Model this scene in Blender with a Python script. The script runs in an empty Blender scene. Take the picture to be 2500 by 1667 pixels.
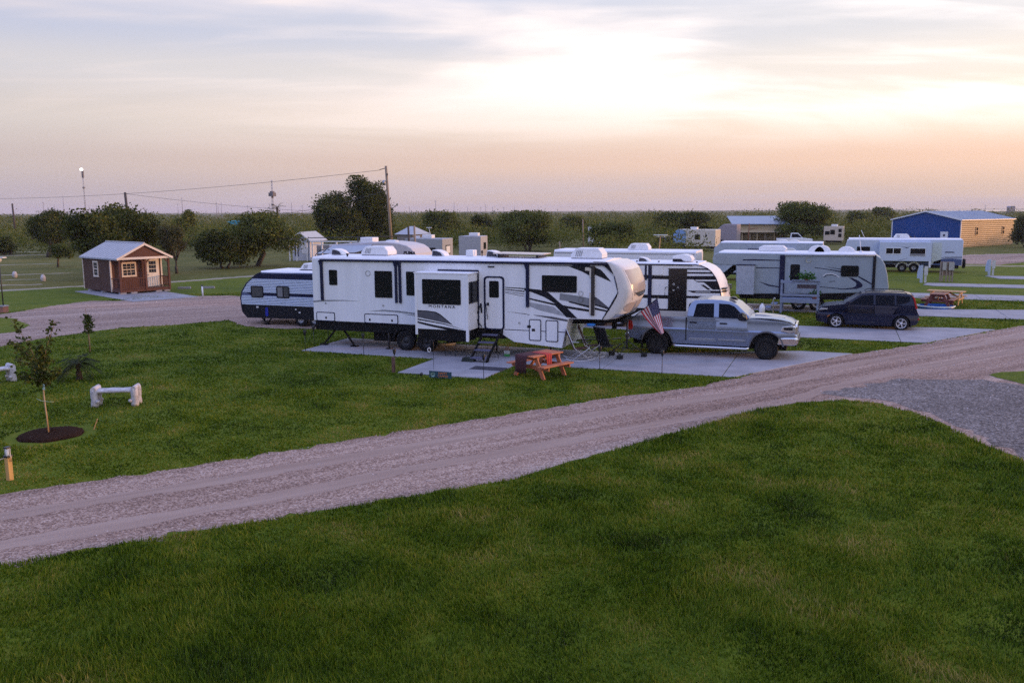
import bpy, bmesh, math, random
import numpy as np
from mathutils import Vector, Matrix

R = math.radians
rng = random.Random(7)
scene = bpy.context.scene
col = scene.collection

# ------------------------------------------------------------------ camera
# world frame: X runs along the parked trailers, Y across the rows of sites, Z up
CAM_H = 5.3
cam = bpy.data.cameras.new("camera")
cam.lens = 30.24
cam.sensor_width = 36.0
cam.clip_start = 0.1
cam.clip_end = 20000.0
camo = bpy.data.objects.new("camera", cam)
col.objects.link(camo)
pitch = math.atan((833.5 - 514.5) / 2100.0)
camo.matrix_world = (Matrix.Translation((0, 0, CAM_H)) @ Matrix.Rotation(R(20.8), 4, 'Z')
                     @ Matrix.Rotation(math.pi / 2 - pitch, 4, 'X') @ Matrix.Rotation(math.atan(-0.0052), 4, 'Z'))
scene.camera = camo

# ------------------------------------------------------------------ sky, sun, exposure
SUN_AZ, SUN_EL = 30.0, 4.5          # azimuth from +X towards +Y
world = bpy.data.worlds.new("World")
scene.world = world
world.use_nodes = True


def build_sky():
    nt = world.node_tree
    nt.nodes.clear()
    N, L = nt.nodes, nt.links

    def node(t, **kw):
        n = N.new(t)
        for k, v in kw.items():
            setattr(n, k, v)
        return n

    def math_(op, a, b=None, clamp=False):
        n = node("ShaderNodeMath", operation=op, use_clamp=clamp)
        for i, x in enumerate((a, b)):
            if x is None:
                continue
            if isinstance(x, (int, float)):
                n.inputs[i].default_value = x
            else:
                L.new(x, n.inputs[i])
        return n.outputs[0]

    def ramp(fac, stops):
        n = node("ShaderNodeValToRGB")
        n.color_ramp.interpolation = 'EASE'
        el = n.color_ramp.elements
        while len(el) < len(stops):
            el.new(0.5)
        for e, (p, c) in zip(el, stops):
            e.position = p
            e.color = (*c, 1)
        L.new(fac, n.inputs[0])
        return n.outputs[0]

    def mix(fac, a, b, mode='MIX'):
        n = node("ShaderNodeMix", data_type='RGBA', blend_type=mode)
        for s, x in ((n.inputs[0], fac), (n.inputs[6], a), (n.inputs[7], b)):
            if isinstance(x, (int, float)):
                s.default_value = x
            elif isinstance(x, tuple):
                s.default_value = (*x, 1)
            else:
                L.new(x, s)
        return n.outputs[2]

    tc = node("ShaderNodeTexCoord")
    sep = node("ShaderNodeSeparateXYZ")
    L.new(tc.outputs["Generated"], sep.inputs[0])
    x, y, z = sep.outputs
    zc = math_('MAXIMUM', z, 0.0)
    hl = math_('SQRT', math_('ADD', math_('ADD', math_('MULTIPLY', x, x), math_('MULTIPLY', y, y)), 1e-6))
    dt = math_('DIVIDE', math_('ADD', math_('MULTIPLY', x, math.cos(R(SUN_AZ))), math_('MULTIPLY', y, math.sin(R(SUN_AZ)))), hl)
    w = math_('MULTIPLY', math_('ADD', dt, 1.0), 0.5)
    w = math_('ADD', math_('MULTIPLY', dt, .99), .366, clamp=True)
    cool = ramp(zc, [(0, (.42, .365, .42)), (.014, (.44, .38, .42)), (.054, (.52, .44, .425)), (.10, (.60, .54, .515)), (.148, (.58, .56, .59)), (.19, (.47, .50, .63)), (.30, (.46, .55, .86)), (.5, (.45, .60, 1.12)), (1, (.42, .57, 1.28))])
    warm = ramp(zc, [(0, (.62, .47, .385)), (.014, (.67, .49, .39)), (.054, (.86, .58, .43)), (.10, (.95, .755, .60)), (.148, (.88, .79, .71)), (.19, (.72, .70, .71)), (.30, (.60, .68, .86)), (.5, (.52, .65, 1.08)), (1, (.42, .57, 1.28))])
    base = mix(w, cool, warm)
    anti = ramp(zc, [(0, (.31, .35, .56)), (.05, (.37, .42, .70)), (.16, (.43, .53, .98)), (.35, (.47, .63, 1.34)), (1, (.42, .57, 1.28))])
    am = node("ShaderNodeMapRange", interpolation_type='SMOOTHSTEP')
    am.inputs[1].default_value, am.inputs[2].default_value = -.38, -.92
    L.new(dt, am.inputs[0])
    base = mix(am.outputs[0], base, anti)
    # physical sky underneath
    sky = node("ShaderNodeTexSky", sky_type='NISHITA')
    sky.sun_disc = False
    sky.sun_elevation = R(SUN_EL)
    sky.sun_rotation = R(90 - SUN_AZ)
    sky.dust_density = 2.0
    nis = mix(1.0, sky.outputs[0], (.05, .05, .05), 'MULTIPLY')
    base = mix(.08, base, nis)
    # streaky cirrus on a plane overhead
    den = math_('ADD', zc, 0.09)
    px, py = math_('DIVIDE', x, den), math_('DIVIDE', y, den)

    def cloud(scale, stretch, rot, lo, hi, detail=7, dist=.6, off=0):
        cb = node("ShaderNodeCombineXYZ")
        L.new(px, cb.inputs[0])
        L.new(py, cb.inputs[1])
        mp = node("ShaderNodeMapping")
        m0 = node("ShaderNodeMapping")
        m0.inputs["Rotation"].default_value = (0, 0, R(rot))
        L.new(cb.outputs[0], m0.inputs[0])
        mp.inputs["Location"].default_value = (off, off * .7, 0)
        mp.inputs["Scale"].default_value = (scale, scale * stretch, 1)
        L.new(m0.outputs[0], mp.inputs[0])
        no = node("ShaderNodeTexNoise")
        no.inputs["Scale"].default_value = 1.0
        no.inputs["Detail"].default_value = detail
        no.inputs["Distortion"].default_value = dist
        L.new(mp.outputs[0], no.inputs["Vector"])
        mr = node("ShaderNodeMapRange", interpolation_type='SMOOTHSTEP')
        mr.inputs[1].default_value = lo
        mr.inputs[2].default_value = hi
        L.new(no.outputs[0], mr.inputs[0])
        return mr.outputs[0]
    c1 = cloud(.34, 1.5, -30, .42, .68, detail=6, dist=.9, off=11.2)
    c2 = cloud(1.1, 3.2, -24, .46, .78, detail=8, dist=.5, off=9.4)
    # cover is thicker towards the sunset side
    cm = math_('ADD', math_('MULTIPLY', c1, math_('ADD', math_('MULTIPLY', w, .70), .58)), math_('MULTIPLY', c2, math_('ADD', math_('MULTIPLY', w, .30), .22)), clamp=True)
    # cirrus thins out towards the horizon haze
    hz = node("ShaderNodeMapRange", interpolation_type='SMOOTHSTEP')
    hz.inputs[1].default_value = .05
    hz.inputs[2].default_value = .155
    L.new(zc, hz.inputs[0])
    cm = math_('MULTIPLY', cm, hz.outputs[0])
    cc = mix(w, (.78, .655, .61), (1.26, 1.12, 1.06))
    out = mix(cm, base, cc)
    # thin grey-lilac bank low over the horizon
    c3 = cloud(.10, 3.0, 10, .50, .64, off=1.7)
    lo1 = node("ShaderNodeMapRange", interpolation_type='SMOOTHSTEP')
    lo1.inputs[1].default_value, lo1.inputs[2].default_value = .05, .02
    L.new(zc, lo1.inputs[0])
    out = mix(math_('MULTIPLY', math_('MULTIPLY', c3, lo1.outputs[0]), .35), out, (.50, .44, .50))
    bg = node("ShaderNodeBackground")
    bg.inputs[1].default_value = SKY_STRENGTH
    L.new(out, bg.inputs[0])
    wo = node("ShaderNodeOutputWorld")
    L.new(bg.outputs[0], wo.inputs[0])


SKY_STRENGTH = 1.0
build_sky()

sun = bpy.data.lights.new("sun", 'SUN')
sun.energy = 2.0
sun.angle = R(3.0)
sun.color = (1.0, .50, .22)
suno = bpy.data.objects.new("sun", sun)
col.objects.link(suno)
sd = Vector((math.cos(R(SUN_AZ)) * math.cos(R(SUN_EL)), math.sin(R(SUN_AZ)) * math.cos(R(SUN_EL)), math.sin(R(SUN_EL))))
suno.rotation_euler = (-sd).to_track_quat('-Z', 'Y').to_euler()
suno.location = sd * 50

scene.view_settings.view_transform = 'Standard'
scene.view_settings.look = 'None'
scene.view_settings.gamma = 1.0
scene.view_settings.exposure = 0.36
scene.view_settings.use_curve_mapping = False
scene.render.engine = 'CYCLES'
scene.cycles.max_bounces = 6
scene.cycles.diffuse_bounces = 3
scene.cycles.glossy_bounces = 3
scene.cycles.transparent_max_bounces = 6
scene.cycles.use_denoising = False

# ------------------------------------------------------------------ materials
MATS = {}


def mat(name, c, rough=.6, metal=0.0, var=.12, scale=6.0, bump=0.0, bscale=40.0, spec=.5, coat=0.0, c2=None, stretch=(1, 1, 1), trans=0, detail=5):
    """Principled with a noise-broken base colour, optional second colour and fine bump."""
    if name in MATS:
        return MATS[name]
    m = bpy.data.materials.new(name)
    m.use_nodes = True
    nt = m.node_tree
    b = nt.nodes["Principled BSDF"]
    b.inputs["Roughness"].default_value = rough
    b.inputs["Metallic"].default_value = metal
    b.inputs["Specular IOR Level"].default_value = spec
    b.inputs["Coat Weight"].default_value = coat
    if trans:
        b.inputs["Transmission Weight"].default_value = trans
    tc = nt.nodes.new("ShaderNodeTexCoord")
    mp = nt.nodes.new("ShaderNodeMapping")
    mp.inputs["Scale"].default_value = stretch
    nt.links.new(tc.outputs["Object"], mp.inputs[0])
    no = nt.nodes.new("ShaderNodeTexNoise")
    no.inputs["Scale"].default_value = scale
    no.inputs["Detail"].default_value = detail
    nt.links.new(mp.outputs[0], no.inputs["Vector"])
    rp = nt.nodes.new("ShaderNodeValToRGB")
    ca = tuple(max(0, v * (1 - var)) for v in c)
    cb = c2 if c2 else tuple(min(1, v * (1 + var)) for v in c)
    rp.color_ramp.elements[0].position = .3
    rp.color_ramp.elements[0].color = (*ca, 1)
    rp.color_ramp.elements[1].position = .7
    rp.color_ramp.elements[1].color = (*cb, 1)
    nt.links.new(no.outputs[0], rp.inputs[0])
    nt.links.new(rp.outputs[0], b.inputs["Base Color"])
    if bump:
        n2 = nt.nodes.new("ShaderNodeTexNoise")
        n2.inputs["Scale"].default_value = bscale
        n2.inputs["Detail"].default_value = 4
        nt.links.new(mp.outputs[0], n2.inputs["Vector"])
        bp = nt.nodes.new("ShaderNodeBump")
        bp.inputs["Strength"].default_value = min(1, bump)
        bp.inputs["Distance"].default_value = .02
        nt.links.new(n2.outputs[0], bp.inputs["Height"])
        nt.links.new(bp.outputs[0], b.inputs["Normal"])
    MATS[name] = m
    return m


# ------------------------------------------------------------------ things and parts
def thing(name, label, cat, loc=(0, 0, 0), rz=0.0, group=None):
    o = bpy.data.objects.new(name, None)
    o.empty_display_size = .2
    col.objects.link(o)
    o.location = loc
    o.rotation_euler = (0, 0, rz)
    o["label"] = label
    o["category"] = cat
    if group:
        o["group"] = group
    return o


def tag(o, label, cat, group=None):
    o["label"] = label
    o["category"] = cat
    if group:
        o["group"] = group
    return o


def copy_tree(o, parent=None, **props):
    c = o.copy()
    col.objects.link(c)
    if parent:
        c.parent = parent
    for k, v in props.items():
        c[k] = v
    for ch in [q for q in bpy.data.objects if q.parent == o]:
        copy_tree(ch, c)
    return c


def offset_of(p):
    v = Vector((0, 0, 0))
    while p is not None:
        v += p.location
        p = p.parent
    return v


class MB:
    """collects shapes, then links them as ONE mesh object"""

    def __init__(self):
        self.v, self.f, self.smooth = [], [], []

    def add(self, vs, fs, smooth=False):
        n = len(self.v)
        self.v += [tuple(p) for p in vs]
        self.f += [tuple(i + n for i in f) for f in fs]
        self.smooth += [smooth] * len(fs)
        return self

    def box(self, x0, x1, y0, y1, z0, z1):
        x0, x1 = sorted((x0, x1))
        y0, y1 = sorted((y0, y1))
        z0, z1 = sorted((z0, z1))
        vs = [(x, y, z) for z in (z0, z1) for (x, y) in ((x0, y0), (x1, y0), (x1, y1), (x0, y1))]
        return self.add(vs, [(3, 2, 1, 0), (4, 5, 6, 7), (0, 1, 5, 4), (1, 2, 6, 5), (2, 3, 7, 6), (3, 0, 4, 7)])

    def bar(self, p, q, w, h, up=(0, 0, 1)):
        """a rectangular bar from p to q: w across, h along up"""
        p, q = Vector(p), Vector(q)
        d = (q - p).normalized()
        up = Vector(up)
        s = d.cross(up)
        if s.length < 1e-4:
            s = d.cross(Vector((1, 0, 0)))
        s.normalize()
        u = s.cross(d).normalized()
        vs = []
        for c in (p, q):
            for a, b in ((-1, -1), (1, -1), (1, 1), (-1, 1)):
                vs.append(c + s * (a * w / 2) + u * (b * h / 2))
        return self.add(vs, [(0, 1, 2, 3), (7, 6, 5, 4), (0, 4, 5, 1), (1, 5, 6, 2), (2, 6, 7, 3), (3, 7, 4, 0)])

    def tube(self, pts, r, n=8, r1=None, cap=True):
        pts = [Vector(p) for p in pts]
        m = len(pts)
        rings = []
        for i, p in enumerate(pts):
            d = (pts[min(i + 1, m - 1)] - pts[max(i - 1, 0)]).normalized()
            a = d.cross(Vector((0, 0, 1)))
            if a.length < 1e-3:
                a = d.cross(Vector((0, 1, 0)))
            a.normalize()
            b = a.cross(d).normalized()
            rr = r if r1 is None else r + (r1 - r) * i / max(1, m - 1)
            rings.append([p + a * (rr * math.cos(2 * math.pi * k / n)) + b * (rr * math.sin(2 * math.pi * k / n)) for k in range(n)])
        vs = [q for g in rings for q in g]
        fs = [(i * n + k, i * n + (k + 1) % n, (i + 1) * n + (k + 1) % n, (i + 1) * n + k) for i in range(m - 1) for k in range(n)]
        self.add(vs, fs, True)
        if cap:
            b0 = len(self.v) - len(vs)
            self.f += [tuple(b0 + k for k in range(n))[::-1], tuple(b0 + (m - 1) * n + k for k in range(n))]
            self.smooth += [False, False]
        return self

    def prism(self, poly, axis, t0, t1):
        """2D polygon swept along an axis: axis 'y' takes (x,z), 'x' takes (y,z), 'z' takes (x,y)"""
        def P(a, b, t):
            return (a, t, b) if axis == 'y' else (t, a, b) if axis == 'x' else (a, b, t)
        area = sum(poly[i][0] * poly[(i + 1) % len(poly)][1] - poly[(i + 1) % len(poly)][0] * poly[i][1] for i in range(len(poly)))
        if (area < 0) == (axis in 'xz'):
            poly = poly[::-1]
        t0, t1 = sorted((t0, t1))
        n = len(poly)
        vs = [P(a, b, t0) for a, b in poly] + [P(a, b, t1) for a, b in poly]
        fs = [tuple(range(n))[::-1], tuple(range(n, 2 * n))]
        fs += [(i, (i + 1) % n, n + (i + 1) % n, n + i) for i in range(n)]
        return self.add(vs, fs)

    def lathe(self, prof, c=(0, 0, 0), n=16, axis='z'):
        """profile of (radius, height) turned about an axis through c"""
        vs = []
        for r, h in prof:
            for k in range(n):
                a = 2 * math.pi * k / n
                p, q = r * math.cos(a), r * math.sin(a)
                vs.append({'z': (c[0] + p, c[1] + q, c[2] + h), 'y': (c[0] + p, c[1] + h, c[2] - q), 'x': (c[0] + h, c[1] + p, c[2] + q)}[axis])
        m = len(prof)
        fs = [(i * n + k, i * n + (k + 1) % n, (i + 1) * n + (k + 1) % n, (i + 1) * n + k) for i in range(m - 1) for k in range(n)]
        return self.add(vs, fs, True)

    def grid(self, rows, smooth=True, closed=False):
        m, n = len(rows), len(rows[0])
        vs = [p for r in rows for p in r]
        fs = [(i * n + k, i * n + (k + 1) % n, (i + 1) * n + (k + 1) % n, (i + 1) * n + k) for i in range(m - 1) for k in range(n if closed else n - 1)]
        return self.add(vs, fs, smooth)

    def build(self, name, m, parent=None, world=False, bevel=0.0, seg=2, kind=None):
        off = offset_of(parent) if world else Vector((0, 0, 0))
        me = bpy.data.meshes.new(name)
        me.from_pydata([(a - off.x, b - off.y, c - off.z) for a, b, c in self.v], [], self.f)
        me.polygons.foreach_set("use_smooth", self.smooth)
        me.update()
        me.materials.append(m)
        o = bpy.data.objects.new(name, me)
        col.objects.link(o)
        if parent:
            o.parent = parent
        if bevel:
            md = o.modifiers.new("bevel", 'BEVEL')
            md.width = bevel
            md.segments = seg
            md.limit_method = 'ANGLE'
            md.angle_limit = R(35)
            md.harden_normals = False
        if kind:
            o["kind"] = kind
        return o


def rrect(x0, x1, z0, z1, r, n=4):
    """rounded rectangle outline"""
    out = []
    for cx, cz, a0 in ((x1 - r, z1 - r, 0), (x0 + r, z1 - r, 90), (x0 + r, z0 + r, 180), (x1 - r, z0 + r, 270)):
        for k in range(n + 1):
            a = R(a0 + 90 * k / n)
            out.append((cx + r * math.cos(a), cz + r * math.sin(a)))
    return out


def ring_prism(mb, outer, inner, axis, t0, t1):
    """a frame: the area between two outlines with the same number of points"""
    def P(a, b, t):
        return (a, t, b) if axis == 'y' else (t, a, b) if axis == 'x' else (a, b, t)
    n = len(outer)
    vs = [P(*p, t) for t in (t0, t1) for p in list(outer) + list(inner)]
    fs = []
    for i in range(n):
        j = (i + 1) % n
        fs += [(i, j, n + j, n + i), (2 * n + i, 3 * n + i, 3 * n + j, 2 * n + j),
               (i, 2 * n + i, 2 * n + j, j), (n + i, n + j, 3 * n + j, 3 * n + i)]
    return mb.add(vs, fs)


def text(name, body, size, loc, rot, m, parent, world=True, sx=1.0, space=1.0, ext=.004, bold=0.0, shear=0.0):
    cu = bpy.data.curves.new(name, 'FONT')
    cu.body = body
    cu.size = size
    cu.extrude = ext
    cu.offset = bold
    cu.shear = shear
    cu.space_character = space
    cu.align_x = 'CENTER'
    cu.align_y = 'CENTER'
    cu.resolution_u = 3
    cu.materials.append(m)
    tmp = bpy.data.objects.new("lettering_outline", cu)
    col.objects.link(tmp)
    me = bpy.data.meshes.new_from_object(tmp.evaluated_get(bpy.context.evaluated_depsgraph_get()))
    bpy.data.objects.remove(tmp)
    o = bpy.data.objects.new(name, me)
    col.objects.link(o)
    o.parent = parent
    o.location = Vector(loc) - (offset_of(parent) if world else Vector((0, 0, 0)))
    o.rotation_euler = rot
    o.scale = (sx, 1, 1)
    return o


# shared materials
WHITE = mat("white_gelcoat", (.78, .79, .82), rough=.28, var=.05, scale=3, coat=.2, stretch=(1.6, 1, .12))
ROOFW = mat("white_roof_membrane", (.80, .79, .80), rough=.6, var=.07, scale=2.5)
CREAM = mat("beige_gelcoat", (.62, .56, .47), rough=.35, var=.06)
GREYG = mat("grey_gelcoat", (.42, .46, .50), rough=.35, var=.06)
BLACKP = mat("black_decal", (.010, .010, .016), rough=.35, var=.2, spec=.25)
NAVY = mat("navy_decal", (.009, .012, .042), rough=.35, var=.2, spec=.25)
GREYD = mat("grey_decal", (.22, .23, .25), rough=.3, var=.1)
GREYD2 = mat("dark_grey_decal", (.09, .09, .11), rough=.3, var=.15)
CARGLASS = mat("dark_car_glass", (.006, .007, .012), rough=.05, var=.1, spec=.07)
GLASS = mat("dark_glass", (.010, .011, .013), rough=.08, var=.1, spec=.18)
RUBBER = mat("tyre_rubber", (.013, .013, .014), rough=.8, var=.3, scale=30, spec=.15)
UNDER = mat("black_underbelly", (.010, .010, .011), rough=.8, var=.3, spec=.12)
STEEL = mat("grey_steel", (.35, .35, .36), rough=.4, metal=.8)
CHROME = mat("chrome", (.75, .74, .72), rough=.14, metal=1.0, var=.03)
BLKMET = mat("black_metal", (.02, .02, .022), rough=.45, var=.2)
PLAST = mat("white_plastic", (.72, .72, .73), rough=.45, var=.05)
CONC = mat("concrete", (.275, .27, .29), rough=.85, var=.20, scale=.9, bump=.35, bscale=60, detail=10)

# ------------------------------------------------------------------ ground
def ground_mat(name, stops, scales, bump, bscale, rough=.95, cells=None):
    """several octaves of noise mixed into one colour ramp"""
    m = bpy.data.materials.new(name)
    m.use_nodes = True
    nt = m.node_tree
    b = nt.nodes["Principled BSDF"]
    b.inputs["Roughness"].default_value = rough
    b.inputs["Specular IOR Level"].default_value = .15
    tc = nt.nodes.new("ShaderNodeTexCoord")
    acc = None
    for i, (s, wgt, st) in enumerate(scales):
        mp = nt.nodes.new("ShaderNodeMapping")
        mp.inputs["Scale"].default_value = (s, s, s) if st is None else (s * st[0], s * st[1], s)
        m0 = nt.nodes.new("ShaderNodeMapping")
        m0.inputs["Rotation"].default_value = (0, 0, R(-st[2]) if st is not None else 0)
        nt.links.new(tc.outputs["Object"], m0.inputs[0])
        nt.links.new(m0.outputs[0], mp.inputs[0])
        no = nt.nodes.new("ShaderNodeTexNoise")
        no.inputs["Scale"].default_value = 1
        no.inputs["Detail"].default_value = 4
        nt.links.new(mp.outputs[0], no.inputs["Vector"])
        ma = nt.nodes.new("ShaderNodeMath")
        ma.operation = 'MULTIPLY_ADD'
        nt.links.new(no.outputs[0], ma.inputs[0])
        ma.inputs[1].default_value = wgt
        if acc is None:
            ma.inputs[2].default_value = 0.5 - sum(q[1] for q in scales) * .5
        else:
            nt.links.new(acc, ma.inputs[2])
        acc = ma.outputs[0]
    if cells:      # single stones: one random value per cell
        vo = nt.nodes.new("ShaderNodeTexVoronoi")
        vo.inputs["Scale"].default_value = cells[0]
        nt.links.new(tc.outputs["Object"], vo.inputs["Vector"])
        sp = nt.nodes.new("ShaderNodeSeparateColor")
        nt.links.new(vo.outputs["Color"], sp.inputs[0])
        ma = nt.nodes.new("ShaderNodeMath")
        ma.operation = 'MULTIPLY_ADD'
        nt.links.new(sp.outputs[0], ma.inputs[0])
        ma.inputs[1].default_value = cells[1]
        nt.links.new(acc, ma.inputs[2])
        m2 = nt.nodes.new("ShaderNodeMath")
        m2.operation = 'SUBTRACT'
        nt.links.new(ma.outputs[0], m2.inputs[0])
        m2.inputs[1].default_value = cells[1] * .5
        acc = m2.outputs[0]
    rp = nt.nodes.new("ShaderNodeValToRGB")
    el = rp.color_ramp.elements
    while len(el) < len(stops):
        el.new(.5)
    for e, (p, c) in zip(el, stops):
        e.position = p
        e.color = (*c, 1)
    nt.links.new(acc, rp.inputs[0])
    nt.links.new(rp.outputs[0], b.inputs["Base Color"])
    n2 = nt.nodes.new("ShaderNodeTexNoise")
    n2.inputs["Scale"].default_value = bscale
    n2.inputs["Detail"].default_value = 5
    nt.links.new(tc.outputs["Object"], n2.inputs["Vector"])
    bp = nt.nodes.new("ShaderNodeBump")
    bp.inputs["Strength"].default_value = bump
    bp.inputs["Distance"].default_value = .04
    nt.links.new(n2.outputs[0], bp.inputs["Height"])
    nt.links.new(bp.outputs[0], b.inputs["Normal"])
    return m


GRASS_STOPS = [(.12, (.026, .040, .003)), (.36, (.056, .088, .004)), (.56, (.102, .132, .006)), (.76, (.155, .150, .014)), (.96, (.23, .18, .04))]
M_GROUND = ground_mat("lawn_soil", GRASS_STOPS, [(.06, .5, None), (.35, .55, None), (2.2, .5, None), (14, .55, None)], .9, 9)
GRAV_STOPS = [(.10, (.105, .066, .052)), (.36, (.25, .165, .130)), (.58, (.40, .282, .225)), (.88, (.60, .475, .40))]
M_GRAVEL = ground_mat("pink_gravel", GRAV_STOPS, [(.25, .45, (.25, 1.6, 54)), (1.2, .75, (.07, 1.6, 54)), (7, .3, None), (38, .55, None)], 1.0, 45, cells=(30, .48))
M_GRAVEL2 = ground_mat("grey_gravel", [(.15, (.055, .048, .045)), (.45, (.14, .122, .115)), (.65, (.24, .21, .195)), (.9, (.41, .37, .35))],
                       [(.3, .4, None), (2, .35, None), (24, .8, None)], 1.0, 36, cells=(22, .5))
M_SAND = ground_mat("pale_sand", [(.2, (.20, .17, .11)), (.8, (.42, .37, .27))], [(.5, .5, None), (6, .6, None)], .5, 20)


def sheet(name, poly, z, m, jitter=0.0, step=.35, seed=1, kind="structure"):
    """flat sheet with a slightly ragged outline"""
    rr = random.Random(seed)
    pts = []
    n = len(poly)
    for i in range(n):
        a, b = Vector(poly[i]), Vector(poly[(i + 1) % n])
        k = max(1, int((b - a).length / step)) if jitter else 1
        for j in range(k):
            p = a.lerp(b, j / k)
            if jitter:
                p = p + Vector((rr.gauss(0, jitter), rr.gauss(0, jitter)))
            pts.append(p)
    bm = bmesh.new()
    vs = [bm.verts.new((p[0], p[1], z)) for p in pts]
    f = bm.faces.new(vs)
    f.normal_update()
    if f.normal.z < 0:
        f.normal_flip()
    bmesh.ops.triangulate(bm, faces=[f])
    me = bpy.data.meshes.new(name)
    bm.to_mesh(me)
    bm.free()
    me.materials.append(m)
    o = bpy.data.objects.new(name, me)
    col.objects.link(o)
    o["kind"] = kind
    return o


M_FIELD = ground_mat("rough_pasture", [(.12, (.040, .050, .008)), (.4, (.085, .088, .016)), (.62, (.14, .125, .028)), (.88, (.26, .21, .085))], [(.05, .5, None), (.3, .6, None), (2.0, .5, None), (12, .5, None)], .9, 8)
S_ = 6000
g = MB()
g.add([(-S_, -S_, 0), (S_, -S_, 0), (S_, S_, 0), (-S_, S_, 0)], [(0, 1, 2, 3)])
g.build("ground", M_GROUND, kind="structure")

ROAD_TOP = [(-21.5, 3.5), (-14.75, 11.29), (-12.75, 13.75), (-10.5, 17.04), (-7.88, 20.73), (-5.83, 23.59), (-3.85, 25.82), (-2.85, 27.7), (-1.15, 31.26), (.64, 33.76), (3.46, 37.5), (6.65, 42.59), (8.6, 45.6), (11.5, 50.5)]
ROAD_BOT = [(-17.5, 2.0), (-11.73, 8.86), (-10.44, 10.42), (-8.08, 13.02), (-5.9, 15.48), (-3.83, 19.54), (-2.03, 23.05), (-.86, 24.61), (.31, 25.41), (1.26, 25.25), (2.2, 24.21), (3.26, 21.51), (3.9, 20.2), (7, 15)]
ISLAND = [(4.68, 30.81), (5.1, 31.5), (5.95, 32.1), (9.5, 33.5), (14, 30), (14, 24), (9, 26), (6.0, 28.6), (5.35, 29.7)]
ROAD = ROAD_BOT + [(16, 15), (16, 45)] + ROAD_TOP[::-1]
sheet("gravel_road", ROAD, .004, M_GRAVEL, jitter=.075, step=.28, seed=3)
BRANCH = [(-.2, 26.2), (.6, 26.0), (1.5, 25.6), (2.4, 24.5), (3.45, 21.8), (4.1, 20.5), (7.3, 15.2), (15.8, 15.2), (15.8, 30), (9, 26.0), (6.0, 28.6), (4.4, 29.9), (2.0, 29.2)]
sheet("grey_gravel_branch", BRANCH, .008, M_GRAVEL2, jitter=.10, seed=5)
sheet("grass_island", ISLAND, .012, M_GROUND, jitter=.05, seed=4)
LOT = [(-41.78, 30.0), (-41.52, 33.27), (-42.35, 36.57), (-42.61, 39.58), (-40.79, 40.17), (-38.47, 44.1), (-36.49, 45.01), (-33.5, 44.9), (-27, 43.5), (-20, 41), (-20, 34.2), (-22.26, 33.27), (-23.7, 32.79), (-25.87, 32.95), (-28.24, 34.74), (-29.63, 32.31), (-31.09, 30.74), (-31.72, 27.47), (-31.53, 24.76), (-33, 18), (-45, 14)]
sheet("gravel_lot", LOT, .004, M_GRAVEL, jitter=.09, seed=6)
LOTBITE = [(-46, 27.5), (-40.29, 31.79), (-38.7, 31.43), (-35.96, 29.87), (-34.66, 28.09), (-35.13, 26.65), (-40, 22)]
sheet("grass_patch", LOTBITE, .008, M_GROUND, jitter=.08, seed=8)
PATH = [(-75, 31.0), (-54.0, 42.2), (-52.56, 44.7), (-51.38, 47.2), (-47.61, 52.0), (-45.3, 59.0), (-42, 68), (-38, 80), (-38, 86), (-43.2, 69), (-46.6, 59.4), (-48.7, 52.6), (-52.2, 48.0), (-53.5, 45.5), (-55, 43.2), (-76, 31.9)]
sheet("sandy_track", PATH, .004, M_SAND, jitter=.10, seed=9)
for i, (cx, cy, rx, ry, a) in enumerate([(-57.3, 47.0, 2.0, .45, 40), (-66.5, 55.5, 3.5, .5, 45), (-80, 66, 4, .5, 50), (-98, 80, 6, .9, 50), (-105, 88, 6, .7, 50), (-61.5, 51, 1.8, .3, 42)]):
    pts = [(cx + rx * math.cos(t) * math.cos(R(a)) - ry * math.sin(t) * math.sin(R(a)), cy + rx * math.cos(t) * math.sin(R(a)) + ry * math.sin(t) * math.cos(R(a))) for t in [k * math.pi / 7 for k in range(14)]]
    sheet("sand_patch", pts, .004, M_SAND, jitter=.2, step=.6, seed=20 + i)
# compacted wheel tracks, offset from the upper edge of the road
M_TRACK = ground_mat("packed_track", [(.12, (.17, .115, .092)), (.45, (.32, .23, .185)), (.85, (.48, .375, .315))], [(.5, .5, (.2, 1.2, 54)), (3, .5, (.10, 1.5, 54)), (40, .4, None)], .6, 50)


def ribbon(name, line, o0, o1, z, m, seed):
    rr = random.Random(seed)
    pts = []
    for p, q in zip(line, line[1:]):
        n = max(1, int((Vector(q) - Vector(p)).length / .3))
        pts += [Vector(p).lerp(Vector(q), k / n) for k in range(n)]
    # smooth the kinks, then wander a little
    for _ in range(8):
        pts = [pts[0]] + [(a + 2 * b_ + c) / 4 for a, b_, c in zip(pts, pts[1:], pts[2:])] + [pts[-1]]
    rows, ja, jb = [], 0.0, 0.0
    for i, p in enumerate(pts):
        d = (pts[min(i + 1, len(pts) - 1)] - pts[max(i - 1, 0)]).normalized()
        nrm = Vector((d.y, -d.x))
        ja, jb = ja * .85 + rr.gauss(0, .035), jb * .85 + rr.gauss(0, .035)
        a_, c_ = p + nrm * (o0 + ja + rr.gauss(0, .02)), p + nrm * (o1 + jb + rr.gauss(0, .02))
        rows.append([(a_.x, a_.y, z), (c_.x, c_.y, z)])
    return MB().grid(rows[::-1], smooth=False).build(name, m, kind="structure")


ribbon("wheel_track", ROAD_TOP, 1.10, 1.62, .0055, M_TRACK, 11)
ribbon("wheel_track", ROAD_TOP, 2.70, 3.2, .0058, M_TRACK, 27)
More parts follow.
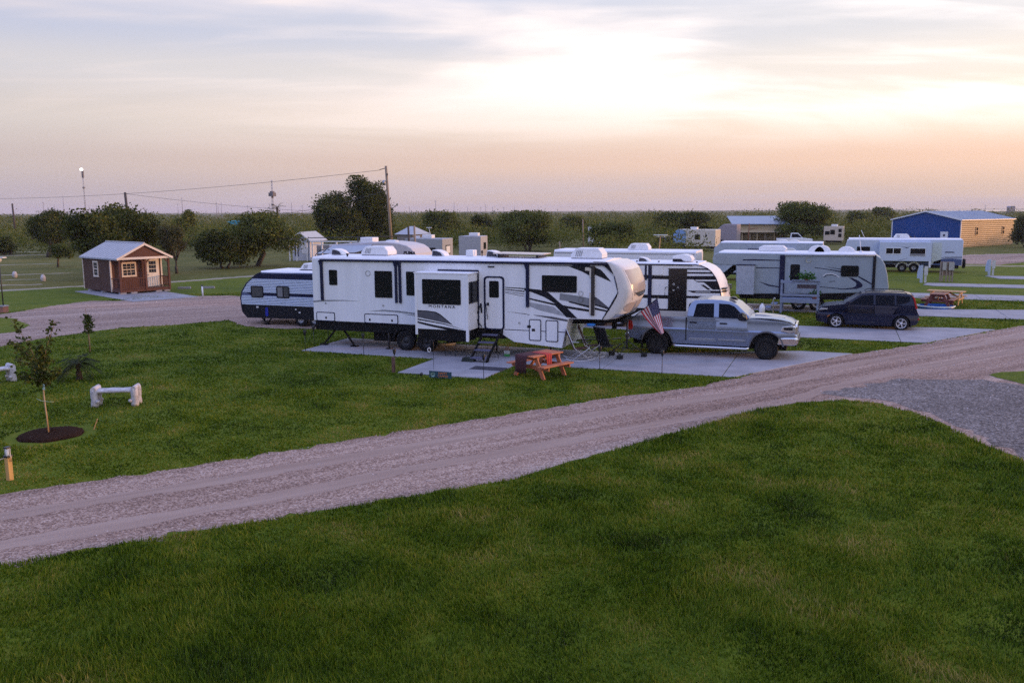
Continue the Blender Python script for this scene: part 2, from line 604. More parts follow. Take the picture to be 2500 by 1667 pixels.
# far gravel road on the right and the bay on the horizon
sheet("far_gravel_road", [(9.6, 93), (10.2, 104), (14, 112), (24, 119), (40, 124), (60, 128), (60, 118), (36, 113), (24, 106), (17, 98), (14, 93)], .004, M_GRAVEL, jitter=.3, step=1.5, seed=11)
sheet("far_gravel_strip", [(10.4, 91.5), (40, 93), (40, 90.6), (10.4, 89.6)], .006, M_SAND, jitter=.2, step=1, seed=12)
M_WATER = mat("bay_water", (.30, .32, .36), rough=.12, var=.05, spec=.5)
sheet("bay_water", [(120, 1500), (900, 1500), (1600, 3500), (200, 3600)], .3, M_WATER)

sheet("rough_pasture", [(-4000, 20), (-90, 20), (-56, 40.5), (-50, 49.5), (-46, 60), (-38, 88), (-20, 92), (0, 96), (9, 98), (14, 112), (30, 128), (300, 135), (4000, 140), (4000, 5900), (-4000, 5900)], .002, M_FIELD, jitter=.5, step=3, seed=2)
# concrete pads, 30 mm proud of the lawn
def clip_x(poly, x0, x1):
    for lim, sg in ((x0, 1), (x1, -1)):
        out = []
        for i in range(len(poly)):
            p, q = poly[i], poly[(i + 1) % len(poly)]
            a, c = (p[0] - lim) * sg, (q[0] - lim) * sg
            if a >= 0:
                out.append(p)
            if a * c < 0:
                t = a / (a - c)
                out.append((lim, p[1] + (q[1] - p[1]) * t))
        poly = out
        if not poly:
            break
    return poly


def pad(name, poly, h=.03):
    """poured in bays with a sawn joint every few metres"""
    b = MB()
    x0, x1 = min(p[0] for p in poly), max(p[0] for p in poly)
    n = max(1, round((x1 - x0) / 4.0))
    for k in range(n):
        q = clip_x(poly, x0 + (x1 - x0) * k / n + (.012 if k else 0), x0 + (x1 - x0) * (k + 1) / n - (.012 if k < n - 1 else 0))
        if len(q) > 2:
            b.prism(q, 'z', -.05, h)
    return b.build(name, CONC, bevel=.01, seg=1, kind="structure")


pad("concrete_pad", [(-19.2, 27.72), (-2.97, 27.72), (.64, 33.76), (-1.2, 33.76), (-7.2, 31.15), (-19.2, 31.12)])
pad("concrete_patio", [(-13.5, 24.86), (-10.4, 24.86), (-10.3, 27.715), (-13.5, 27.715)], .034)
pad("concrete_pad", [(-14.0, 37.5), (3.4, 37.5), (6.6, 42.6), (4.6, 42.6), (-1.0, 41.2), (-14.0, 40.9)])
pad("concrete_pad", [(-12.0, 47.0), (8.6, 47.0), (11.8, 52.0), (9.2, 51.4), (4.4, 50.2), (-12.0, 50.2)])
pad("concrete_pad", [(3.9, 56.6), (14, 56.4), (16, 60), (10.6, 59.85), (4.2, 59.85)])
pad("concrete_pad", [(5.6, 66.6), (6.2, 65.8), (20, 65.5), (20, 68.3), (6.0, 68.3)])
pad("concrete_pad", [(10.85, 76.9), (11.4, 74.1), (24, 73.6), (24, 77.3)])
pad("concrete_pad", [(-48.6, 44.1), (-39.5, 40.05), (-37.85, 43.75), (-46.8, 47.9)])

# loose stones along the road, nobody could count them
def pebbles():
    r_ = np.random.default_rng(5)
    n = 90000
    x, y = r_.uniform(-18, 14, n), r_.uniform(6, 44, n)
    d = np.hypot(x, y)
    k = r_.random(n) < np.clip((16 / d) ** 1.6, 0, 1)
    x, y, d = x[k], y[k], d[k]

    def inside(poly):
        r = np.zeros(len(x), bool)
        for i in range(len(poly)):
            x0, y0 = poly[i]
            x1, y1 = poly[(i + 1) % len(poly)]
            r ^= ((y0 > y) != (y1 > y)) & (x < (x1 - x0) * (y - y0) / (y1 - y0 + 1e-12) + x0)
        return r
    def gap(line):
        best = np.full(len(x), 1e9)
        for (x0, y0), (x1, y1) in zip(line, line[1:]):
            L2 = (x1 - x0) ** 2 + (y1 - y0) ** 2
            t = np.clip(((x - x0) * (x1 - x0) + (y - y0) * (y1 - y0)) / L2, 0, 1)
            best = np.minimum(best, np.hypot(x - x0 - t * (x1 - x0), y - y0 - t * (y1 - y0)))
        return best
    edge = np.minimum(gap(ROAD_TOP), gap(ROAD_BOT))      # thrown to the verges, swept out of the wheel tracks
    k = inside(ROAD) & ~inside(ISLAND) & (r_.random(len(x)) < .06 + .94 * np.exp(-(edge / .55) ** 2) + .25 * inside(BRANCH))
    x, y, d = x[k], y[k], d[k]
    n = len(x)
    s = np.maximum(.008, .0007 * d) * r_.uniform(.5, 1.4, n)
    a = r_.uniform(0, 6.28, n)
    v = np.empty((n, 4, 3), np.float32)
    for j in range(3):
        v[:, j] = np.stack([x + s * np.cos(a + j * 2.09), y + s * np.sin(a + j * 2.09), np.full(n, .006)], 1)
    v[:, 3] = np.stack([x + s * .2 * np.cos(a), y + s * .2 * np.sin(a), .006 + s * r_.uniform(.5, .9, n)], 1)
    f = (np.arange(n)[:, None, None] * 4 + np.array([[0, 1, 3], [1, 2, 3], [2, 0, 3]])[None]).reshape(-1)
    me = bpy.data.meshes.new("loose_stones")
    me.vertices.add(n * 4)
    me.vertices.foreach_set("co", v.ravel())
    me.loops.add(n * 9)
    me.loops.foreach_set("vertex_index", f.astype(np.int32))
    me.polygons.add(n * 3)
    me.polygons.foreach_set("loop_start", np.arange(0, n * 9, 3, dtype=np.int32))
    me.polygons.foreach_set("loop_total", np.full(n * 3, 3, np.int32))
    me.update()
    m = bpy.data.materials.new("loose_stone")
    m.use_nodes = True
    nt = m.node_tree
    ge = nt.nodes.new("ShaderNodeNewGeometry")
    rp = nt.nodes.new("ShaderNodeValToRGB")
    for e, (p, c) in zip(rp.color_ramp.elements, [(.1, (.07, .055, .055)), (.9, (.62, .55, .54))]):
        e.position, e.color = p, (*c, 1)
    nt.links.new(ge.outputs["Random Per Island"], rp.inputs[0])
    nt.links.new(rp.outputs[0], nt.nodes["Principled BSDF"].inputs["Base Color"])
    nt.nodes["Principled BSDF"].inputs["Roughness"].default_value = .9
    me.materials.append(m)
    o = bpy.data.objects.new("loose_stones", me)
    col.objects.link(o)
    o["kind"] = "stuff"


pebbles()

# ------------------------------------------------------------------ trailer pieces
def decal(parent, poly, V, m, layer=1, name="stripe"):
    return MB().prism(poly, 'y', V - .002 - .002 * layer, V + .01).build(name, m, parent, world=True)


def window(parent, x0, x1, z0, z1, V, r=.05, fw=.03, fm=None, pm=None, mull=(), name="window"):
    """window in a wall that faces -Y: frame with a pane (and mullions) as sub-parts"""
    b = MB()
    ring_prism(b, rrect(x0, x1, z0, z1, r), rrect(x0 + fw, x1 - fw, z0 + fw, z1 - fw, max(.004, r - fw)), 'y', V - .022, V + .01)
    for mx in mull:
        b.box(mx - fw * .5, mx + fw * .5, V - .020, V + .005, z0 + fw * .9, z1 - fw * .9)
    f = b.build(name, fm or BLACKP, parent, world=True)
    MB().prism(rrect(x0 + fw * .8, x1 - fw * .8, z0 + fw * .8, z1 - fw * .8, max(.004, r - fw)), 'y', V - .010, V + .008).build("pane", pm or GLASS, f, world=True)
    return f


def hatch(parent, x0, x1, z0, z1, V, m, latches=(), tm=None, r=.06, fw=.03, lz=None, lw=.06):
    """baggage door: panel, dark rubber surround and latches"""
    p = MB().prism(rrect(x0 + fw, x1 - fw, z0 + fw, z1 - fw, r - fw * .5), 'y', V - .014, V + .01).build("compartment_door", m, parent, world=True)
    b = MB()
    ring_prism(b, rrect(x0, x1, z0, z1, r), rrect(x0 + fw, x1 - fw, z0 + fw, z1 - fw, r - fw * .5), 'y', V - .018, V + .01)
    b.build("surround", tm or NAVY, p, world=True)
    for lx in latches:
        zz = lz if lz is not None else z0 + .14
        MB().prism(rrect(lx - lw / 2, lx + lw / 2, zz - .045, zz + .045, .015, 2), 'y', V - .03, V).build("latch", BLACKP, p, world=True)
    return p


def roof_ac(parent, x0, x1, yc, z, h=.34, w=.7, face=1, name="air_conditioner"):
    """rooftop unit: shroud sloping at the grille end, with slots"""
    L = x1 - x0
    prof = [(x0, z), (x1, z), (x1, z + h * .45), (x1 - L * .13, z + h), (x0 + L * .16, z + h), (x0, z + h * .35)]
    if face < 0:
        prof = [(x0 + x1 - a, c) for a, c in prof]
    o = MB().prism(prof, 'y', yc - w / 2, yc + w / 2).build(name, PLAST, parent, world=True, bevel=.035, seg=2)
    g = MB()
    for k in range(4):
        xx = x0 + L * (.16 + .055 * k) if face > 0 else x1 - L * (.16 + .055 * k)
        g.bar((xx, yc - w / 2 - .004, z + h * .18), (xx + L * .05, yc - w / 2 - .004, z + h * .75), .02, .02, up=(0, 1, 0))
    g.build("grille", GREYD, o, world=True)
    MB().box(x0 + .02, x1 - .02, yc - w / 2 + .03, yc + w / 2 - .03, z - .05, z + .02).build("gasket", BLACKP, o, world=True)
    return o


def roof_vent(parent, x, yc, z, L=.55, h=.24, w=.5, face=1):
    """covered fan vent: dark louvres on one side, rounded hood on the other"""
    def fx(a):
        return x + a * L * face
    hood = [(fx(-.5), z), (fx(-.42), z + h), (fx(-.1), z + h * .95), (fx(.22), z + h * .72), (fx(.42), z + h * .35), (fx(.5), z)]
    o = MB().prism(hood, 'y', yc - w / 2, yc + w / 2).build("roof_vent", PLAST, parent, world=True, bevel=.02)
    lou = [(fx(-.44), z + .02), (fx(-.38), z + h * .86), (fx(-.08), z + h * .80), (fx(.18), z + h * .58), (fx(.34), z + .02)]
    MB().prism(lou, 'y', yc - w / 2 - .012, yc - w / 2 + .03).build("louvre", mat("smoked_louvre", (.035, .035, .05), rough=.3), o, world=True)
    return o


def small_vent(parent, x, yc, z, r=.06, h=.12, m=None):
    return MB().lathe([(r * .5, -.03), (r * .5, h * .5), (r, h * .55), (r * .9, h), (.001, h * 1.05)], (x, yc, z), 10).build("vent_pipe", m or BLACKP, parent, world=True)


def wheel(parent, x, y, r, w, rim=None, spokes=0, rr=.62, tm=None, side=-1, name="wheel"):
    """road wheel whose outer face looks along side*Y; the rim is the wheel, the tyre its sub-part"""
    yo = y + side * 0
    s = -side
    rim = rim or STEEL
    b = MB()
    R0 = r * rr
    b.lathe([(R0, 0.012 * s), (R0 * .93, 0.0), (R0 * .86, .05 * s), (R0 * .8, .09 * s), (R0 * .30, .07 * s), (R0 * .22, .03 * s), (.001, .025 * s)], (x, yo, r), 28, 'y')
    if spokes:
        for k in range(spokes):
            for da in (-.13, .13):
                a = 2 * math.pi * k / spokes + da * .3
                a2 = 2 * math.pi * k / spokes + da
                p = (x + R0 * .2 * math.cos(a), yo + .02 * s, r + R0 * .2 * math.sin(a))
                q = (x + R0 * .93 * math.cos(a2), yo + .014 * s, r + R0 * .93 * math.sin(a2))
                b.bar(p, q, R0 * .11, .03, up=(0, 1, 0))
    o = b.build(name, rim, parent, world=True)
    if spokes:
        MB().lathe([(R0 * .9, .052 * s), (R0 * .5, .055 * s), (.001, .055 * s)], (x, yo, r), 24, 'y').build("brake_disc", BLKMET, o, world=True)
    t = MB()
    t.lathe([(R0, .015 * s), (R0 * 1.03, -.004 * s), (r * .90, -.002 * s), (r * .97, .03 * s), (r, .06 * s), (r, (w - .06) * s), (r * .97, (w - .03) * s), (r * .9, w * s), (R0, w * s), (R0 * .5, (w - .03) * s), (.001, (w - .03) * s)], (x, yo, r), 32, 'y')
    t.build("tyre", tm or RUBBER, o, world=True)
    return o


def jack(parent, x, y, top, foot=.0, r=.035):
    b = MB().tube([(x, y, top), (x, y, foot + .04)], r, 8)
    b.box(x - .11, x + .11, y - .11, y + .11, foot, foot + .04)
    return b.build("jack", BLKMET, parent, world=True)


# ------------------------------------------------------------------ large white fifth wheel trailer
V0, V1 = 29.0, 31.44
rv = thing("fifth_wheel_trailer", "long white fifth wheel trailer lettered MONTANA with black and grey swoosh stripes", "trailer", (-13.2, 30.2, 0), group="trailers parked on the sites")
prof = [(-19.45, 1.03), (-11.37, 1.03), (-11.37, .81), (-10.93, .57), (-9.11, .43), (-8.87, 1.5), (-7.63, 1.52), (-7.08, 2.48), (-7.23, 3.06), (-7.43, 3.47), (-19.45, 3.47)]
MB().prism(prof, 'y', V0, V1).build("body", WHITE, rv, world=True, bevel=.02)
MB().prism([(V0 + .0, 3.472), (V0 + .06, 3.55), (30.22, 3.60), (V1 - .06, 3.55), (V1, 3.472)], 'x', -19.43, -7.55).build("roof", ROOFW, rv, world=True, bevel=.012)
MB().box(-19.4, -11.35, V0 + .04, V1 - .04, .66, 1.028).build("underbelly", UNDER, rv, world=True)
MB().bar((-8.95, 30.2, 1.30), (-7.0, 30.2, 1.44), 1.1, .12).build("hitch_frame", UNDER, rv, world=True)
MB().tube([(-7.5, 30.2, 1.5), (-7.5, 30.2, 1.05)], .09, 10).build("king_pin", UNDER, rv, world=True)
# moulded front cap, lofted from the seam to the nose
mid, hw = 30.22, 1.225
lev = [(3.53, -7.5, -7.22), (3.42, -7.41, -6.93), (3.3, -7.34, -6.79), (3.06, -7.23, -6.66), (2.8, -7.14, -6.56), (2.55, -7.09, -6.52), (2.35, -7.12, -6.55), (2.1, -7.25, -6.64), (1.87, -7.39, -6.75), (1.68, -7.52, -6.86), (1.56, -7.62, -7.08), (1.52, -7.64, -7.3)]


def cap_pt(us, uf, z, t, off=0.0):
    s_ = abs(math.sin(t)) ** .55
    c_ = math.cos(t)
    v = mid - hw * math.copysign(abs(c_) ** .62, c_)
    return (us + (uf - us) * s_ + off, v, z)


TS = [math.pi * k / 26 for k in range(27)]
rows = []
for i in range(len(lev) - 1):
    a, c = lev[i], lev[i + 1]
    for k in range(3):
        f = k / 3
        rows.append([cap_pt(a[1] + (c[1] - a[1]) * f, a[2] + (c[2] - a[2]) * f, a[0] + (c[0] - a[0]) * f, t) for t in TS])
rows.append([cap_pt(lev[-1][1], lev[-1][2], lev[-1][0], t) for t in TS])
rows.append([(-7.66, p[1], 1.515) for p in rows[-1]])
top = [[(-8.0, p[1], 3.545) for p in rows[0]]]
CAPM = mat("silver_white_cap", (.66, .63, .61), rough=.33, var=.05, coat=.2)
cap = MB().grid(top + rows).build("front_cap", CAPM, rv, world=True)


def lev_at(z):
    for a, c in zip(lev, lev[1:]):
        if c[0] <= z <= a[0]:
            f = (a[0] - z) / (a[0] - c[0])
            return a[1] + (c[1] - a[1]) * f, a[2] + (c[2] - a[2]) * f
    return lev[-1][1:]


def cap_patch(name, zt, zb, t0, t1, off, m, n=12, shape=None):
    rws = []
    for i in range(n + 1):
        f = i / n
        z = zt + (zb - zt) * f
        a, b_ = (t0, t1) if shape is None else shape(f)
        us, uf = lev_at(z)
        rws.append([cap_pt(us, uf, z, a + (b_ - a) * k / 16, off) for k in range(17)])
    return MB().grid(rws).build(name, m, cap, world=True)


cap_patch("front_window", 3.26, 2.36, 0, 0, .014, mat("sky_reflection_tan_glass", (.42, .36, .31), rough=.12, var=.05, spec=.6), shape=lambda f: (.62 + .34 * f ** 2, 2.52 - .34 * f ** 2))  # tan reflection of the sunlit sky is painted into the glass colour
cap_patch("window_trim", 3.33, 2.20, 0, 0, .007, mat("cap_trim", (.72, .66, .60), rough=.3), shape=lambda f: (.50 + .46 * f ** 2, 2.64 - .46 * f ** 2))
cap_patch("emblem", 2.46, 2.28, 0, 0, .022, mat("dark_chrome", (.10, .09, .09), rough=.25, metal=.6), n=6, shape=lambda f: (.95 + .55 * f, 2.19 - .55 * f))
cap_patch("lower_panel", 2.12, 1.72, 0, 0, .010, mat("taupe_panel", (.40, .35, .32), rough=.4), shape=lambda f: (1.2 - .7 * abs(math.sin(math.pi * min(f + .12, 1))) ** .6, 1.94 + .7 * abs(math.sin(math.pi * min(f + .12, 1))) ** .6))
cap_patch("lower_trim", 1.73, 1.60, .25, 2.89, .016, CHROME, n=4)
MB().tube([(-7.64, V0 - .012, 1.52), (-7.09, V0 - .012, 2.48), (-7.12, V0 - .012, 2.62), (-7.23, V0 - .012, 3.06)], .018, 6).build("seam_trim", NAVY, rv, world=True)
decal(rv, [(-7.85, 3.465), (-7.44, 3.465), (-7.24, 3.08), (-7.58, 3.38)], V0, BLACKP, 2, "corner_panel")
# stripes on the wall
for poly, m, l in [
    ([(-10.53, 2.55), (-9.89, 2.5), (-9.61, 2.41), (-9.19, 2.06), (-8.91, 1.87), (-8.54, 1.535), (-8.78, 1.535), (-9.33, 2.01), (-9.77, 2.25), (-10.3, 2.43), (-10.53, 2.46)], BLACKP, 3),
    ([(-9.42, 2.01), (-9.30, 2.01), (-8.74, 1.535), (-8.95, 1.56)], BLACKP, 2),
    ([(-10.33, 2.15), (-9.51, 1.99), (-8.86, 1.87), (-8.1, 1.78), (-8.1, 1.86), (-8.86, 1.95), (-9.51, 2.05), (-10.33, 2.2)], BLACKP, 4),
    ([(-8.88, 2.1), (-8.1, 1.92), (-8.1, 1.99), (-8.82, 2.13)], BLACKP, 4),
    ([(-7.91, 2.02), (-7.38, 1.88), (-7.38, 1.93), (-7.91, 2.06)], BLACKP, 4),
    ([(-7.91, 1.87), (-7.45, 1.80), (-7.45, 1.85), (-7.91, 1.94)], BLACKP, 4),
    ([(-9.19, 2.4), (-8.45, 2.32), (-8.11, 2.26), (-8.1, 1.99), (-8.72, 2.1), (-9.21, 2.17)], GREYD, 1),
    ([(-7.92, 2.33), (-7.79, 2.25), (-7.38, 1.93), (-7.91, 2.06)], GREYD2, 2),
    ([(-10.33, 2.05), (-9.44, 1.92), (-8.95, 1.58), (-9.65, 1.71), (-10.03, 1.79), (-10.33, 1.91)], mat("mid_grey_decal", (.36, .37, .40), rough=.3), 1),
    ([(-10.2, 1.60), (-9.5, 1.56), (-8.9, 1.47), (-8.90, 1.40), (-9.3, 1.45), (-10.1, 1.57)], GREYD2, 1),
    ([(-8.96, 3.462), (-8.37, 3.465), (-8.09, 3.41), (-8.09, 3.04), (-8.39, 3.19), (-8.91, 3.37), (-8.71, 3.39)], BLACKP, 3),
    ([(-7.93, 3.35), (-7.71, 3.26), (-7.55, 3.1), (-7.33, 2.85), (-7.92, 3.09)], BLACKP, 3),
    ([(-8.33, 3.465), (-7.87, 3.465), (-7.56, 3.4), (-7.26, 3.06), (-7.28, 3.04), (-7.62, 3.36), (-7.93, 3.38)], mat("pale_grey_decal", (.50, .51, .53), rough=.3), 1),
    ([(-11.27, 2.57), (-10.53, 2.55), (-10.53, 2.51), (-11.27, 2.545)], BLACKP, 2),
    ([(-11.27, 2.50), (-10.53, 2.45), (-10.53, 2.41), (-11.27, 2.47)], BLACKP, 2),
    ([(-11.27, 2.42), (-10.53, 2.36), (-10.53, 2.32), (-11.27, 2.40)], GREYD, 2),
    ([(-11.27, 2.37), (-10.53, 2.26), (-10.53, 2.245), (-11.27, 2.355)], BLACKP, 2),
    ([(-11.2, 1.68), (-10.53, 1.63), (-10.33, 1.60), (-10.33, 1.585), (-10.53, 1.61)], BLACKP, 2),
    ([(-16.92, 1.49), (-16.29, 1.56), (-15.6, 1.54), (-14.5, 1.45), (-14.5, 1.40), (-15.6, 1.48), (-16.29, 1.51)], GREYD, 2),
    ([(-15.44, 1.43), (-14.5, 1.37), (-14.5, 1.32)], BLACKP, 2),
    ([(-19.44, 1.81), (-18.95, 1.86), (-18.03, 1.88), (-17.31, 1.86), (-18.03, 1.85), (-18.95, 1.8), (-19.44, 1.75)], GREYD, 1),
    ([(-11.3, 1.03), (-8.99, 1.03), (-8.98, 1.005), (-11.3, 1.005)], NAVY, 1),
]:
    decal(rv, poly, V0, m, l)
# awning roller and arms
MB().tube([(-19.05, V0 - .035, 3.425), (-7.46, V0 - .035, 3.465)], .045, 10).build("awning_roller", NAVY, rv, world=True)
for x0, x1, zb in ((-19.06, -18.94, 1.85), (-15.76, -15.66, 1.85), (-15.59, -15.49, 1.85), (-10.46, -10.34, 1.87)):
    MB().prism([(x0 - .07, 3.41), (x1, 3.41), (x1, zb), (x0, zb), (x0, 3.2)], 'y', V0 - .06, V0 - .001).build("awning_arm", NAVY, rv, world=True, bevel=.006, seg=1)
b = MB().box(-8.04, -7.92, V0 - .07, V0 - .001, 1.66, 3.38).box(-8.12, -7.92, V0 - .05, V0, 3.34, 3.39)
b.build("bed_slide_flange", mat("brown_black_flange", (.03, .022, .02), rough=.5), rv, world=True, bevel=.006, seg=1)
MB().box(-8.10, -8.04, V0 - .055, V0 - .001, 1.70, 2.46).build("flange_edge", CREAM, rv, world=True)
MB().box(-8.10, -8.04, V0 - .055, V0 - .001, 3.0, 3.30).build("flange_edge", CREAM, rv, world=True)
MB().box(-8.26, -8.10, V0 - .05, V0, 3.22, 3.335).build("flange_bracket", CREAM, rv, world=True)
MB().box(-10.3, -8.10, V0 - .012, V0, 3.365, 3.385).build("slide_trim", NAVY, rv, world=True)
# windows
for a in ((-18.67, -18.31, 2.46, 3.05), (-16.64, -15.89, 2.03, 3.05), (-15.28, -14.6, 2.15, 3.05), (-9.86, -8.57, 2.44, 3.03)):
    window(rv, *a, V0, r=.03, fw=.022, fm=BLACKP)
MB().lathe([(.10, -.02), (.10, .0), (.05, .012), (.001, .012)], (-16.93, V0, 2.95), 18, 'y').build("speaker", NAVY, rv, world=True)
MB().prism(rrect(-11.94, -11.68, 3.275, 3.315, .02), 'y', V0 - .03, V0).build("porch_light", BLACKP, rv, world=True)
for (px, pz, s_) in ((-16.3, 1.72, .03), (-18.87, 1.73, .03), (-10.72, 1.28, .035), (-8.42, 2.42, .085), (-8.42, 2.2, .09)):
    MB().lathe([(s_, -.01), (s_, .015), (.001, .02)], (px, V0 - .012, pz), 12, 'y').build("inlet_cover", BLACKP, rv, world=True)
MB().box(-10.42, -10.28, V0 - .02, V0, 1.12, 1.21).build("outlet_box", BLACKP, rv, world=True)
hatch(rv, -19.32, -18.47, 1.02, 1.38, V0, WHITE, (-18.87,))
hatch(rv, -17.14, -15.67, 1.02, 1.39, V0, WHITE, (-16.9, -15.93))
hatch(rv, -10.35, -9.89, .66, 1.44, V0, WHITE, (-10.18,), lz=1.05, lw=.12)
hatch(rv, -9.72, -9.25, .65, 1.43, V0, WHITE)
# entry door with its own window, grab handle and the fold-down steps
door = MB().prism(rrect(-12.07, -11.33, 1.02, 2.92, .10), 'y', V0 - .016, V0 + .01).build("door", WHITE, rv, world=True)
b = MB()
ring_prism(b, rrect(-12.1, -11.3, .99, 2.95, .13), rrect(-12.03, -11.37, 1.04, 2.89, .09), 'y', V0 - .026, V0 + .01)
b.build("door_frame", NAVY, door, world=True)
b = MB().prism(rrect(-11.89, -11.51, 2.17, 2.78, .05), 'y', V0 - .024, V0)
b.build("door_window", GLASS, door, world=True)
MB().box(-11.98, -11.90, V0 - .05, V0 - .01, 1.88, 1.98).build("lock", BLACKP, door, world=True)
MB().tube([(-12.02, V0 - .03, 1.92), (-11.98, V0 - .12, 1.9), (-11.93, V0 - .12, 1.45), (-11.97, V0 - .03, 1.38)], .016, 6).build("grab_handle", BLACKP, rv, world=True)
MB().tube([(-12.22, V0 - .02, 1.95), (-12.42, V0 - .1, 1.4), (-12.5, V0 - .1, 1.02)], .02, 6).tube([(-12.22, V0 - .02, 1.95), (-12.2, V0 - .02, 1.6)], .03, 6).tube([(-12.4, V0 - .1, 1.4), (-12.2, V0 - .02, 1.08)], .02, 6).build("awning_strut", BLACKP, rv, world=True)
steps = MB()
for s_ in (-12.04, -11.40):
    steps.bar((s_, V0 - .05, 1.0), (s_, V0 - 1.55, .05), .045, .10)
steps = steps.build("entry_steps", UNDER, rv, world=True)
for k in range(4):
    yy, zz = V0 - .30 - .37 * k, .86 - .225 * k
    MB().box(-12.02, -11.42, yy - .15, yy + .13, zz - .035, zz).build("tread", mat("blue_grey_tread", (.09, .09, .15), rough=.6), steps, world=True)
MB().tube([(-12.04, V0 - 1.05, .34), (-12.10, V0 - 1.5, .03)], .014, 6).tube([(-11.4, V0 - 1.05, .34), (-11.36, V0 - 1.5, .03)], .014, 6).build("foot", UNDER, steps, world=True)
# living room slide-out
SV = 28.1
sl = MB().box(-14.46, -12.35, SV, V0 + .02, 1.03, 3.05).build("slide_out", WHITE, rv, world=True, bevel=.012)
MB().box(-14.50, -12.31, SV - .012, V0 + .01, 3.055, 3.10).build("slide_roof", ROOFW, sl, world=True)
MB().box(-14.47, -14.38, SV - .014, SV + .05, .82, 3.05).build("corner_trim", WHITE, sl, world=True)
MB().box(-12.44, -12.34, SV - .014, SV + .05, .64, 3.05).build("corner_trim", WHITE, sl, world=True)
MB().box(-14.38, -12.44, SV + .03, V0 + .02, .62, 1.028).build("slide_skirt", UNDER, sl, world=True)
window(sl, -14.16, -12.63, 1.96, 2.86, SV, r=.03, fw=.02)
MB().box(-12.352, -12.335, SV + .04, V0 - .06, 2.0, 2.78).build("side_window", GLASS, sl, world=True)
MB().box(-12.36, -12.30, V0 - .035, V0, 1.03, 3.10).box(-13.95, -12.30, V0 - .035, V0, 3.101, 3.16).build("slide_flange", NAVY, rv, world=True)
for poly, m, l in [([(-14.46, 1.70), (-13.97, 1.69), (-13.65, 1.66), (-13.46, 1.58), (-12.97, 1.23), (-13.22, 1.28), (-14.46, 1.47)], GREYD2, 1),
                   ([(-14.46, 1.72), (-13.97, 1.71), (-13.64, 1.68), (-13.44, 1.59), (-12.95, 1.22), (-12.99, 1.23), (-13.47, 1.565), (-13.66, 1.645), (-13.98, 1.675), (-14.46, 1.685)], BLACKP, 2),
                   ([(-14.46, 1.42), (-13.34, 1.27), (-12.44, 1.055), (-13.34, 1.235), (-14.46, 1.37)], BLACKP, 1),
                   ([(-14.46, 1.32), (-13.68, 1.19), (-12.44, 1.035), (-13.18, 1.032), (-13.98, 1.16), (-14.46, 1.26)], BLACKP, 1)]:
    decal(sl, poly, SV, m, l)
text("lettering", "MONTANA", .155, (-13.39, SV - .008, 1.875), (math.pi / 2, 0, 0), BLACKP, sl, sx=1.12, space=1.35, ext=.003)
# running gear
for wx in (-15.39, -14.5):
    wheel(rv, wx, V0 - .005, .405, .24, rim=BLKMET, rr=.55)
    wheel(rv, wx, V1 + .005, .405, .24, rim=BLKMET, rr=.55, side=1)
b = MB()
for c in (-15.39, -14.5):
    pts = [(c + .50 * math.cos(R(a)), .40 + .50 * math.sin(R(a))) for a in range(10, 171, 16)]
    for p, q in zip(pts, pts[1:]):
        b.bar((p[0], V0 - .02, p[1]), (q[0], V0 - .02, q[1]), .1, .03, up=(0, 1, 0))
b.build("fender", UNDER, rv, world=True)
MB().box(-16.9, -15.95, V0 + .25, V0 + .7, .30, .68).build("water_tank", UNDER, rv, world=True)
for (jx, jy) in ((-16.14, 28.86), (-11.9, 29.7), (-9.6, 29.2)):
    jack(rv, jx, max(jy, V0 + .1), .9, .03)
MB().bar((-18.6, V0 + .2, .66), (-19.15, V0 + .2, .06), .06, .06).bar((-18.2, V0 + .2, .66), (-17.75, V0 + .2, .06), .06, .06).box(-19.3, -19.0, V0 + .1, V0 + .3, .03, .07).box(-17.9, -17.6, V0 + .1, V0 + .3, .03, .07).build("stabiliser", UNDER, rv, world=True)
# rear ladder
lad = MB()
for yy in (V0 + .35, V0 + .75):
    lad.tube([(-19.1, yy, 3.78), (-19.22, yy, 3.82), (-19.5, yy, 3.6), (-19.53, yy, 1.1)], .018, 6)
for k in range(9):
    lad.tube([(-19.53, V0 + .35, 1.25 + .26 * k), (-19.53, V0 + .75, 1.25 + .26 * k)], .013, 6)
lad.build("ladder", BLKMET, rv, world=True)
# roof fittings
roof_ac(rv, -17.7, -16.5, 30.2, 3.60, .34, .75)
roof_ac(rv, -9.05, -7.88, 30.2, 3.60, .36, .75)
roof_vent(rv, -18.75, 30.0, 3.59)
roof_vent(rv, -14.4, 30.2, 3.59)
roof_vent(rv, -12.15, 30.25, 3.59)
MB().box(-13.3, -13.0, 30.1, 30.5, 3.59, 3.83).build("vent_hood", PLAST, rv, world=True, bevel=.03)
small_vent(rv, -18.0, 29.3, 3.56)
small_vent(rv, -12.75, 30.4, 3.6, .04, .2)
pn = MB()
pn.add([(-12.05, 29.75, 3.70), (-10.95, 29.75, 3.66), (-10.0, 30.9, 3.72), (-11.1, 30.9, 3.76)], [(0, 1, 2, 3)])
pn = MB().prism([(-12.0, 3.72), (-10.1, 3.70), (-10.1, 3.735), (-12.0, 3.755)], 'y', 29.65, 30.75)
pn.build("roof_panel", mat("sky_lit_tan_panel", (.58, .50, .43), rough=.35), rv, world=True)  # warm light and sky reflection are put into this tan base colour
pn = MB()
for xx in (-11.8, -10.3):
    pn.box(xx - .03, xx + .03, 29.7, 30.7, 3.58, 3.72)
pn.build("panel_rail", BLACKP, rv, world=True)

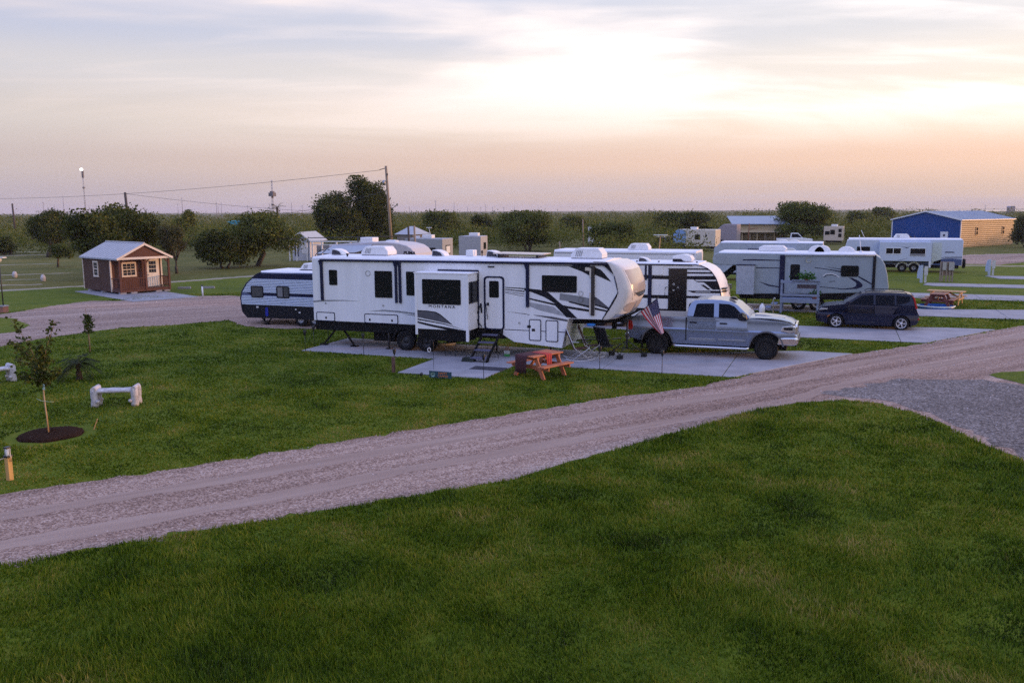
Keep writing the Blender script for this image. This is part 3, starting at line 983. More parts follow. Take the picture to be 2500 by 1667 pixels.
# ------------------------------------------------------------------ small trailer with black belly and ribbed siding
W0, W1 = 33.75, 36.05
tr = thing("travel_trailer", "small travel trailer with ribbed pale siding, navy stripe and black belly", "trailer", (-23.3, 34.9, 0), group="trailers parked on the sites")
nose = [(.31, -26.33), (.59, -26.62), (.94, -26.68), (1.22, -26.71), (1.55, -26.62), (1.96, -26.32), (2.2, -26.0), (2.38, -25.75), (2.49, -25.45)]


def nose_x(z):
    for a, c in zip(nose, nose[1:]):
        if a[0] <= z <= c[0]:
            return a[1] + (c[1] - a[1]) * (z - a[0]) / (c[0] - a[0])
    return nose[-1][1]


XE = -19.9
MB().prism([(x, z) for z, x in nose] + [(XE, 2.53), (XE, .38)], 'y', W0, W1).build("body", mat("navy_grey_siding", (.10, .13, .24), rough=.4), tr, world=True, bevel=.02)
b = MB()
nz = 17
for k in range(nz):
    z0 = .95 + (2.19 - .95) * k / nz
    z1 = z0 + (2.19 - .95) / nz * .70
    if 1.38 < (z0 + z1) / 2 < 1.54:
        continue
    b.prism([(nose_x(z0) + .05, z0), (XE, z0), (XE, z1), (nose_x(z1) + .05, z1)], 'y', W0 - .016, W0 + .005)
o = b.build("siding", mat("pale_blue_siding", (.58, .66, .80), rough=.35, var=.05), tr, world=True, bevel=.006, seg=1)
o["kind"] = "stuff"
decal(tr, [(nose_x(.31) + .02, .31), (nose_x(.6), .6), (nose_x(.93), .935), (XE, .95), (XE, .385)], W0, BLACKP, 1, "belly_panel")
decal(tr, [(-26.1, 1.41), (XE, 1.40), (XE, 1.54), (-26.35, 1.53)], W0, NAVY, 5, "stripe")
decal(tr, [(nose_x(2.2) + .02, 2.2), (XE, 2.2), (XE, 2.46), (nose_x(2.42) + .02, 2.43)], W0, NAVY, 3, "top_band")
MB().tube([(x, W0 - .01, z) for z, x in nose], .022, 6).build("edge_trim", NAVY, tr, world=True)
MB().prism([(W0, 2.49), (W0 + .1, 2.56), (W1 - .1, 2.56), (W1, 2.49)], 'x', -25.5, XE).build("roof", ROOFW, tr, world=True)
PALEPANE = mat("curtained_pane", (.20, .20, .22), rough=.25, var=.2)
window(tr, -26.07, -25.37, 1.29, 1.85, W0 - .014, r=.09, fw=.05, pm=mat("grey_pane", (.07, .075, .08), rough=.15, var=.3, scale=20))
w_ = window(tr, -24.63, -23.91, 1.31, 1.87, W0 - .014, r=.09, fw=.05, mull=(-24.25,), pm=mat("grey_pane", (.07, .075, .08)))
MB().box(-24.56, -24.29, W0 - .028, W0 - .02, 1.37, 1.81).build("blind", PALEPANE, w_, world=True)
roof_ac(tr, -23.8, -22.75, 34.9, 2.60, .30, .7, face=1)
MB().box(-23.9, -22.7, 34.6, 35.2, 2.545, 2.6).build("ac_base", BLACKP, tr, world=True)
wheel(tr, -23.36, W0 + .0, .33, .2, rim=STEEL, rr=.5)
wheel(tr, -22.6, W0 + .0, .33, .2, rim=STEEL, rr=.5)
MB().bar((-25.7, W0 + .2, .34), (-25.4, W0 + .2, .03), .05, .05).bar((-25.1, W0 + .2, .34), (-25.4, W0 + .2, .03), .05, .05).box(-25.55, -25.25, W0 + .1, W0 + .3, 0, .04).build("stabiliser", UNDER, tr, world=True)
jack(tr, -26.2, W0 + 1.1, .5, 0)
MB().prism(rrect(-25.30, -25.15, .42, .84, .06), 'y', W0 - .03, W0).build("hose_cover", mat("blue_hose", (.01, .02, .30), rough=.4), tr, world=True)
for (px, pz, s_) in ((-25.75, .84, .06), (-23.6, .8, .04), (-23.4, .66, .05)):
    MB().box(px - s_, px + s_, W0 - .02, W0, pz - s_ * .6, pz + s_ * .6).build("outlet_cover", PLAST, tr, world=True)

# ------------------------------------------------------------------ white trailer with black bands, behind the pickup
A0, A1 = 38.2, 40.64
vb = thing("travel_trailer", "white travel trailer with broad black bands and a black door, behind the silver pickup truck", "trailer", (-9, 39.4, 0), group="trailers parked on the sites")
fr = [(-5.98, 2.92), (-5.66, 2.89), (-5.35, 2.76), (-5.17, 2.61), (-4.99, 2.36), (-4.88, 2.1), (-4.8, 1.87), (-4.75, 1.67), (-4.72, 1.43)]
MB().prism([(-13.6, .80), (-5.6, .80), (-4.95, 1.40)] + fr[::-1] + [(-13.6, 2.9)], 'y', A0, A1).build("body", WHITE, vb, world=True, bevel=.01)
rows = []
for i, (x, z) in enumerate(fr):
    bul = .20 * math.sin(math.pi * min(1, (i + .6) / (len(fr))) * .62)
    rows.append([(x + bul * abs(math.sin(math.pi * k / 12)) ** .6 + .004, A0 + .0 + (A1 - A0) * k / 12, z + (.004 if i < 3 else 0)) for k in range(13)])
vcap = MB().grid(rows).build("front_cap", mat("white_cap", (.78, .75, .73), rough=.3, var=.04), vb, world=True)
MB().tube([(x, A0 - .008, z) for x, z in fr], .022, 6).build("cap_trim", NAVY, vb, world=True)
MB().prism([(A0, 2.89), (A0 + .1, 2.97), (A1 - .1, 2.97), (A1, 2.89)], 'x', -13.6, -5.75).build("roof", ROOFW, vb, world=True)
for poly in ([(-7.12, 2.74), (-5.36, 2.76), (-5.29, 2.70), (-7.01, 2.68)], [(-6.29, 2.59), (-5.19, 2.6), (-5.11, 2.53), (-6.29, 2.52)],
             [(-6.28, 2.41), (-5.06, 2.44), (-4.95, 2.28), (-5.88, 2.26), (-5.96, 2.27), (-6.28, 2.27)],
             [(-5.95, 2.265), (-5.88, 2.25), (-5.82, 2.2), (-5.0, 2.215), (-4.93, 2.21), (-4.9, 2.17), (-4.81, 1.85), (-5.11, 1.84), (-5.49, 2.15), (-5.80, 2.16)],
             [(-5.64, 2.04), (-5.5, 2.05), (-5.19, 1.84), (-5.32, 1.83)], [(-6.21, 1.77), (-4.80, 1.8), (-4.76, 1.69), (-5.97, 1.68)], [(-6.26, 1.54), (-4.75, 1.56), (-4.74, 1.43), (-6.26, 1.44)],
             [(-13.6, 2.25), (-7.05, 2.25), (-7.05, 2.41), (-13.6, 2.40)], [(-13.6, 1.38), (-7.05, 1.385), (-7.05, 1.54), (-13.6, 1.53)], [(-13.6, .80), (-6.24, .81), (-6.24, .93), (-13.6, .92)]):
    decal(vb, poly, A0, BLACKP, 1, "band")
MB().box(-5.85, -5.2, A0 - .010, A0 - .004, 1.715, 1.755).build("nameplate", mat("silver_plate", (.4, .4, .42), rough=.3), vb, world=True)
for x0, x1, z0, z1 in ((-7.96, -7.80, .93, 2.85), (-8.12, -8.03, 2.2, 2.85)):
    MB().box(x0, x1, A0 - .04, A0, z0, z1).build("awning_arm", NAVY, vb, world=True)
MB().tube([(-13.6, A0 - .03, 2.875), (-6.0, A0 - .03, 2.905)], .03, 8).build("awning_roller", NAVY, vb, world=True)
dr = MB().prism(rrect(-7.05, -6.24, .83, 2.74, .10), 'y', A0 - .03, A0).build("door", mat("black_gloss_door", (.006, .006, .008), rough=.22), vb, world=True)
EMB = mat("door_emblem", (.5, .5, .5), rough=.4)
b = MB()
ring_prism(b, [(-6.81 + .05 * math.cos(t), 2.04 + .05 * math.sin(t)) for t in [k * math.pi / 6 for k in range(12)]], [(-6.81 + .03 * math.cos(t), 2.04 + .03 * math.sin(t)) for t in [k * math.pi / 6 for k in range(12)]], 'y', A0 - .04, A0 - .02)
b.build("emblem", EMB, dr, world=True)
MB().bar((-6.66, A0 - .036, 1.86), (-6.62, A0 - .036, 1.95), .015, .01, up=(0, 1, 0)).bar((-6.58, A0 - .036, 1.86), (-6.62, A0 - .036, 1.95), .015, .01, up=(0, 1, 0)).build("emblem", EMB, dr, world=True)
MB().box(-6.85, -6.78, A0 - .038, A0 - .02, 1.75, 1.80).build("latch", EMB, dr, world=True)
MB().tube([(-7.1, A0 - .03, 1.92), (-7.17, A0 - .1, 1.9), (-7.19, A0 - .1, 1.55), (-7.12, A0 - .03, 1.45)], .016, 6).build("grab_handle", BLACKP, vb, world=True)
MB().box(-13.2, -7.3, A0 - .02, A0 + .05, 2.45, 2.83).build("upper_panel", WHITE, vb, world=True)
# chevron on the nose
for s_ in (-1, 1):
    yc = (A0 + A1) / 2
    MB().add([(-4.60, yc + s_ * .34, 2.12), (-4.585, yc + s_ * .26, 2.12), (-4.50, yc + s_ * .01, 1.56), (-4.50, yc + s_ * .05, 1.50)], [(0, 1, 2, 3), (3, 2, 1, 0)]).build("chevron", BLACKP, vcap, world=True)
    for z_ in (1.86, 1.74):
        MB().box(-4.74, -4.545, yc + s_ * .62, yc + s_ * 1.1, z_, z_ + .06).build("nose_stripe", BLACKP, vcap, world=True)
o_ = MB().prism([(-7.06, 3.0), (-7.06, 3.24), (-6.55, 3.30), (-6.28, 3.25), (-6.18, 3.1), (-6.22, 3.0)], 'y', 39.1, 39.9).build("air_conditioner", PLAST, vb, world=True, bevel=.03)
MB().prism([(-7.05, 2.98), (-7.05, 3.11), (-6.68, 3.11), (-6.5, 2.98)], 'y', 39.085, 39.2).build("ac_base", BLACKP, o_, world=True)
roof_vent(vb, -8.35, 39.2, 2.97, .5, .2)
for xx in (-8.6, -7.6, -5.9):
    small_vent(vb, xx, 38.7, 2.95, .045, .08)
for wx in (-10.2, -9.3):
    wheel(vb, wx, A0, .36, .22, rr=.55)
MB().bar((-4.95, 39.4, .6), (-3.7, 39.4, .5), .15, .12).build("tow_frame", UNDER, vb, world=True)
MB().box(-13.5, -5.6, A0 + .05, A1 - .05, .55, .80).build("underbelly", UNDER, vb, world=True)
jack(vb, -3.8, 39.4, .8, 0)

# ------------------------------------------------------------------ grey fifth wheel trailer with swooshes, behind the dark car
B0, B1 = 47.6, 50.04
cg = thing("fifth_wheel_trailer", "grey fifth wheel trailer with dark curved swooshes, behind the dark blue car", "trailer", (-1.8, 48.8, 0), group="trailers parked on the sites")
GREYW = mat("blue_grey_fibreglass", (.27, .32, .36), rough=.3, var=.07, scale=2)
rows = [(-6.15, 3.0), (-6.36, 2.9), (-6.42, 2.7), (-6.41, 2.40), (-6.1, 2.345), (-5.18, 2.34), (-5.15, 1.46), (-5.02, .80), (-.86, .92), (2.43, 1.10), (2.42, 1.42), (2.33, 2.0), (2.19, 2.5), (1.99, 2.82), (1.72, 2.99)]
MB().prism(rows, 'y', B0, B1).build("body", GREYW, cg, world=True, bevel=.05, seg=3)
MB().prism([(B0 + .02, 2.98), (B0 + .14, 3.06), (B1 - .14, 3.06), (B1 - .02, 2.98)], 'x', -6.1, 1.75).build("roof", ROOFW, cg, world=True, bevel=.02)
MB().prism([(-5.0, .80), (2.4, 1.09), (2.3, .66), (-.9, .62), (-4.9, .55)], 'y', B0 + .06, B1 - .06).build("underbelly", UNDER, cg, world=True)
so = MB().box(-5.09, -4.18, B0 - .35, B0 + .01, .82, 2.36).build("slide_out", mat("pale_grey_fibreglass", (.33, .37, .43), rough=.3), cg, world=True, bevel=.015)
MB().box(-5.12, -4.15, B0 - .37, B0 + .01, 2.362, 2.40).build("slide_topper", NAVY, so, world=True)
for x0, x1, z0, z1, m in ((-2.92, -2.66, .90, 2.92, NAVY), (1.62, 1.76, 1.22, 2.98, BLACKP)):
    MB().box(x0, x1, B0 - .05, B0, z0, z1).build("awning_arm", m, cg, world=True)
MB().tube([(-2.7, B0 - .04, 2.93), (1.7, B0 - .04, 2.96)], .05, 8).build("awning_roller", mat("grey_roller", (.4, .42, .45), rough=.5), cg, world=True)
dr = MB().prism(rrect(-2.50, -1.80, .98, 2.56, .06), 'y', B0 - .012, B0).build("door", GREYW, cg, world=True)
MB().prism(rrect(-2.38, -1.9, 1.58, 2.44, .08), 'y', B0 - .02, B0).build("door_window", GLASS, dr, world=True)
window(cg, .11, .97, 1.85, 2.42, B0, r=.1, fw=.03)
for poly, m, l in [([(-.99, 1.32), (.27, 1.225), (.72, 1.29), (.85, 1.36), (.90, 1.48), (.82, 1.6), (.5, 1.8), (.66, 1.8), (1.0, 1.64), (1.13, 1.53), (1.2, 1.42), (1.14, 1.32), (.9, 1.23), (.27, 1.18), (-.98, 1.29)], NAVY, 1),
                   ([(-1.18, 2.31), (.14, 2.13), (.14, 2.05), (-.4, 2.17), (-1.18, 2.27)], NAVY, 1),
                   ([(-.69, 2.36), (.12, 2.24), (.12, 2.20)], NAVY, 1),
                   ([(.97, 1.90), (1.3, 1.72), (1.62, 1.52), (1.62, 1.46), (1.25, 1.66), (.95, 1.84)], NAVY, 1),
                   ([(.98, 2.03), (1.0, 1.98), (.3, 2.2), (.2, 2.25)], NAVY, 1),
                   ([(-4.0, 1.51), (-3.41, 1.34), (-2.93, 1.26), (-2.93, 1.2), (-3.46, 1.27)], NAVY, 1),
                   ([(-4.83, 2.66), (-4.22, 2.68), (-2.93, 2.66), (-2.93, 2.61), (-4.85, 2.60)], NAVY, 1),
                   ([(-4.15, 2.25), (-2.93, 2.25), (-2.93, 2.21), (-4.15, 2.20)], NAVY, 1)]:
    decal(cg, poly, B0, m, l)
# leaping-cat emblem read only as a pale arch with a dark line
pts = [(-.75, 1.86), (-.6, 1.97), (-.35, 2.0), (-.12, 1.92), (.05, 1.8)]
b = MB()
for p, q in zip(pts, pts[1:]):
    b.bar((p[0], B0 - .006, p[1]), (q[0], B0 - .006, q[1]), .035, .01, up=(0, 1, 0))
b.build("emblem", PLAST, cg, world=True)
b = MB()
for p, q in zip(pts[:-1], pts[1:-1]):
    b.bar((p[0] + .05, B0 - .008, p[1] - .06), (q[0] + .05, B0 - .008, q[1] - .06), .025, .01, up=(0, 1, 0))
b.bar((-.45, B0 - .008, 1.58), (-.15, B0 - .008, 1.60), .02, .01, up=(0, 1, 0))
b.build("emblem", NAVY, cg, world=True)
MB().lathe([(.14, -.02), (.12, .01), (.001, .012)], (-1.5, B0 - .01, 2.68), 14, 'y').build("porch_light", mat("yellowed_plastic", (.5, .47, .30), rough=.5), cg, world=True)
for (x, L) in ((-1.15, .8), (-.85, .8)):
    b = MB().lathe([(.42, -.05), (.42, .03), (.40, .06), (.001, .07)], (0, 0, 0), 24, 'y')
    o_ = MB().prism([(x + .42 * math.cos(R(a)), 3.03 + .36 * math.sin(R(a))) for a in range(0, 181, 15)], 'y', 48.55 + (.5 if L > .8 else 0), 49.15).build("roof_vent", PLAST, cg, world=True, bevel=.02)
MB().prism([(.35 + .42 * math.cos(R(a)), 3.03 + .30 * math.sin(R(a))) for a in range(0, 181, 15)], 'y', 49.0, 49.5).build("roof_vent", PLAST, cg, world=True, bevel=.02)
MB().tube([(1.05, 48.6, 3.05), (.92, 48.6, 3.95)], .02, 6).lathe([(.1, 0), (.08, .08), (.001, .1)], (1.05, 48.6, 3.05), 10).build("antenna", PLAST, cg, world=True)
o_ = MB().prism([(-4.1 + a, z) for a, z in ((0, 3.06), (1.35, 3.06), (1.45, 3.2), (1.25, 3.36), (.2, 3.36), (0, 3.28))], 'y', 48.5, 49.3).build("air_conditioner", PLAST, cg, world=True, bevel=.05)
for wx in (-1.9, -1.0):
    wheel(cg, wx, B0 + .1, .38, .22, rr=.55)
jack(cg, -4.6, B0 + .3, .9, .03)
MB().bar((-5.2, 48.8, 2.3), (-6.0, 48.8, 1.6), .4, .3).build("king_pin", UNDER, cg, world=True)
jack(cg, 2.1, B0 + .3, .9, 0)


# ------------------------------------------------------------------ trailers farther back
def simple_trailer(label, x0, x1, y0, z0, z1, m, depth=2.44, slope=(.1, .1), group="trailers parked on the sites", wheels=(), rz=None, name="travel_trailer", belly=.45):
    t = thing(name, label, "trailer", ((x0 + x1) / 2, y0 + depth / 2, 0), group=group)
    MB().prism([(x0, z0), (x1, z0), (x1, z1 - .35), (x1 - slope[1], z1), (x0 + slope[0], z1), (x0, z1 - .45)], 'y', y0, y0 + depth).build("body", m, t, world=True, bevel=.03)
    MB().prism([(y0 + .02, z1 - .01), (y0 + .12, z1 + .06), (y0 + depth - .12, z1 + .06), (y0 + depth - .02, z1 - .01)], 'x', x0 + slope[0], x1 - slope[1]).build("roof", ROOFW, t, world=True)
    MB().box(x0 + .2, x1 - .2, y0 + .1, y0 + depth - .1, belly, z0).build("underbelly", UNDER, t, world=True)
    for wx in wheels:
        wheel(t, wx, y0 + .02, .36, .22, rr=.5)
    return t


t = simple_trailer("white trailer whose sunlit tan end shows above the black-banded trailer", -15.5, -7.3, 47.6, .6, 3.0, mat("white_ribbed", (.70, .72, .76), rough=.4, var=.05, scale=1, stretch=(.2, .2, 14)), slope=(.05, .02), wheels=(-11.5, -10.6))
roof_ac(t, -11.3, -10.1, 48.8, 3.06, .36, .8, face=1)
MB().box(-7.31, -7.275, 47.75, 49.9, 1.0, 2.95).build("end_panel", PLAST, t, world=True)
MB().box(-15.4, -7.4, 47.585, 47.6, 2.86, 2.90).build("trim", GREYD, t, world=True)
t = simple_trailer("long pale trailer with awning whose roofline shows above the grey fifth wheel", -8.9, -1.1, 66.5, .6, 2.85, mat("pale_blue_gelcoat", (.36, .41, .50), rough=.4), slope=(.5, .05), wheels=(-5, -4))
MB().box(-6.4, -4.2, 66.35, 66.5, 2.35, 2.41).build("awning_arm", NAVY, t, world=True)
MB().box(-5.9, -4.0, 66.3, 66.5, 1.95, 2.05).build("awning_arm", NAVY, t, world=True)
MB().prism([(-4.6, 1.9), (-4.5, 2.5), (-3.2, 2.5), (-2.9, 2.3), (-2.95, 1.9)], 'y', 66.2, 66.5).build("slide_out", PLAST, t, world=True, bevel=.05)
for x in (-4.0, -3.2):
    MB().prism([(x + .4 * math.cos(R(a)), 2.88 + .18 * math.sin(R(a))) for a in range(0, 181, 20)], 'y', 67.2, 67.8).build("roof_vent", PLAST, t, world=True)

# white trailer with blue belly by the blue shed
E0 = 80.0
t = thing("travel_trailer", "white travel trailer with blue belly stripe and slide-out, in front of the blue metal shed", "trailer", (5, E0 + 1.2, 0), group="trailers parked on the sites")
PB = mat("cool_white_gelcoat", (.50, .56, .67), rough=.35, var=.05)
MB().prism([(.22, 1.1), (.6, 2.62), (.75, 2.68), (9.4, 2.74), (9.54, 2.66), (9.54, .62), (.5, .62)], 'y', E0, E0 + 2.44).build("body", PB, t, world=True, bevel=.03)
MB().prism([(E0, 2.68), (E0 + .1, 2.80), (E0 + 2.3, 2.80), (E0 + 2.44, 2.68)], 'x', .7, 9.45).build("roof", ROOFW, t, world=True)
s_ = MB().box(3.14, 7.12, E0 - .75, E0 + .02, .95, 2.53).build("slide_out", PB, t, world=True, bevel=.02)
MB().box(6.98, 7.12, E0 - .77, E0 - .68, .44, .95).build("corner_trim", PLAST, s_, world=True)
window(s_, 3.62, 4.84, 1.52, 2.06, E0 - .75, r=.05, fw=.05, fm=PLAST, mull=(4.22,))
window(s_, 5.47, 6.70, 1.38, 2.06, E0 - .75, r=.05, fw=.05, fm=PLAST)
MB().box(5.5, 6.66, E0 - .778, E0 - .75, 1.40, 1.58).build("blind", PALEPANE, s_, world=True)
decal(s_, [(4.15, 2.23), (5.3, 2.1), (5.95, 2.2), (5.45, 2.13), (5.25, 2.03), (4.9, 2.14)], E0 - .75, NAVY)
decal(s_, [(4.5, .98), (5.4, 1.22), (4.9, 1.05)], E0 - .75, NAVY)
MB().box(.5, 7.0, E0 - .02, E0, .62, .93).build("belly_panel", mat("blue_belly", (.05, .08, .19), rough=.4), t, world=True)
MB().prism([(7.3, .62), (7.4, .9), (8.0, 1.12), (8.8, 1.16), (9.5, 1.1), (9.5, .62)], 'y', E0 - .02, E0).build("belly_panel", mat("blue_belly", (.05, .08, .19)), t, world=True)
decal(t, [(7.6, 1.12), (8.2, 1.30), (9.5, 1.33), (9.5, 1.28), (8.2, 1.25)], E0, NAVY)
decal(t, [(7.9, 1.1), (8.4, 1.22), (9.5, 1.23), (9.5, 1.19), (8.4, 1.17)], E0, NAVY)
window(t, 1.38, 2.42, 1.6, 2.1, E0, r=.06, fw=.05)
MB().box(8.2, 8.9, E0 - .012, E0, 1.66, 1.74).build("nameplate", NAVY, t, world=True)
MB().prism(rrect(7.25, 7.95, .75, 2.5, .06), 'y', E0 - .02, E0).build("door", mat("greenish_white_door", (.50, .55, .53), rough=.4), t, world=True)
b = MB().box(4.3, 6.3, E0 - .03, E0, .62, .66)
b.build("trim", PLAST, t, world=True)
for wx in (5.0, 5.9):
    wheel(t, wx, E0 - .1, .36, .22, rr=.5)
b = MB()
for c in (5.0, 5.9):
    pts = [(c + .46 * math.cos(R(a)), .36 + .46 * math.sin(R(a))) for a in range(5, 176, 17)]
    for p, q in zip(pts, pts[1:]):
        b.bar((p[0], E0 - .13, p[1]), (q[0], E0 - .13, q[1]), .12, .05, up=(0, 1, 0))
b.build("fender", PLAST, t, world=True)
MB().box(.6, 9.3, E0 + .1, E0 + 2.3, .35, .62).build("underbelly", UNDER, t, world=True)
MB().lathe([(.01, 0), (.38, .02), (.40, .12), (.38, .22), (.01, .24)], (9.62, E0 + .7, .75), 20, 'x').build("spare_wheel", RUBBER, t, world=True)
roof_ac(t, 4.3, 5.5, E0 + 1.2, 2.80, .36, .8, face=1)
MB().tube([(2.0, E0 + .4, 2.75), (1.65, E0 + .4, 3.5)], .02, 6).build("antenna", PLAST, t, world=True)

# fifth wheel with PUMA on the nose, behind the long white trailer
P0 = 47.6
t = thing("fifth_wheel_trailer", "pale fifth wheel trailer with PUMA on its rounded nose, showing above the long white trailer", "trailer", (-27.5, P0 + 1.2, 0), group="trailers parked on the sites")
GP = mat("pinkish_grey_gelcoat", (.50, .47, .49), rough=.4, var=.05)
prf = [(-30.6, .9), (-26.0, .9), (-25.6, 1.6), (-24.35, 1.7), (-24.32, 2.3), (-24.45, 2.72), (-24.7, 3.02), (-25.0, 3.2), (-25.6, 3.34), (-26.6, 3.42), (-27.5, 3.40), (-28.6, 3.34), (-30.6, 3.2)]
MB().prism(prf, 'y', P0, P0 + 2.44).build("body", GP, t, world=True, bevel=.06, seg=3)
text("lettering", "PUMA", .27, (-24.83, P0 - .01, 2.75), (math.pi / 2, 0, 0), BLACKP, t, sx=1.15, ext=.005, bold=.008, shear=.12)
aw = MB().grid([[(-30.3 + 2.9 * k / 8, P0 - 2.2 * j / 6, 3.15 - .40 * (j / 6) - .08 * math.sin(math.pi * j / 6) + .10 * k / 8) for k in range(9)] for j in range(7)])
aw.build("awning", mat("grey_awning", (.34, .37, .42), rough=.7), t, world=True)
for xx in (-30.2, -27.5):
    MB().tube([(xx, P0 - 2.2, 2.66), (xx, P0 - .05, 1.2)], .03, 6).build("awning_arm", PLAST, t, world=True)
MB().box(-28.7, -27.8, P0 + .7, P0 + 1.5, 3.3, 3.66).build("air_conditioner", PLAST, t, world=True, bevel=.04)
for xx in (-26.5, -26.2):
    MB().lathe([(.28, 0), (.25, .1), (.001, .13)], (xx - .3, P0 + 1.2, 3.38), 14).build("roof_vent", PLAST, t, world=True)
MB().prism([(-27.7, 2.45), (-27.2, 3.0), (-26.6, 2.6), (-26.7, 2.5), (-27.2, 2.85), (-27.55, 2.45)], 'y', P0 - .012, P0).build("stripe", BLACKP, t, world=True)
MB().box(-27.9, -26.6, P0 - .015, P0, 2.36, 2.44).build("stripe", BLACKP, t, world=True)
for wx in (-29.5, -28.6):
    wheel(t, wx, P0, .38, .22, rr=.5)

# ------------------------------------------------------------------ vehicles
def tapered(poly, yc, hw, m=None):
    """side outline (x,z) closed on both sides at half-width hw(x,z)"""
    n = len(poly)
    area = sum(poly[i][0] * poly[(i + 1) % n][1] - poly[(i + 1) % n][0] * poly[i][1] for i in range(n))
    if area < 0:
        poly = poly[::-1]
    vs = [(x, yc - hw(x, z), z) for x, z in poly] + [(x, yc + hw(x, z), z) for x, z in poly]
    fs = [tuple(range(n)), tuple(range(n, 2 * n))[::-1]] + [(i, n + i, n + (i + 1) % n, (i + 1) % n) for i in range(n)]
    return MB().add(vs, fs)


def side_patch(poly, yc, hw, out=.006, thick=.02, side=-1):
    """thin slab lying on the near side of a tapered body"""
    n = len(poly)
    area = sum(poly[i][0] * poly[(i + 1) % n][1] - poly[(i + 1) % n][0] * poly[i][1] for i in range(n))
    if (area < 0) == (side < 0):
        poly = poly[::-1]
    vs = [(x, yc + side * (hw(x, z) + out), z) for x, z in poly] + [(x, yc + side * (hw(x, z) + out - thick), z) for x, z in poly]
    fs = [tuple(range(n)), tuple(range(n, 2 * n))[::-1]] + [(i, n + i, n + (i + 1) % n, (i + 1) % n) for i in range(n)]
    return MB().add(vs, fs)


def arch(cx, cz, r, a0, a1, n=12):
    return [(cx + r * math.cos(R(a0 + (a1 - a0) * k / n)), cz + r * math.sin(R(a0 + (a1 - a0) * k / n))) for k in range(n + 1)]


PAINT_G = mat("grey_metallic_paint", (.24, .285, .38), rough=.24, metal=.75, var=.04, coat=.3)
PAINT_N = mat("dark_navy_paint", (.010, .013, .034), rough=.25, metal=.1, var=.08, coat=.3, spec=.25)
RED = mat("red_lens", (.35, .012, .012), rough=.15, var=.1)
AMBER = mat("amber_lens", (.45, .13, .01), rough=.2)
LENS = mat("headlight_lens", (.62, .60, .58), rough=.08, metal=.6, var=.1)
SEAM = mat("panel_gap", (.01, .01, .012), rough=.8)

def curve_sides(o, yc, hw, cuts, offs=(0.0,)):
    """cut the sides into bands and bow them, so that the paint rolls from sky to ground"""
    bm = bmesh.new()
    bm.from_mesh(o.data)
    org = offset_of(o.parent) if o.parent else Vector((0, 0, 0))
    for z in cuts:
        geo = bm.verts[:] + bm.edges[:] + bm.faces[:]
        bmesh.ops.bisect_plane(bm, geom=geo, plane_co=(0, 0, z - org.z), plane_no=(0, 0, 1))
    for v in bm.verts:
        x, y, z = v.co.x + org.x, v.co.y + org.y - yc, v.co.z + org.z
        s_ = 1 if y > 0 else -1
        h = hw(x, z)
        best = min(offs, key=lambda q: abs(abs(y) - h - q))
        if abs(abs(y) - h - best) < .12:
            v.co.y = yc + s_ * (h + best) - org.y
    for f in bm.faces:
        f.smooth = True
    bm.to_mesh(o.data)
    bm.free()
    o.data.set_sharp_from_angle(angle=R(24))


CUTS = [.70, .80, .88, .94, .99, 1.04, 1.10, 1.17, 1.25, 1.33]

# pickup: faces +X
YC = 32.3
pk = thing("pickup_truck", "grey crew cab pickup truck with chrome bumper parked on the concrete pad", "pickup truck", (-4.2, YC, 0))


def hb(x, z):      # body half width: rounds in at the nose and slightly at the sills
    w_ = 1.0 - .10 * max(0, .95 - z) ** 1.3 - .20 * max(0, z - .99) ** 1.25 - (.09 * max(0, (x + 1.75) / .5) ** 2 if x > -1.75 else 0)
    return w_


AF, AR = -2.27, -6.16
side = ([(-7.22, .62), (-7.24, 1.30), (-7.20, 1.405), (-5.14, 1.43), (-5.10, 1.46), (-2.92, 1.46), (-2.5, 1.445), (-1.75, 1.38), (-1.42, 1.30), (-1.33, 1.12), (-1.33, .80), (-1.40, .56)]
        + [(-1.80, .56)] + arch(AF, .44, .56, 12, 168) + [(-2.86, .46), (-5.56, .46)] + arch(AR, .44, .56, 12, 168) + [(-6.74, .52)])
bd = tapered(side, YC, hb).build("body", PAINT_G, pk, world=True, bevel=.025, seg=3)
curve_sides(bd, YC, hb, CUTS)
# hood, higher than the fenders
hood = MB().grid([[(x, YC - hwid + 2 * hwid * k / 10, z + .045 * math.sin(math.pi * k / 10) ** .5 if 0 < k < 10 else z) for k in range(11)]
                  for x, z, hwid in ((-2.98, 1.47, .86), (-2.6, 1.485, .84), (-2.1, 1.475, .80), (-1.75, 1.43, .77), (-1.5, 1.37, .74), (-1.36, 1.28, .70))])
hood.build("hood", PAINT_G, pk, world=True)
MB().prism([(-2.75, 1.50), (-1.75, 1.455), (-1.7, 1.475), (-2.4, 1.55), (-2.75, 1.55)], 'y', YC - .32, YC + .32).build("hood_bulge", PAINT_G, pk, world=True, bevel=.03)


def hc(x, z):      # cab half width, leaning in to the roof
    return .965 - .30 * max(0, z - 1.45)


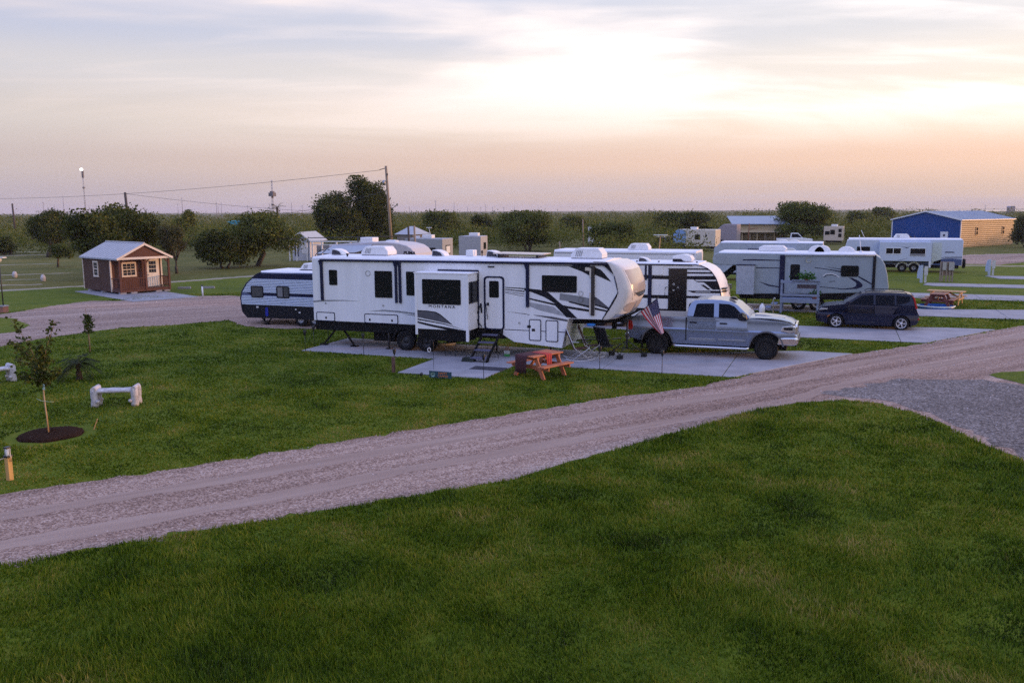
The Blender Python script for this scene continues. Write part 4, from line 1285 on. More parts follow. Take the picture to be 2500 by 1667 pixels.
cabp = [(-5.12, 1.44), (-5.07, 1.72), (-4.97, 1.94), (-4.86, 2.04), (-4.4, 2.085), (-3.9, 2.08), (-3.55, 2.03), (-3.32, 1.92), (-2.88, 1.53), (-2.85, 1.44)]
cab = tapered(cabp, YC, hc).build("cab", PAINT_G, pk, world=True, bevel=.045, seg=3)
w1 = [(-4.86, 1.455), (-4.77, 1.90), (-4.70, 1.935), (-4.14, 1.955), (-4.12, 1.46)]
w2 = [(-3.95, 1.46), (-3.97, 1.955), (-3.62, 1.945), (-3.42, 1.87), (-3.06, 1.52), (-3.04, 1.46)]
for s_ in (-1, 1):
    for w_ in (w1, w2):
        side_patch(w_, YC, hc, .004, .02, s_).build("side_window", CARGLASS, cab, world=True)
MB().add([(-3.50, YC - .70, 1.975), (-3.50, YC + .70, 1.975), (-2.93, YC + .84, 1.545), (-2.93, YC - .84, 1.545)], [(0, 1, 2, 3)]).build("windscreen", CARGLASS, cab, world=True)
MB().add([(-5.055, YC - .68, 1.90), (-5.055, YC + .68, 1.90), (-5.115, YC + .8, 1.50), (-5.115, YC - .8, 1.50)], [(3, 2, 1, 0)]).build("rear_window", CARGLASS, cab, world=True)
for nm, p in (("door", [(-5.02, .60), (-5.06, 1.42), (-4.07, 1.425), (-4.02, .60)]), ("door", [(-3.99, .60), (-4.04, 1.425), (-2.96, 1.43), (-2.94, 1.15), (-2.90, .80), (-2.96, .60)])):
    d_ = side_patch(p, YC, hb, .009, .02).build(nm, PAINT_G, pk, world=True, bevel=.005, seg=1)
    curve_sides(d_, YC, hb, CUTS, (.009, -.011))
    hx = -4.85 if p[0][0] < -4.5 else -3.78
    MB().prism(rrect(hx - .13, hx + .13, 1.235, 1.285, .02), 'y', YC - hb(hx, 1.25) - .05, YC - hb(hx, 1.25)).build("handle", BLACKP, d_, world=True)
    MB().box(p[0][0] + .04, p[-1][0] - .04, YC - 1.008, YC - .96, .66, .70).build("moulding", mat("pale_moulding", (.34, .36, .40), rough=.35, metal=.4), d_, world=True)
MB().box(-5.125, -5.085, YC - 1.004, YC - .9, .60, 1.43).build("cab_gap", SEAM, pk, world=True)
MB().box(-7.0, -5.2, YC - .86, YC + .86, 1.40, 1.435).build("bed_cover", mat("bed_cover_vinyl", (.13, .12, .12), rough=.55), pk, world=True, bevel=.01)
for s_ in (-1, 1):
    b = MB()
    pts = arch(AF, .44, .585, 8, 172)
    pts2 = arch(AR, .44, .585, 8, 172)
    for P_ in (pts, pts2):
        b = MB()
        for p, q in zip(P_, P_[1:]):
            b.bar((p[0], YC + s_ * .995, p[1]), (q[0], YC + s_ * .995, q[1]), .05, .045, up=(0, 1, 0))
        b.build("wheel_arch_trim", mat("grey_arch_trim", (.10, .105, .12), rough=.4), pk, world=True)
    for wx in (AF, AR):
        wheel(pk, wx, YC + s_ * 1.0, .415, .30, rim=mat("dark_alloy", (.025, .025, .027), rough=.35, metal=.5), spokes=8, rr=.58, side=s_)
    MB().tube([(-5.6, YC + s_ * 1.0, .42), (-5.45, YC + s_ * 1.03, .385), (-2.95, YC + s_ * 1.03, .385), (-2.85, YC + s_ * 1.0, .42)], .045, 8).build("running_board", CHROME if s_ < 0 else BLKMET, pk, world=True)
    m_ = MB().prism([(-3.22, 1.42), (-3.28, 1.52), (-3.24, 1.66), (-3.12, 1.70), (-2.98, 1.64), (-2.93, 1.48), (-2.98, 1.40)], 'y', YC + s_ * 1.02, YC + s_ * 1.26).build("mirror", BLACKP, pk, world=True, bevel=.03)
    MB().prism([(-3.08, 1.56), (-3.10, 1.66), (-3.0, 1.65), (-2.955, 1.52)], 'y', YC + s_ * 1.05, YC + s_ * 1.262).build("mirror_cap", CHROME, m_, world=True)
    t_ = MB().prism([(-7.245, .90), (-7.245, 1.27), (-7.10, 1.22), (-7.06, 1.02), (-7.10, .90)], 'y', YC + s_ * .86, YC + s_ * 1.004).build("tail_light", RED, pk, world=True, bevel=.01)
    h_ = MB().prism([(-1.80, 1.06), (-1.76, 1.22), (-1.45, 1.27), (-1.30, 1.22), (-1.28, 1.06), (-1.5, 1.0)], 'y', YC + s_ * .56, YC + s_ * .965).build("headlight", LENS, pk, world=True, bevel=.02)
    MB().box(-1.70, -1.40, YC + s_ * .90, YC + s_ * .968, 1.11, 1.20).build("lamp_housing", BLACKP, h_, world=True)
    MB().box(-1.34, -1.255, YC + s_ * .70, YC + s_ * .86, .66, .74).build("fog_light", LENS, pk, world=True)
    MB().bar((-6.76, YC + s_ * .9, .72), (-6.72, YC + s_ * .9, .22), .03, .28, up=(0, 1, 0)).build("mud_flap", RUBBER, pk, world=True)
gr = MB().prism(rrect(YC - .60, YC + .60, .86, 1.26, .08), 'x', -1.36, -1.285).build("grille", BLACKP, pk, world=True)
b = MB()
ring_prism(b, rrect(YC - .64, YC + .64, .83, 1.29, .1), rrect(YC - .57, YC + .57, .89, 1.22, .07), 'x', -1.33, -1.262)
for k in range(4):
    b.box(-1.30, -1.275, YC - .58, YC + .58, .935 + .075 * k, .955 + .075 * k)
b.build("grille_surround", CHROME, gr, world=True)
MB().prism([(-1.42, .54), (-1.26, .58), (-1.20, .66), (-1.205, .80), (-1.30, .85), (-1.42, .83)], 'y', YC - .88, YC + .88).build("bumper", CHROME, pk, world=True, bevel=.03, seg=3)
for s_ in (-1, 1):
    MB().prism([(-1.92, .58), (-1.36, .56), (-1.25, .66), (-1.25, .82), (-1.36, .85), (-1.86, .83)], 'y', YC + s_ * .84, YC + s_ * .99).build("bumper_corner", CHROME, pk, world=True, bevel=.04, seg=3)
MB().box(-1.3, -1.19, YC - .5, YC + .5, .63, .74).build("bumper_intake", BLACKP, pk, world=True)
MB().prism([(-7.36, .52), (-7.38, .74), (-7.20, .76), (-7.18, .52)], 'y', YC - .95, YC + .95).build("rear_bumper", CHROME, pk, world=True, bevel=.03)
MB().box(-7.1, -1.6, YC - .75, YC + .75, .36, .62).build("chassis", UNDER, pk, world=True)
for wx in (AF, AR):
    MB().box(wx - .54, wx + .54, YC - .92, YC + .92, .55, 1.0).build("wheel_well", UNDER, pk, world=True)
MB().prism([(-3.72, 2.08), (-3.58, 2.15), (-3.46, 2.13), (-3.38, 2.02)], 'y', YC - .16, YC + .16).build("roof_antenna", BLACKP, pk, world=True, bevel=.03)
MB().box(-7.255, -7.235, YC - .7, YC + .7, .86, 1.36).build("tailgate", PAINT_G, pk, world=True)

# small boxy car: faces -X
YS = 41.88
sv = thing("hatchback_car", "small boxy dark navy car with silver multi-spoke wheels", "car", (1.25, YS, 0))


def hs(x, z):
    w_ = .88 - .10 * max(0, .55 - z) ** 1.3 - .16 * max(0, z - .70) ** 1.3
    if x < -.35:
        w_ -= .30 * ((-.35 - x) / .5) ** 2
    if x > 3.05:
        w_ -= .16 * ((x - 3.05) / .32) ** 2
    return w_


side = ([(-.84, .26), (-.87, .48), (-.80, .66), (-.70, .86), (-.52, .98), (-.2, 1.035), (.22, 1.085), (.5, 1.10), (3.17, 1.10), (3.25, .98), (3.33, .80), (3.38, .62), (3.36, .38), (3.26, .26), (3.04, .24)]
        + arch(2.68, .32, .37, -8, 188) + [(2.27, .20), (.42, .20)] + arch(.0, .32, .37, -8, 188) + [(-.40, .24)])
curve_sides(tapered(side, YS, hs).build("body", PAINT_N, sv, world=True, bevel=.025, seg=3), YS, hs, [.4, .5, .6, .68, .75, .83, .91, 1.0])


def hr(x, z):
    return .845 - .26 * max(0, z - 1.08)


gh = [(.26, 1.08), (.56, 1.28), (.84, 1.48), (1.02, 1.575), (1.35, 1.625), (2.2, 1.64), (2.7, 1.625), (3.06, 1.575), (3.13, 1.45), (3.22, 1.08)]
ghm = tapered(gh, YS, hr).build("greenhouse", PAINT_N, sv, world=True, bevel=.04, seg=3)
for s_ in (-1, 1):
    for w_ in ([(.55, 1.125), (.72, 1.27), (1.04, 1.49), (1.50, 1.525), (1.52, 1.11)], [(1.60, 1.11), (1.585, 1.528), (2.35, 1.53), (2.38, 1.12)], [(2.45, 1.125), (2.42, 1.53), (2.98, 1.50), (2.97, 1.30), (2.80, 1.20)]):
        side_patch(w_, YS, hr, .004, .02, s_).build("side_window", CARGLASS, ghm, world=True)
MB().add([(.30, YS - .78, 1.12), (.30, YS + .78, 1.12), (1.0, YS + .66, 1.575), (1.0, YS - .66, 1.575)], [(3, 2, 1, 0)]).build("windscreen", mat("windscreen_glass", (.05, .055, .07), rough=.08, spec=.4), ghm, world=True)
MB().add([(3.10, YS - .62, 1.545), (3.10, YS + .62, 1.545), (3.215, YS + .70, 1.17), (3.215, YS - .70, 1.17)], [(3, 2, 1, 0)]).build("rear_window", CARGLASS, ghm, world=True)
b = MB()
b.grid([[(x, YS + w_ * (k / 5 - 1), z + .012 * (1 - (k / 5 - 1) ** 2)) for k in range(11)] for x, z, w_ in ((1.0, 1.585, .60), (1.4, 1.637, .64), (2.2, 1.652, .64), (2.7, 1.637, .63), (3.02, 1.592, .60))])
b.build("roof_panel", PAINT_N, ghm, world=True)
for s_ in (-1, 1):
    MB().tube([(1.15, YS + s_ * .66, 1.63), (1.3, YS + s_ * .66, 1.69), (2.7, YS + s_ * .66, 1.69), (2.85, YS + s_ * .66, 1.63)], .02, 6).build("roof_rail", BLKMET, sv, world=True)
for p in ([(.42, .30), (.47, 1.07), (1.53, 1.08), (1.56, .30)], [(1.59, .30), (1.57, 1.08), (2.52, 1.08), (2.40, .86), (2.28, .62), (2.24, .30)]):
    d_ = side_patch(p, YS, hs, .007, .02).build("door", PAINT_N, sv, world=True, bevel=.004, seg=1)
    curve_sides(d_, YS, hs, [.4, .5, .6, .68, .75, .83, .91, 1.0], (.007, -.013))
    hx = p[3][0] - .18 if p[0][0] < 1 else 2.36
    MB().prism(rrect(hx - .1, hx + .1, .93, .97, .015), 'y', YS - hs(hx, .95) - .035, YS - hs(hx, .95)).build("handle", PAINT_N, d_, world=True)
for s_ in (-1, 1):
    for wx in (0.0, 2.68):
        wheel(sv, wx, YS + s_ * .885, .32, .21, rim=mat("silver_alloy", (.72, .72, .76), rough=.25, metal=.75), spokes=5, rr=.68, side=s_)
    MB().prism([(.40, 1.08), (.36, 1.18), (.42, 1.25), (.55, 1.25), (.60, 1.12)], 'y', YS + s_ * .90, YS + s_ * 1.07).build("mirror", PAINT_N, sv, world=True, bevel=.02)
    MB().prism([(3.02, 1.56), (3.16, 1.46), (3.30, .99), (3.22, .97), (3.10, 1.42)], 'y', YS + s_ * .66, YS + s_ * .855).build("tail_light", RED, sv, world=True, bevel=.01)
    MB().prism([(-.74, .80), (-.66, .88), (-.36, .89), (-.40, .83)], 'y', YS + s_ * .55, YS + s_ * .80).build("headlight", LENS, sv, world=True, bevel=.01)
    side_patch([(-.40, .52), (-.30, .60), (-.26, .60), (-.36, .50)], YS, hs, .01, .03, s_).build("side_marker", AMBER, sv, world=True)
    MB().box(3.34, 3.40, YS + s_ * .5, YS + s_ * .74, .48, .56).build("reflector", RED, sv, world=True)
MB().prism(rrect(YS - .62, YS + .62, .42, .64, .06), 'x', -.885, -.84).build("grille", BLACKP, sv, world=True)
MB().box(3.35, 3.385, YS - .28, YS + .28, .62, .76).build("number_plate", PLAST, sv, world=True)
MB().box(-.5, 3.1, YS - .7, YS + .7, .15, .30).build("chassis", UNDER, sv, world=True)
for wx in (0, 2.68):
    MB().box(wx - .36, wx + .36, YS - .8, YS + .8, .42, .68).build("wheel_well", UNDER, sv, world=True)
MB().prism([(-.84, .30), (-.3, .24), (-.3, .34), (-.86, .42)], 'y', YS - .7, YS + .7).build("front_lip", BLACKP, sv, world=True)

# dark vehicle beside the beige trailer and a far white pickup under the tree
def far_car(name, label, cat, x, y, rz, L, h, m, truck=False, group=None):
    t = thing(name, label, cat, (x, y, 0), rz)
    a = [(-L / 2, .35), (-L / 2, .95), (-L * .3 if not truck else -.1 * L, 1.0), (L * .28, 1.0), (L / 2, .88), (L / 2, .35)]
    tapered(a, 0, lambda x_, z_: .92).build("body", m, t, bevel=.06)
    c = ([(-L * .47, .95), (-L * .42, h - .05), (-L * .3, h), (L * .08, h), (L * .24, .98)] if not truck else [(-L * .12, .98), (-L * .1, h), (L * .1, h), (L * .24, .98)])
    g_ = tapered(c, 0, lambda x_, z_: .88 - .2 * max(0, z_ - 1)).build("greenhouse", m, t, bevel=.04)
    cx = sum(q[0] for q in c) / len(c)
    cz = (h + 1.05) / 2 + .02
    c2 = [(cx + (q[0] - cx) * .82, cz + (q[1] - cz) * .72) for q in c]
    for s_ in (-1, 1):
        side_patch(c2, 0, lambda x_, z_: .88 - .2 * max(0, z_ - 1), .006, .02, s_).build("side_window", CARGLASS, g_)
        for wx in (-L * .31, L * .31):
            wheel(t, wx, s_ * .93, .34, .22, rr=.58, side=s_)
    bx = c[0][0] - .012
    MB().add([(bx, -.6, 1.1), (bx, .6, 1.1), (c[1][0] - .02, .6, h - .15), (c[1][0] - .02, -.6, h - .15)], [(0, 1, 2, 3), (3, 2, 1, 0)]).build("rear_window", CARGLASS, g_)
    return t


far_car("suv", "black SUV parked beside the beige trailer with the blue nose", "car", -22.0, 117.6, R(75), 4.8, 1.8, PAINT_N)
far_car("pickup_truck", "small white pickup standing under the spreading tree by the tan shed", "pickup truck", -6.5, 137.5, R(5), 5.2, 1.75, WHITE, truck=True)

# ------------------------------------------------------------------ brown cabin
WOODR = mat("red_brown_siding", (.088, .028, .018), rough=.7, var=.3, scale=4, stretch=(8, 8, .6), bump=.3)
WOODD = mat("dark_brown_siding", (.080, .034, .020), rough=.75, var=.25, scale=4, stretch=(8, 8, .6), bump=.3)
TRIM = mat("cream_trim", (.70, .60, .52), rough=.5, var=.06)
ROOFB = mat("blue_grey_roofing", (.20, .26, .37), rough=.4, metal=.3, var=.08, scale=1)
METALR = mat("galvanised_roofing", (.42, .42, .44), rough=.42, metal=.35, var=.06, scale=2)
CPANE = mat("cabin_pane", (.03, .035, .05), rough=.08, var=.3)
cb = thing("cabin", "small brown wooden cabin with grey metal roof, porch and white door", "cabin", (-43.65, 43.17, 0), R(69.5))
CW, CD, PORCH, ZF, ZE, ZR = 3.45, 5.4, 1.2, .30, 2.40, 3.27
MB().box(0, CW, 0, PORCH - .01, .14, ZF).build("porch_deck", WOODR, cb)
for k in range(8):
    MB().box(.005 + k * CW / 8, (k + 1) * CW / 8 - .01, -.02, PORCH - .01, ZF, ZF + .025).build("plank", WOODR, cb)
wl = MB().prism([(0, .14), (CW, .14), (CW, ZE), (CW / 2, ZR - .08), (0, ZE)], 'y', PORCH, CD).build("wall", WOODR, cb)
b = MB()
for k in range(22):
    b.box(-.018, .0, PORCH + .05 + k * (CD - PORCH) / 22, PORCH + .05 + k * (CD - PORCH) / 22 + .165, .16, ZE - .03)
o_ = b.build("siding", WOODD, wl)
o_["kind"] = "stuff"
b = MB()
for k in range(13):
    x0 = .03 + k * (CW - .06) / 13
    b.box(x0, x0 + .235, PORCH - .014, PORCH, .32, 2.34)
o_ = b.build("siding", WOODR, wl)
o_["kind"] = "stuff"
# gable and roof
gb = MB().prism([(.02, ZE), (CW - .02, ZE), (CW / 2, ZR - .09)], 'y', -.06, .02).build("gable", WOODR, cb)
sl = (ZR - ZE) / (CW / 2)
rf = MB()
for s_ in (0, 1):
    e0 = (-.17, ZE - .17 * sl) if s_ == 0 else (CW + .17, ZE - .17 * sl)
    rf.add([(e0[0], -.16, e0[1]), (CW / 2, -.16, ZR), (CW / 2, CD + .12, ZR), (e0[0], CD + .12, e0[1]),
            (e0[0], -.16, e0[1] + .04), (CW / 2, -.16, ZR + .04), (CW / 2, CD + .12, ZR + .04), (e0[0], CD + .12, e0[1] + .04)],
           [(0, 1, 2, 3), (7, 6, 5, 4), (0, 4, 5, 1), (1, 5, 6, 2), (2, 6, 7, 3), (3, 7, 4, 0)])
rf = rf.build("roof", METALR, cb)
for s_ in (0, 1):
    x0 = -.17 if s_ == 0 else CW + .17
    for k in range(13):
        y0 = -.12 + k * (CD + .2) / 12
        MB().bar((x0, y0, ZE - .17 * sl + .05), (CW / 2, y0, ZR + .05), .03, .025).build("rib", METALR, rf)
    MB().bar((x0, -.19, ZE - .17 * sl - .02), (CW / 2, -.19, ZR - .02), .05, .13, up=(0, 1, 0) if False else (0, 0, 1)).build("barge_board", TRIM, rf)
    MB().box(x0 - .02, x0 + .02, -.16, CD + .12, ZE - .17 * sl - .06, ZE - .17 * sl + .03).build("fascia", TRIM if s_ else mat("grey_fascia", (.35, .37, .42), rough=.5), rf)
MB().tube([(CW / 2, -.17, ZR + .05), (CW / 2, CD + .13, ZR + .05)], .05, 8).build("ridge_cap", METALR, rf)
MB().box(-.05, CW + .05, -.13, -.05, ZE - .13, ZE + .015).build("tie_beam", TRIM, cb)
for x, y in ((0, PORCH - .03), (0, CD - .05), (CW, PORCH - .03)):
    MB().box(x - .05, x + .05, y - .03, y + .05, .14, ZE - .02).build("corner_board", TRIM, cb)
for x in (.06, 1.78, CW - .06):
    MB().box(x - .06, x + .06, -.04, .08, .14, ZE - .12).build("post", WOODR, cb)
    b = MB()
    if x > .5:
        b.bar((x, .02, 1.95), (x - .32, .02, 2.27), .07, .07)
    if x < 3:
        b.bar((x, .02, 1.95), (x + .32, .02, 2.27), .07, .07)
    b.build("brace", WOODR, cb)


def rail(pts, z0=.36, z1=1.02):
    (x0, y0), (x1, y1) = pts
    t_ = MB().bar((x0, y0, z1), (x1, y1, z1), .09, .05).bar((x0, y0, z0 + .03), (x1, y1, z0 + .03), .05, .06).build("railing", WOODR, cb)
    n = int(math.hypot(x1 - x0, y1 - y0) / .125)
    for k in range(1, n):
        x, y = x0 + (x1 - x0) * k / n, y0 + (y1 - y0) * k / n
        MB().box(x - .02, x + .02, y - .02, y + .02, z0 + .05, z1 - .02).build("baluster", WOODR, t_)


rail([(.12, .02), (1.72, .02)])
rail([(.03, .08), (.03, PORCH - .08)])
rail([(CW - .03, .08), (CW - .03, PORCH - .08)])


def cabin_window(x0, x1, z0, z1, y, along='x', nx=3, nz=4):
    def bx(b, a0, a1, t0, t1, c0, c1):
        return b.box(a0, a1, t0, t1, c0, c1) if along == 'x' else b.box(t0, t1, a0, a1, c0, c1)
    f = MB()
    for a0, a1, c0, c1 in ((x0 - .10, x1 + .10, z0 - .11, z0), (x0 - .10, x1 + .10, z1, z1 + .11), (x0 - .09, x0, z0, z1), (x1, x1 + .09, z0, z1)):
        bx(f, a0, a1, y - .05, y, c0, c1)
    f = f.build("window", TRIM, cb)
    bx(MB(), x0, x1, y - .02, y, z0, z1).build("pane", CPANE, f)
    b = MB()
    bx(b, x0, x1, y - .035, y - .015, (z0 + z1) / 2 - .03, (z0 + z1) / 2 + .03)
    for i in range(1, nx):
        xx = x0 + (x1 - x0) * i / nx
        bx(b, xx - .012, xx + .012, y - .03, y - .01, z0, z1)
    for zz in ((z0 * 3 + z1) / 4, (z0 + 3 * z1) / 4):
        bx(b, x0, x1, y - .028, y - .012, zz - .01, zz + .01)
    b.build("glazing_bar", TRIM, f)
    return f


cabin_window(.80, 1.60, 1.17, 1.93, PORCH - .014)
cabin_window(3.05, 3.62, 1.15, 2.0, -.018, along='y', nx=1)
d_ = MB().box(2.44, 3.20, PORCH - .06, PORCH, ZF + .03, 2.22).build("door", mat("white_door", (.72, .68, .65), rough=.45), cb)
MB().box(2.35, 2.44, PORCH - .05, PORCH, ZF + .02, 2.32).box(3.20, 3.29, PORCH - .05, PORCH, ZF + .02, 2.32).box(2.44, 3.20, PORCH - .05, PORCH, 2.22, 2.32).build("door_frame", TRIM, cb)
for i in range(3):
    for j in range(3):
        MB().box(2.575 + .17 * i, 2.715 + .17 * i, PORCH - .075, PORCH - .055, 1.27 + .27 * j, 1.50 + .27 * j).build("pane", CPANE, d_)
MB().tube([(2.51, PORCH - .12, 1.12), (2.51, PORCH - .06, 1.12)], .03, 8).build("handle", CHROME, d_)
for x, y in ((.2, .1), (.9, .05), (2.6, .05), (3.2, .1), (.05, 2.4), (.05, 4.4), (3.3, 3)):
    MB().box(x - .2, x + .2, y - .1, y + .15, .03, .14).build("foundation_block", CONC, cb)

# ------------------------------------------------------------------ blue metal shed
BLUE = mat("blue_sheet_metal", (.010, .065, .25), rough=.55, var=.12, scale=.6)
TANM = mat("tan_sheet_metal", (.46, .32, .185), rough=.5, var=.08, scale=.5)
sh = thing("metal_shed", "large blue and tan metal shed with pale blue roof", "shed", (15.4, 133, 0), R(57))
SL, SW, SE, SR_ = 15.6, 10.0, 3.70, 4.85
# local x along the tan side, local y across the blue front
MB().prism([(0, 0), (SW, 0), (SW, SE), (SW / 2, SR_), (0, SE)], 'x', 0, SL).build("wall", BLUE, sh)
n = 13
MB().box(.05, SL - .05, -.012, 0, 0, SE - .06).build("backing", TANM, sh)
for k in range(n):
    z0 = .06 + k * (SE - .1) / n
    MB().prism([(-.005, z0), (-.075, z0 + .16), (-.075, z0 + .20), (-.005, z0 + .235)], 'x', .05, SL - .05).build("siding_panel", TANM, sh)
b = MB()
for k in range(50):
    y_ = .1 + k * (SW - .2) / 50
    zt = SE + (SR_ - SE) * (1 - abs(y_ - SW / 2) / (SW / 2)) - .1
    b.box(-.03, 0, y_, y_ + .05, 0, zt)
o_ = b.build("wall_rib", BLUE, sh)
o_["kind"] = "stuff"
b = MB()
for s_ in (0, 1):
    ye = -.2 if s_ == 0 else SW + .2
    b.add([(-.2, ye, SE - .04), (SL + .2, ye, SE - .04), (SL + .2, SW / 2, SR_), (-.2, SW / 2, SR_), (-.2, ye, SE + .05), (SL + .2, ye, SE + .05), (SL + .2, SW / 2, SR_ + .09), (-.2, SW / 2, SR_ + .09)],
          [(3, 2, 1, 0), (4, 5, 6, 7), (0, 1, 5, 4), (2, 3, 7, 6), (1, 2, 6, 5), (3, 0, 4, 7)])
rf = b.build("roof", ROOFB, sh)
for k in range(16):
    x_ = -.1 + k * (SL + .2) / 15
    MB().bar((x_, -.2, SE + .07), (x_, SW / 2, SR_ + .11), .05, .04).build("rib", ROOFB, rf)
for s_ in (0, 1):
    MB().bar((-.22, -.2 if s_ == 0 else SW + .2, SE), (-.22, SW / 2, SR_ + .04), .05, .16).build("barge_board", PLAST, rf)
MB().box(-.06, .06, -.06, .06, 0, SE - .05).build("corner_board", TRIM, sh)
MB().box(-.06, 0, SW - .08, SW + .05, 0, SE - .05).build("corner_board", PLAST, sh)
d_ = MB().box(-.09, -.02, 1.7, 2.75, 0, 2.1).build("door", PLAST, sh)
MB().prism([(2.22, 1.4), (2.42, 1.6), (2.22, 1.8), (2.02, 1.6)], 'x', -.10, -.085).build("emblem", NAVY, d_)
for x_ in (4.4, 12.2):
    w_ = MB().box(x_ - .32, x_ + .32, -.11, -.05, 1.55, 2.75).build("window", mat("bronze_frame", (.22, .12, .06), rough=.5), sh)
    MB().box(x_ - .2, x_ + .2, -.125, -.10, 1.65, 2.1).build("pane", GLASS, w_)
    MB().box(x_ - .2, x_ + .2, -.125, -.10, 2.2, 2.65).build("pane", GLASS, w_)

# ------------------------------------------------------------------ tan open-sided building
tb = thing("storage_building", "tan open-sided building with low metal roof behind the parked trailers", "building", (-15.9, 141.5, 0), R(2))
TW, TD = 8.0, 10.0
MB().add([(-.3, -.4, 2.95), (TW + .5, -.4, 2.95), (TW - 1.2, TD / 2, 4.15), (-1.6, TD / 2, 4.15), (-.3, -.4, 3.05), (TW + .5, -.4, 3.05), (TW - 1.2, TD / 2, 4.25), (-1.6, TD / 2, 4.25)],
         [(3, 2, 1, 0), (4, 5, 6, 7), (0, 1, 5, 4), (1, 2, 6, 5), (2, 3, 7, 6), (3, 0, 4, 7)]).build("roof", ROOFB, tb)
MB().add([(-1.6, TD / 2, 4.15), (TW - 1.2, TD / 2, 4.15), (TW + .5, TD, 2.95), (-.3, TD, 2.95)], [(0, 1, 2, 3), (3, 2, 1, 0)]).build("roof_slope", ROOFB, tb)
TANW = mat("tan_wall", (.42, .33, .20), rough=.7, var=.15)
MB().box(0, TW, 0, .1, 1.75, 2.93).build("front_panel", TANW, tb)
MB().prism([(-.35, 1.72), (-.30, 1.80), (0.02, 2.1), (0.02, 1.72)], 'x', 0, TW + .6).build("lean_to", TANW, tb)
MB().box(0, TW, 2.6, 2.7, 0, 2.9).build("back_wall", TANW, tb)
MB().prism([(0.0, 0), (TD * .9, 0), (TD * .9, 2.9), (TD / 2, 4.1), (0, 2.9)], 'x', .02, .1).build("gable_shade_sheet", mat("open_gable_shade", (.03, .028, .035), rough=.8), tb)  # near-black sheet painted in for the shade inside the open gable end
for k, x_ in enumerate((.15, 1.3, 2.5, 3.6, 4.8, 6.2, 7.7)):
    MB().box(x_ - .08, x_ + .08, .12, .28, 0, 1.8).build("post", TANW if k % 2 else mat("weathered_post", (.25, .20, .15), rough=.8), tb)
for x_, w_ in ((1.9, .9), (5.4, 1.1), (3.1, .7)):
    MB().box(x_ - w_ / 2, x_ + w_ / 2, 2.55, 2.6, .3, 1.7).build("door", mat("tan_door", (.50, .42, .29), rough=.6), tb)

# ------------------------------------------------------------------ white cottage and its white railing, left of the trailers
ct = thing("cottage", "tiny white gabled cottage with grey metal roof behind the small striped trailer", "cottage", (-55.2, 80.4, 0), R(14))
WSID = mat("white_clapboard", (.50, .52, .58), rough=.6, var=.08, scale=2, stretch=(.3, .3, 14))
MB().prism([(-1.0, 0), (1.0, 0), (1.0, 2.25), (0, 3.0), (-1.0, 2.25)], 'y', 0, 4.5).build("wall", WSID, ct)
b = MB()
for s_ in (-1, 1):
    b.add([(s_ * 1.35, -.4, 2.05), (0, -.4, 3.05), (0, 4.9, 3.05), (s_ * 1.35, 4.9, 2.05), (s_ * 1.35, -.4, 2.11), (0, -.4, 3.12), (0, 4.9, 3.12), (s_ * 1.35, 4.9, 2.11)],
          [(0, 1, 2, 3), (7, 6, 5, 4), (0, 4, 5, 1), (2, 6, 7, 3), (1, 5, 6, 2), (3, 7, 4, 0)])
rf = b.build("roof", METALR, ct)
for s_ in (-1, 1):
    MB().bar((s_ * 1.35, -.42, 2.06), (0, -.42, 3.06), .05, .14).build("barge_board", PLAST, rf)
MB().box(-.75, -.3, -.03, 0, .5, 1.9).build("window", mat("dark_blue_pane", (.05, .07, .16), rough=.2), ct)  # pane in an even dark blue
MB().box(.05, .75, -.03, 0, .75, 1.95).build("shutter", PLAST, ct)
for x_ in (-1.0, -.2, .95):
    MB().box(x_ - .05, x_ + .05, -.9, -.8, 0, 2.15).build("post", PLAST, ct)
dk = thing("porch_frame", "white timber porch frame with rails beside the tiny white cottage", "porch", (-53.2, 79.6, 0), R(8))
for x_ in (0, 1.1, 2.8, 4.4):
    MB().box(x_ - .07, x_ + .07, -.07, .07, 0, 2.2).build("post", PLAST, dk)
MB().box(-.1, 5.6, -.06, .06, 2.05, 2.2).build("beam", PLAST, dk)
MB().box(-.1, 3.0, -.05, .05, 1.75, 1.85).build("beam", PLAST, dk)
MB().box(1.2, 5.2, -.04, .04, 1.25, 1.35).build("rail", TRIM, dk)
MB().box(-.1, 2.6, 1.2, 1.3, .3, 1.65).build("back_wall", mat("grey_boards", (.22, .22, .23), rough=.8), dk)
MB().box(-.1, 5.4, .2, 2.4, .25, .4).build("deck", mat("grey_boards", (.22, .22, .23)), dk)

# small grey-roofed building between the pole and the far trailers
hb_ = thing("outbuilding", "small building with grey hipped roof right of the wooden utility pole", "building", (-58.2, 108.0, 0), R(-12))
MB().box(0, 2.8, 0, 3.5, 0, 2.1).build("wall", mat("drab_wall", (.25, .22, .20), rough=.8), hb_)
MB().add([(-.3, -.3, 2.1), (3.1, -.3, 2.1), (3.1, 3.8, 2.1), (-.3, 3.8, 2.1), (.9, 1.7, 3.2), (1.7, 1.7, 3.2)], [(3, 2, 1, 0), (0, 1, 5, 4), (1, 2, 5), (2, 3, 4, 5), (3, 0, 4)]).build("roof", METALR, hb_)

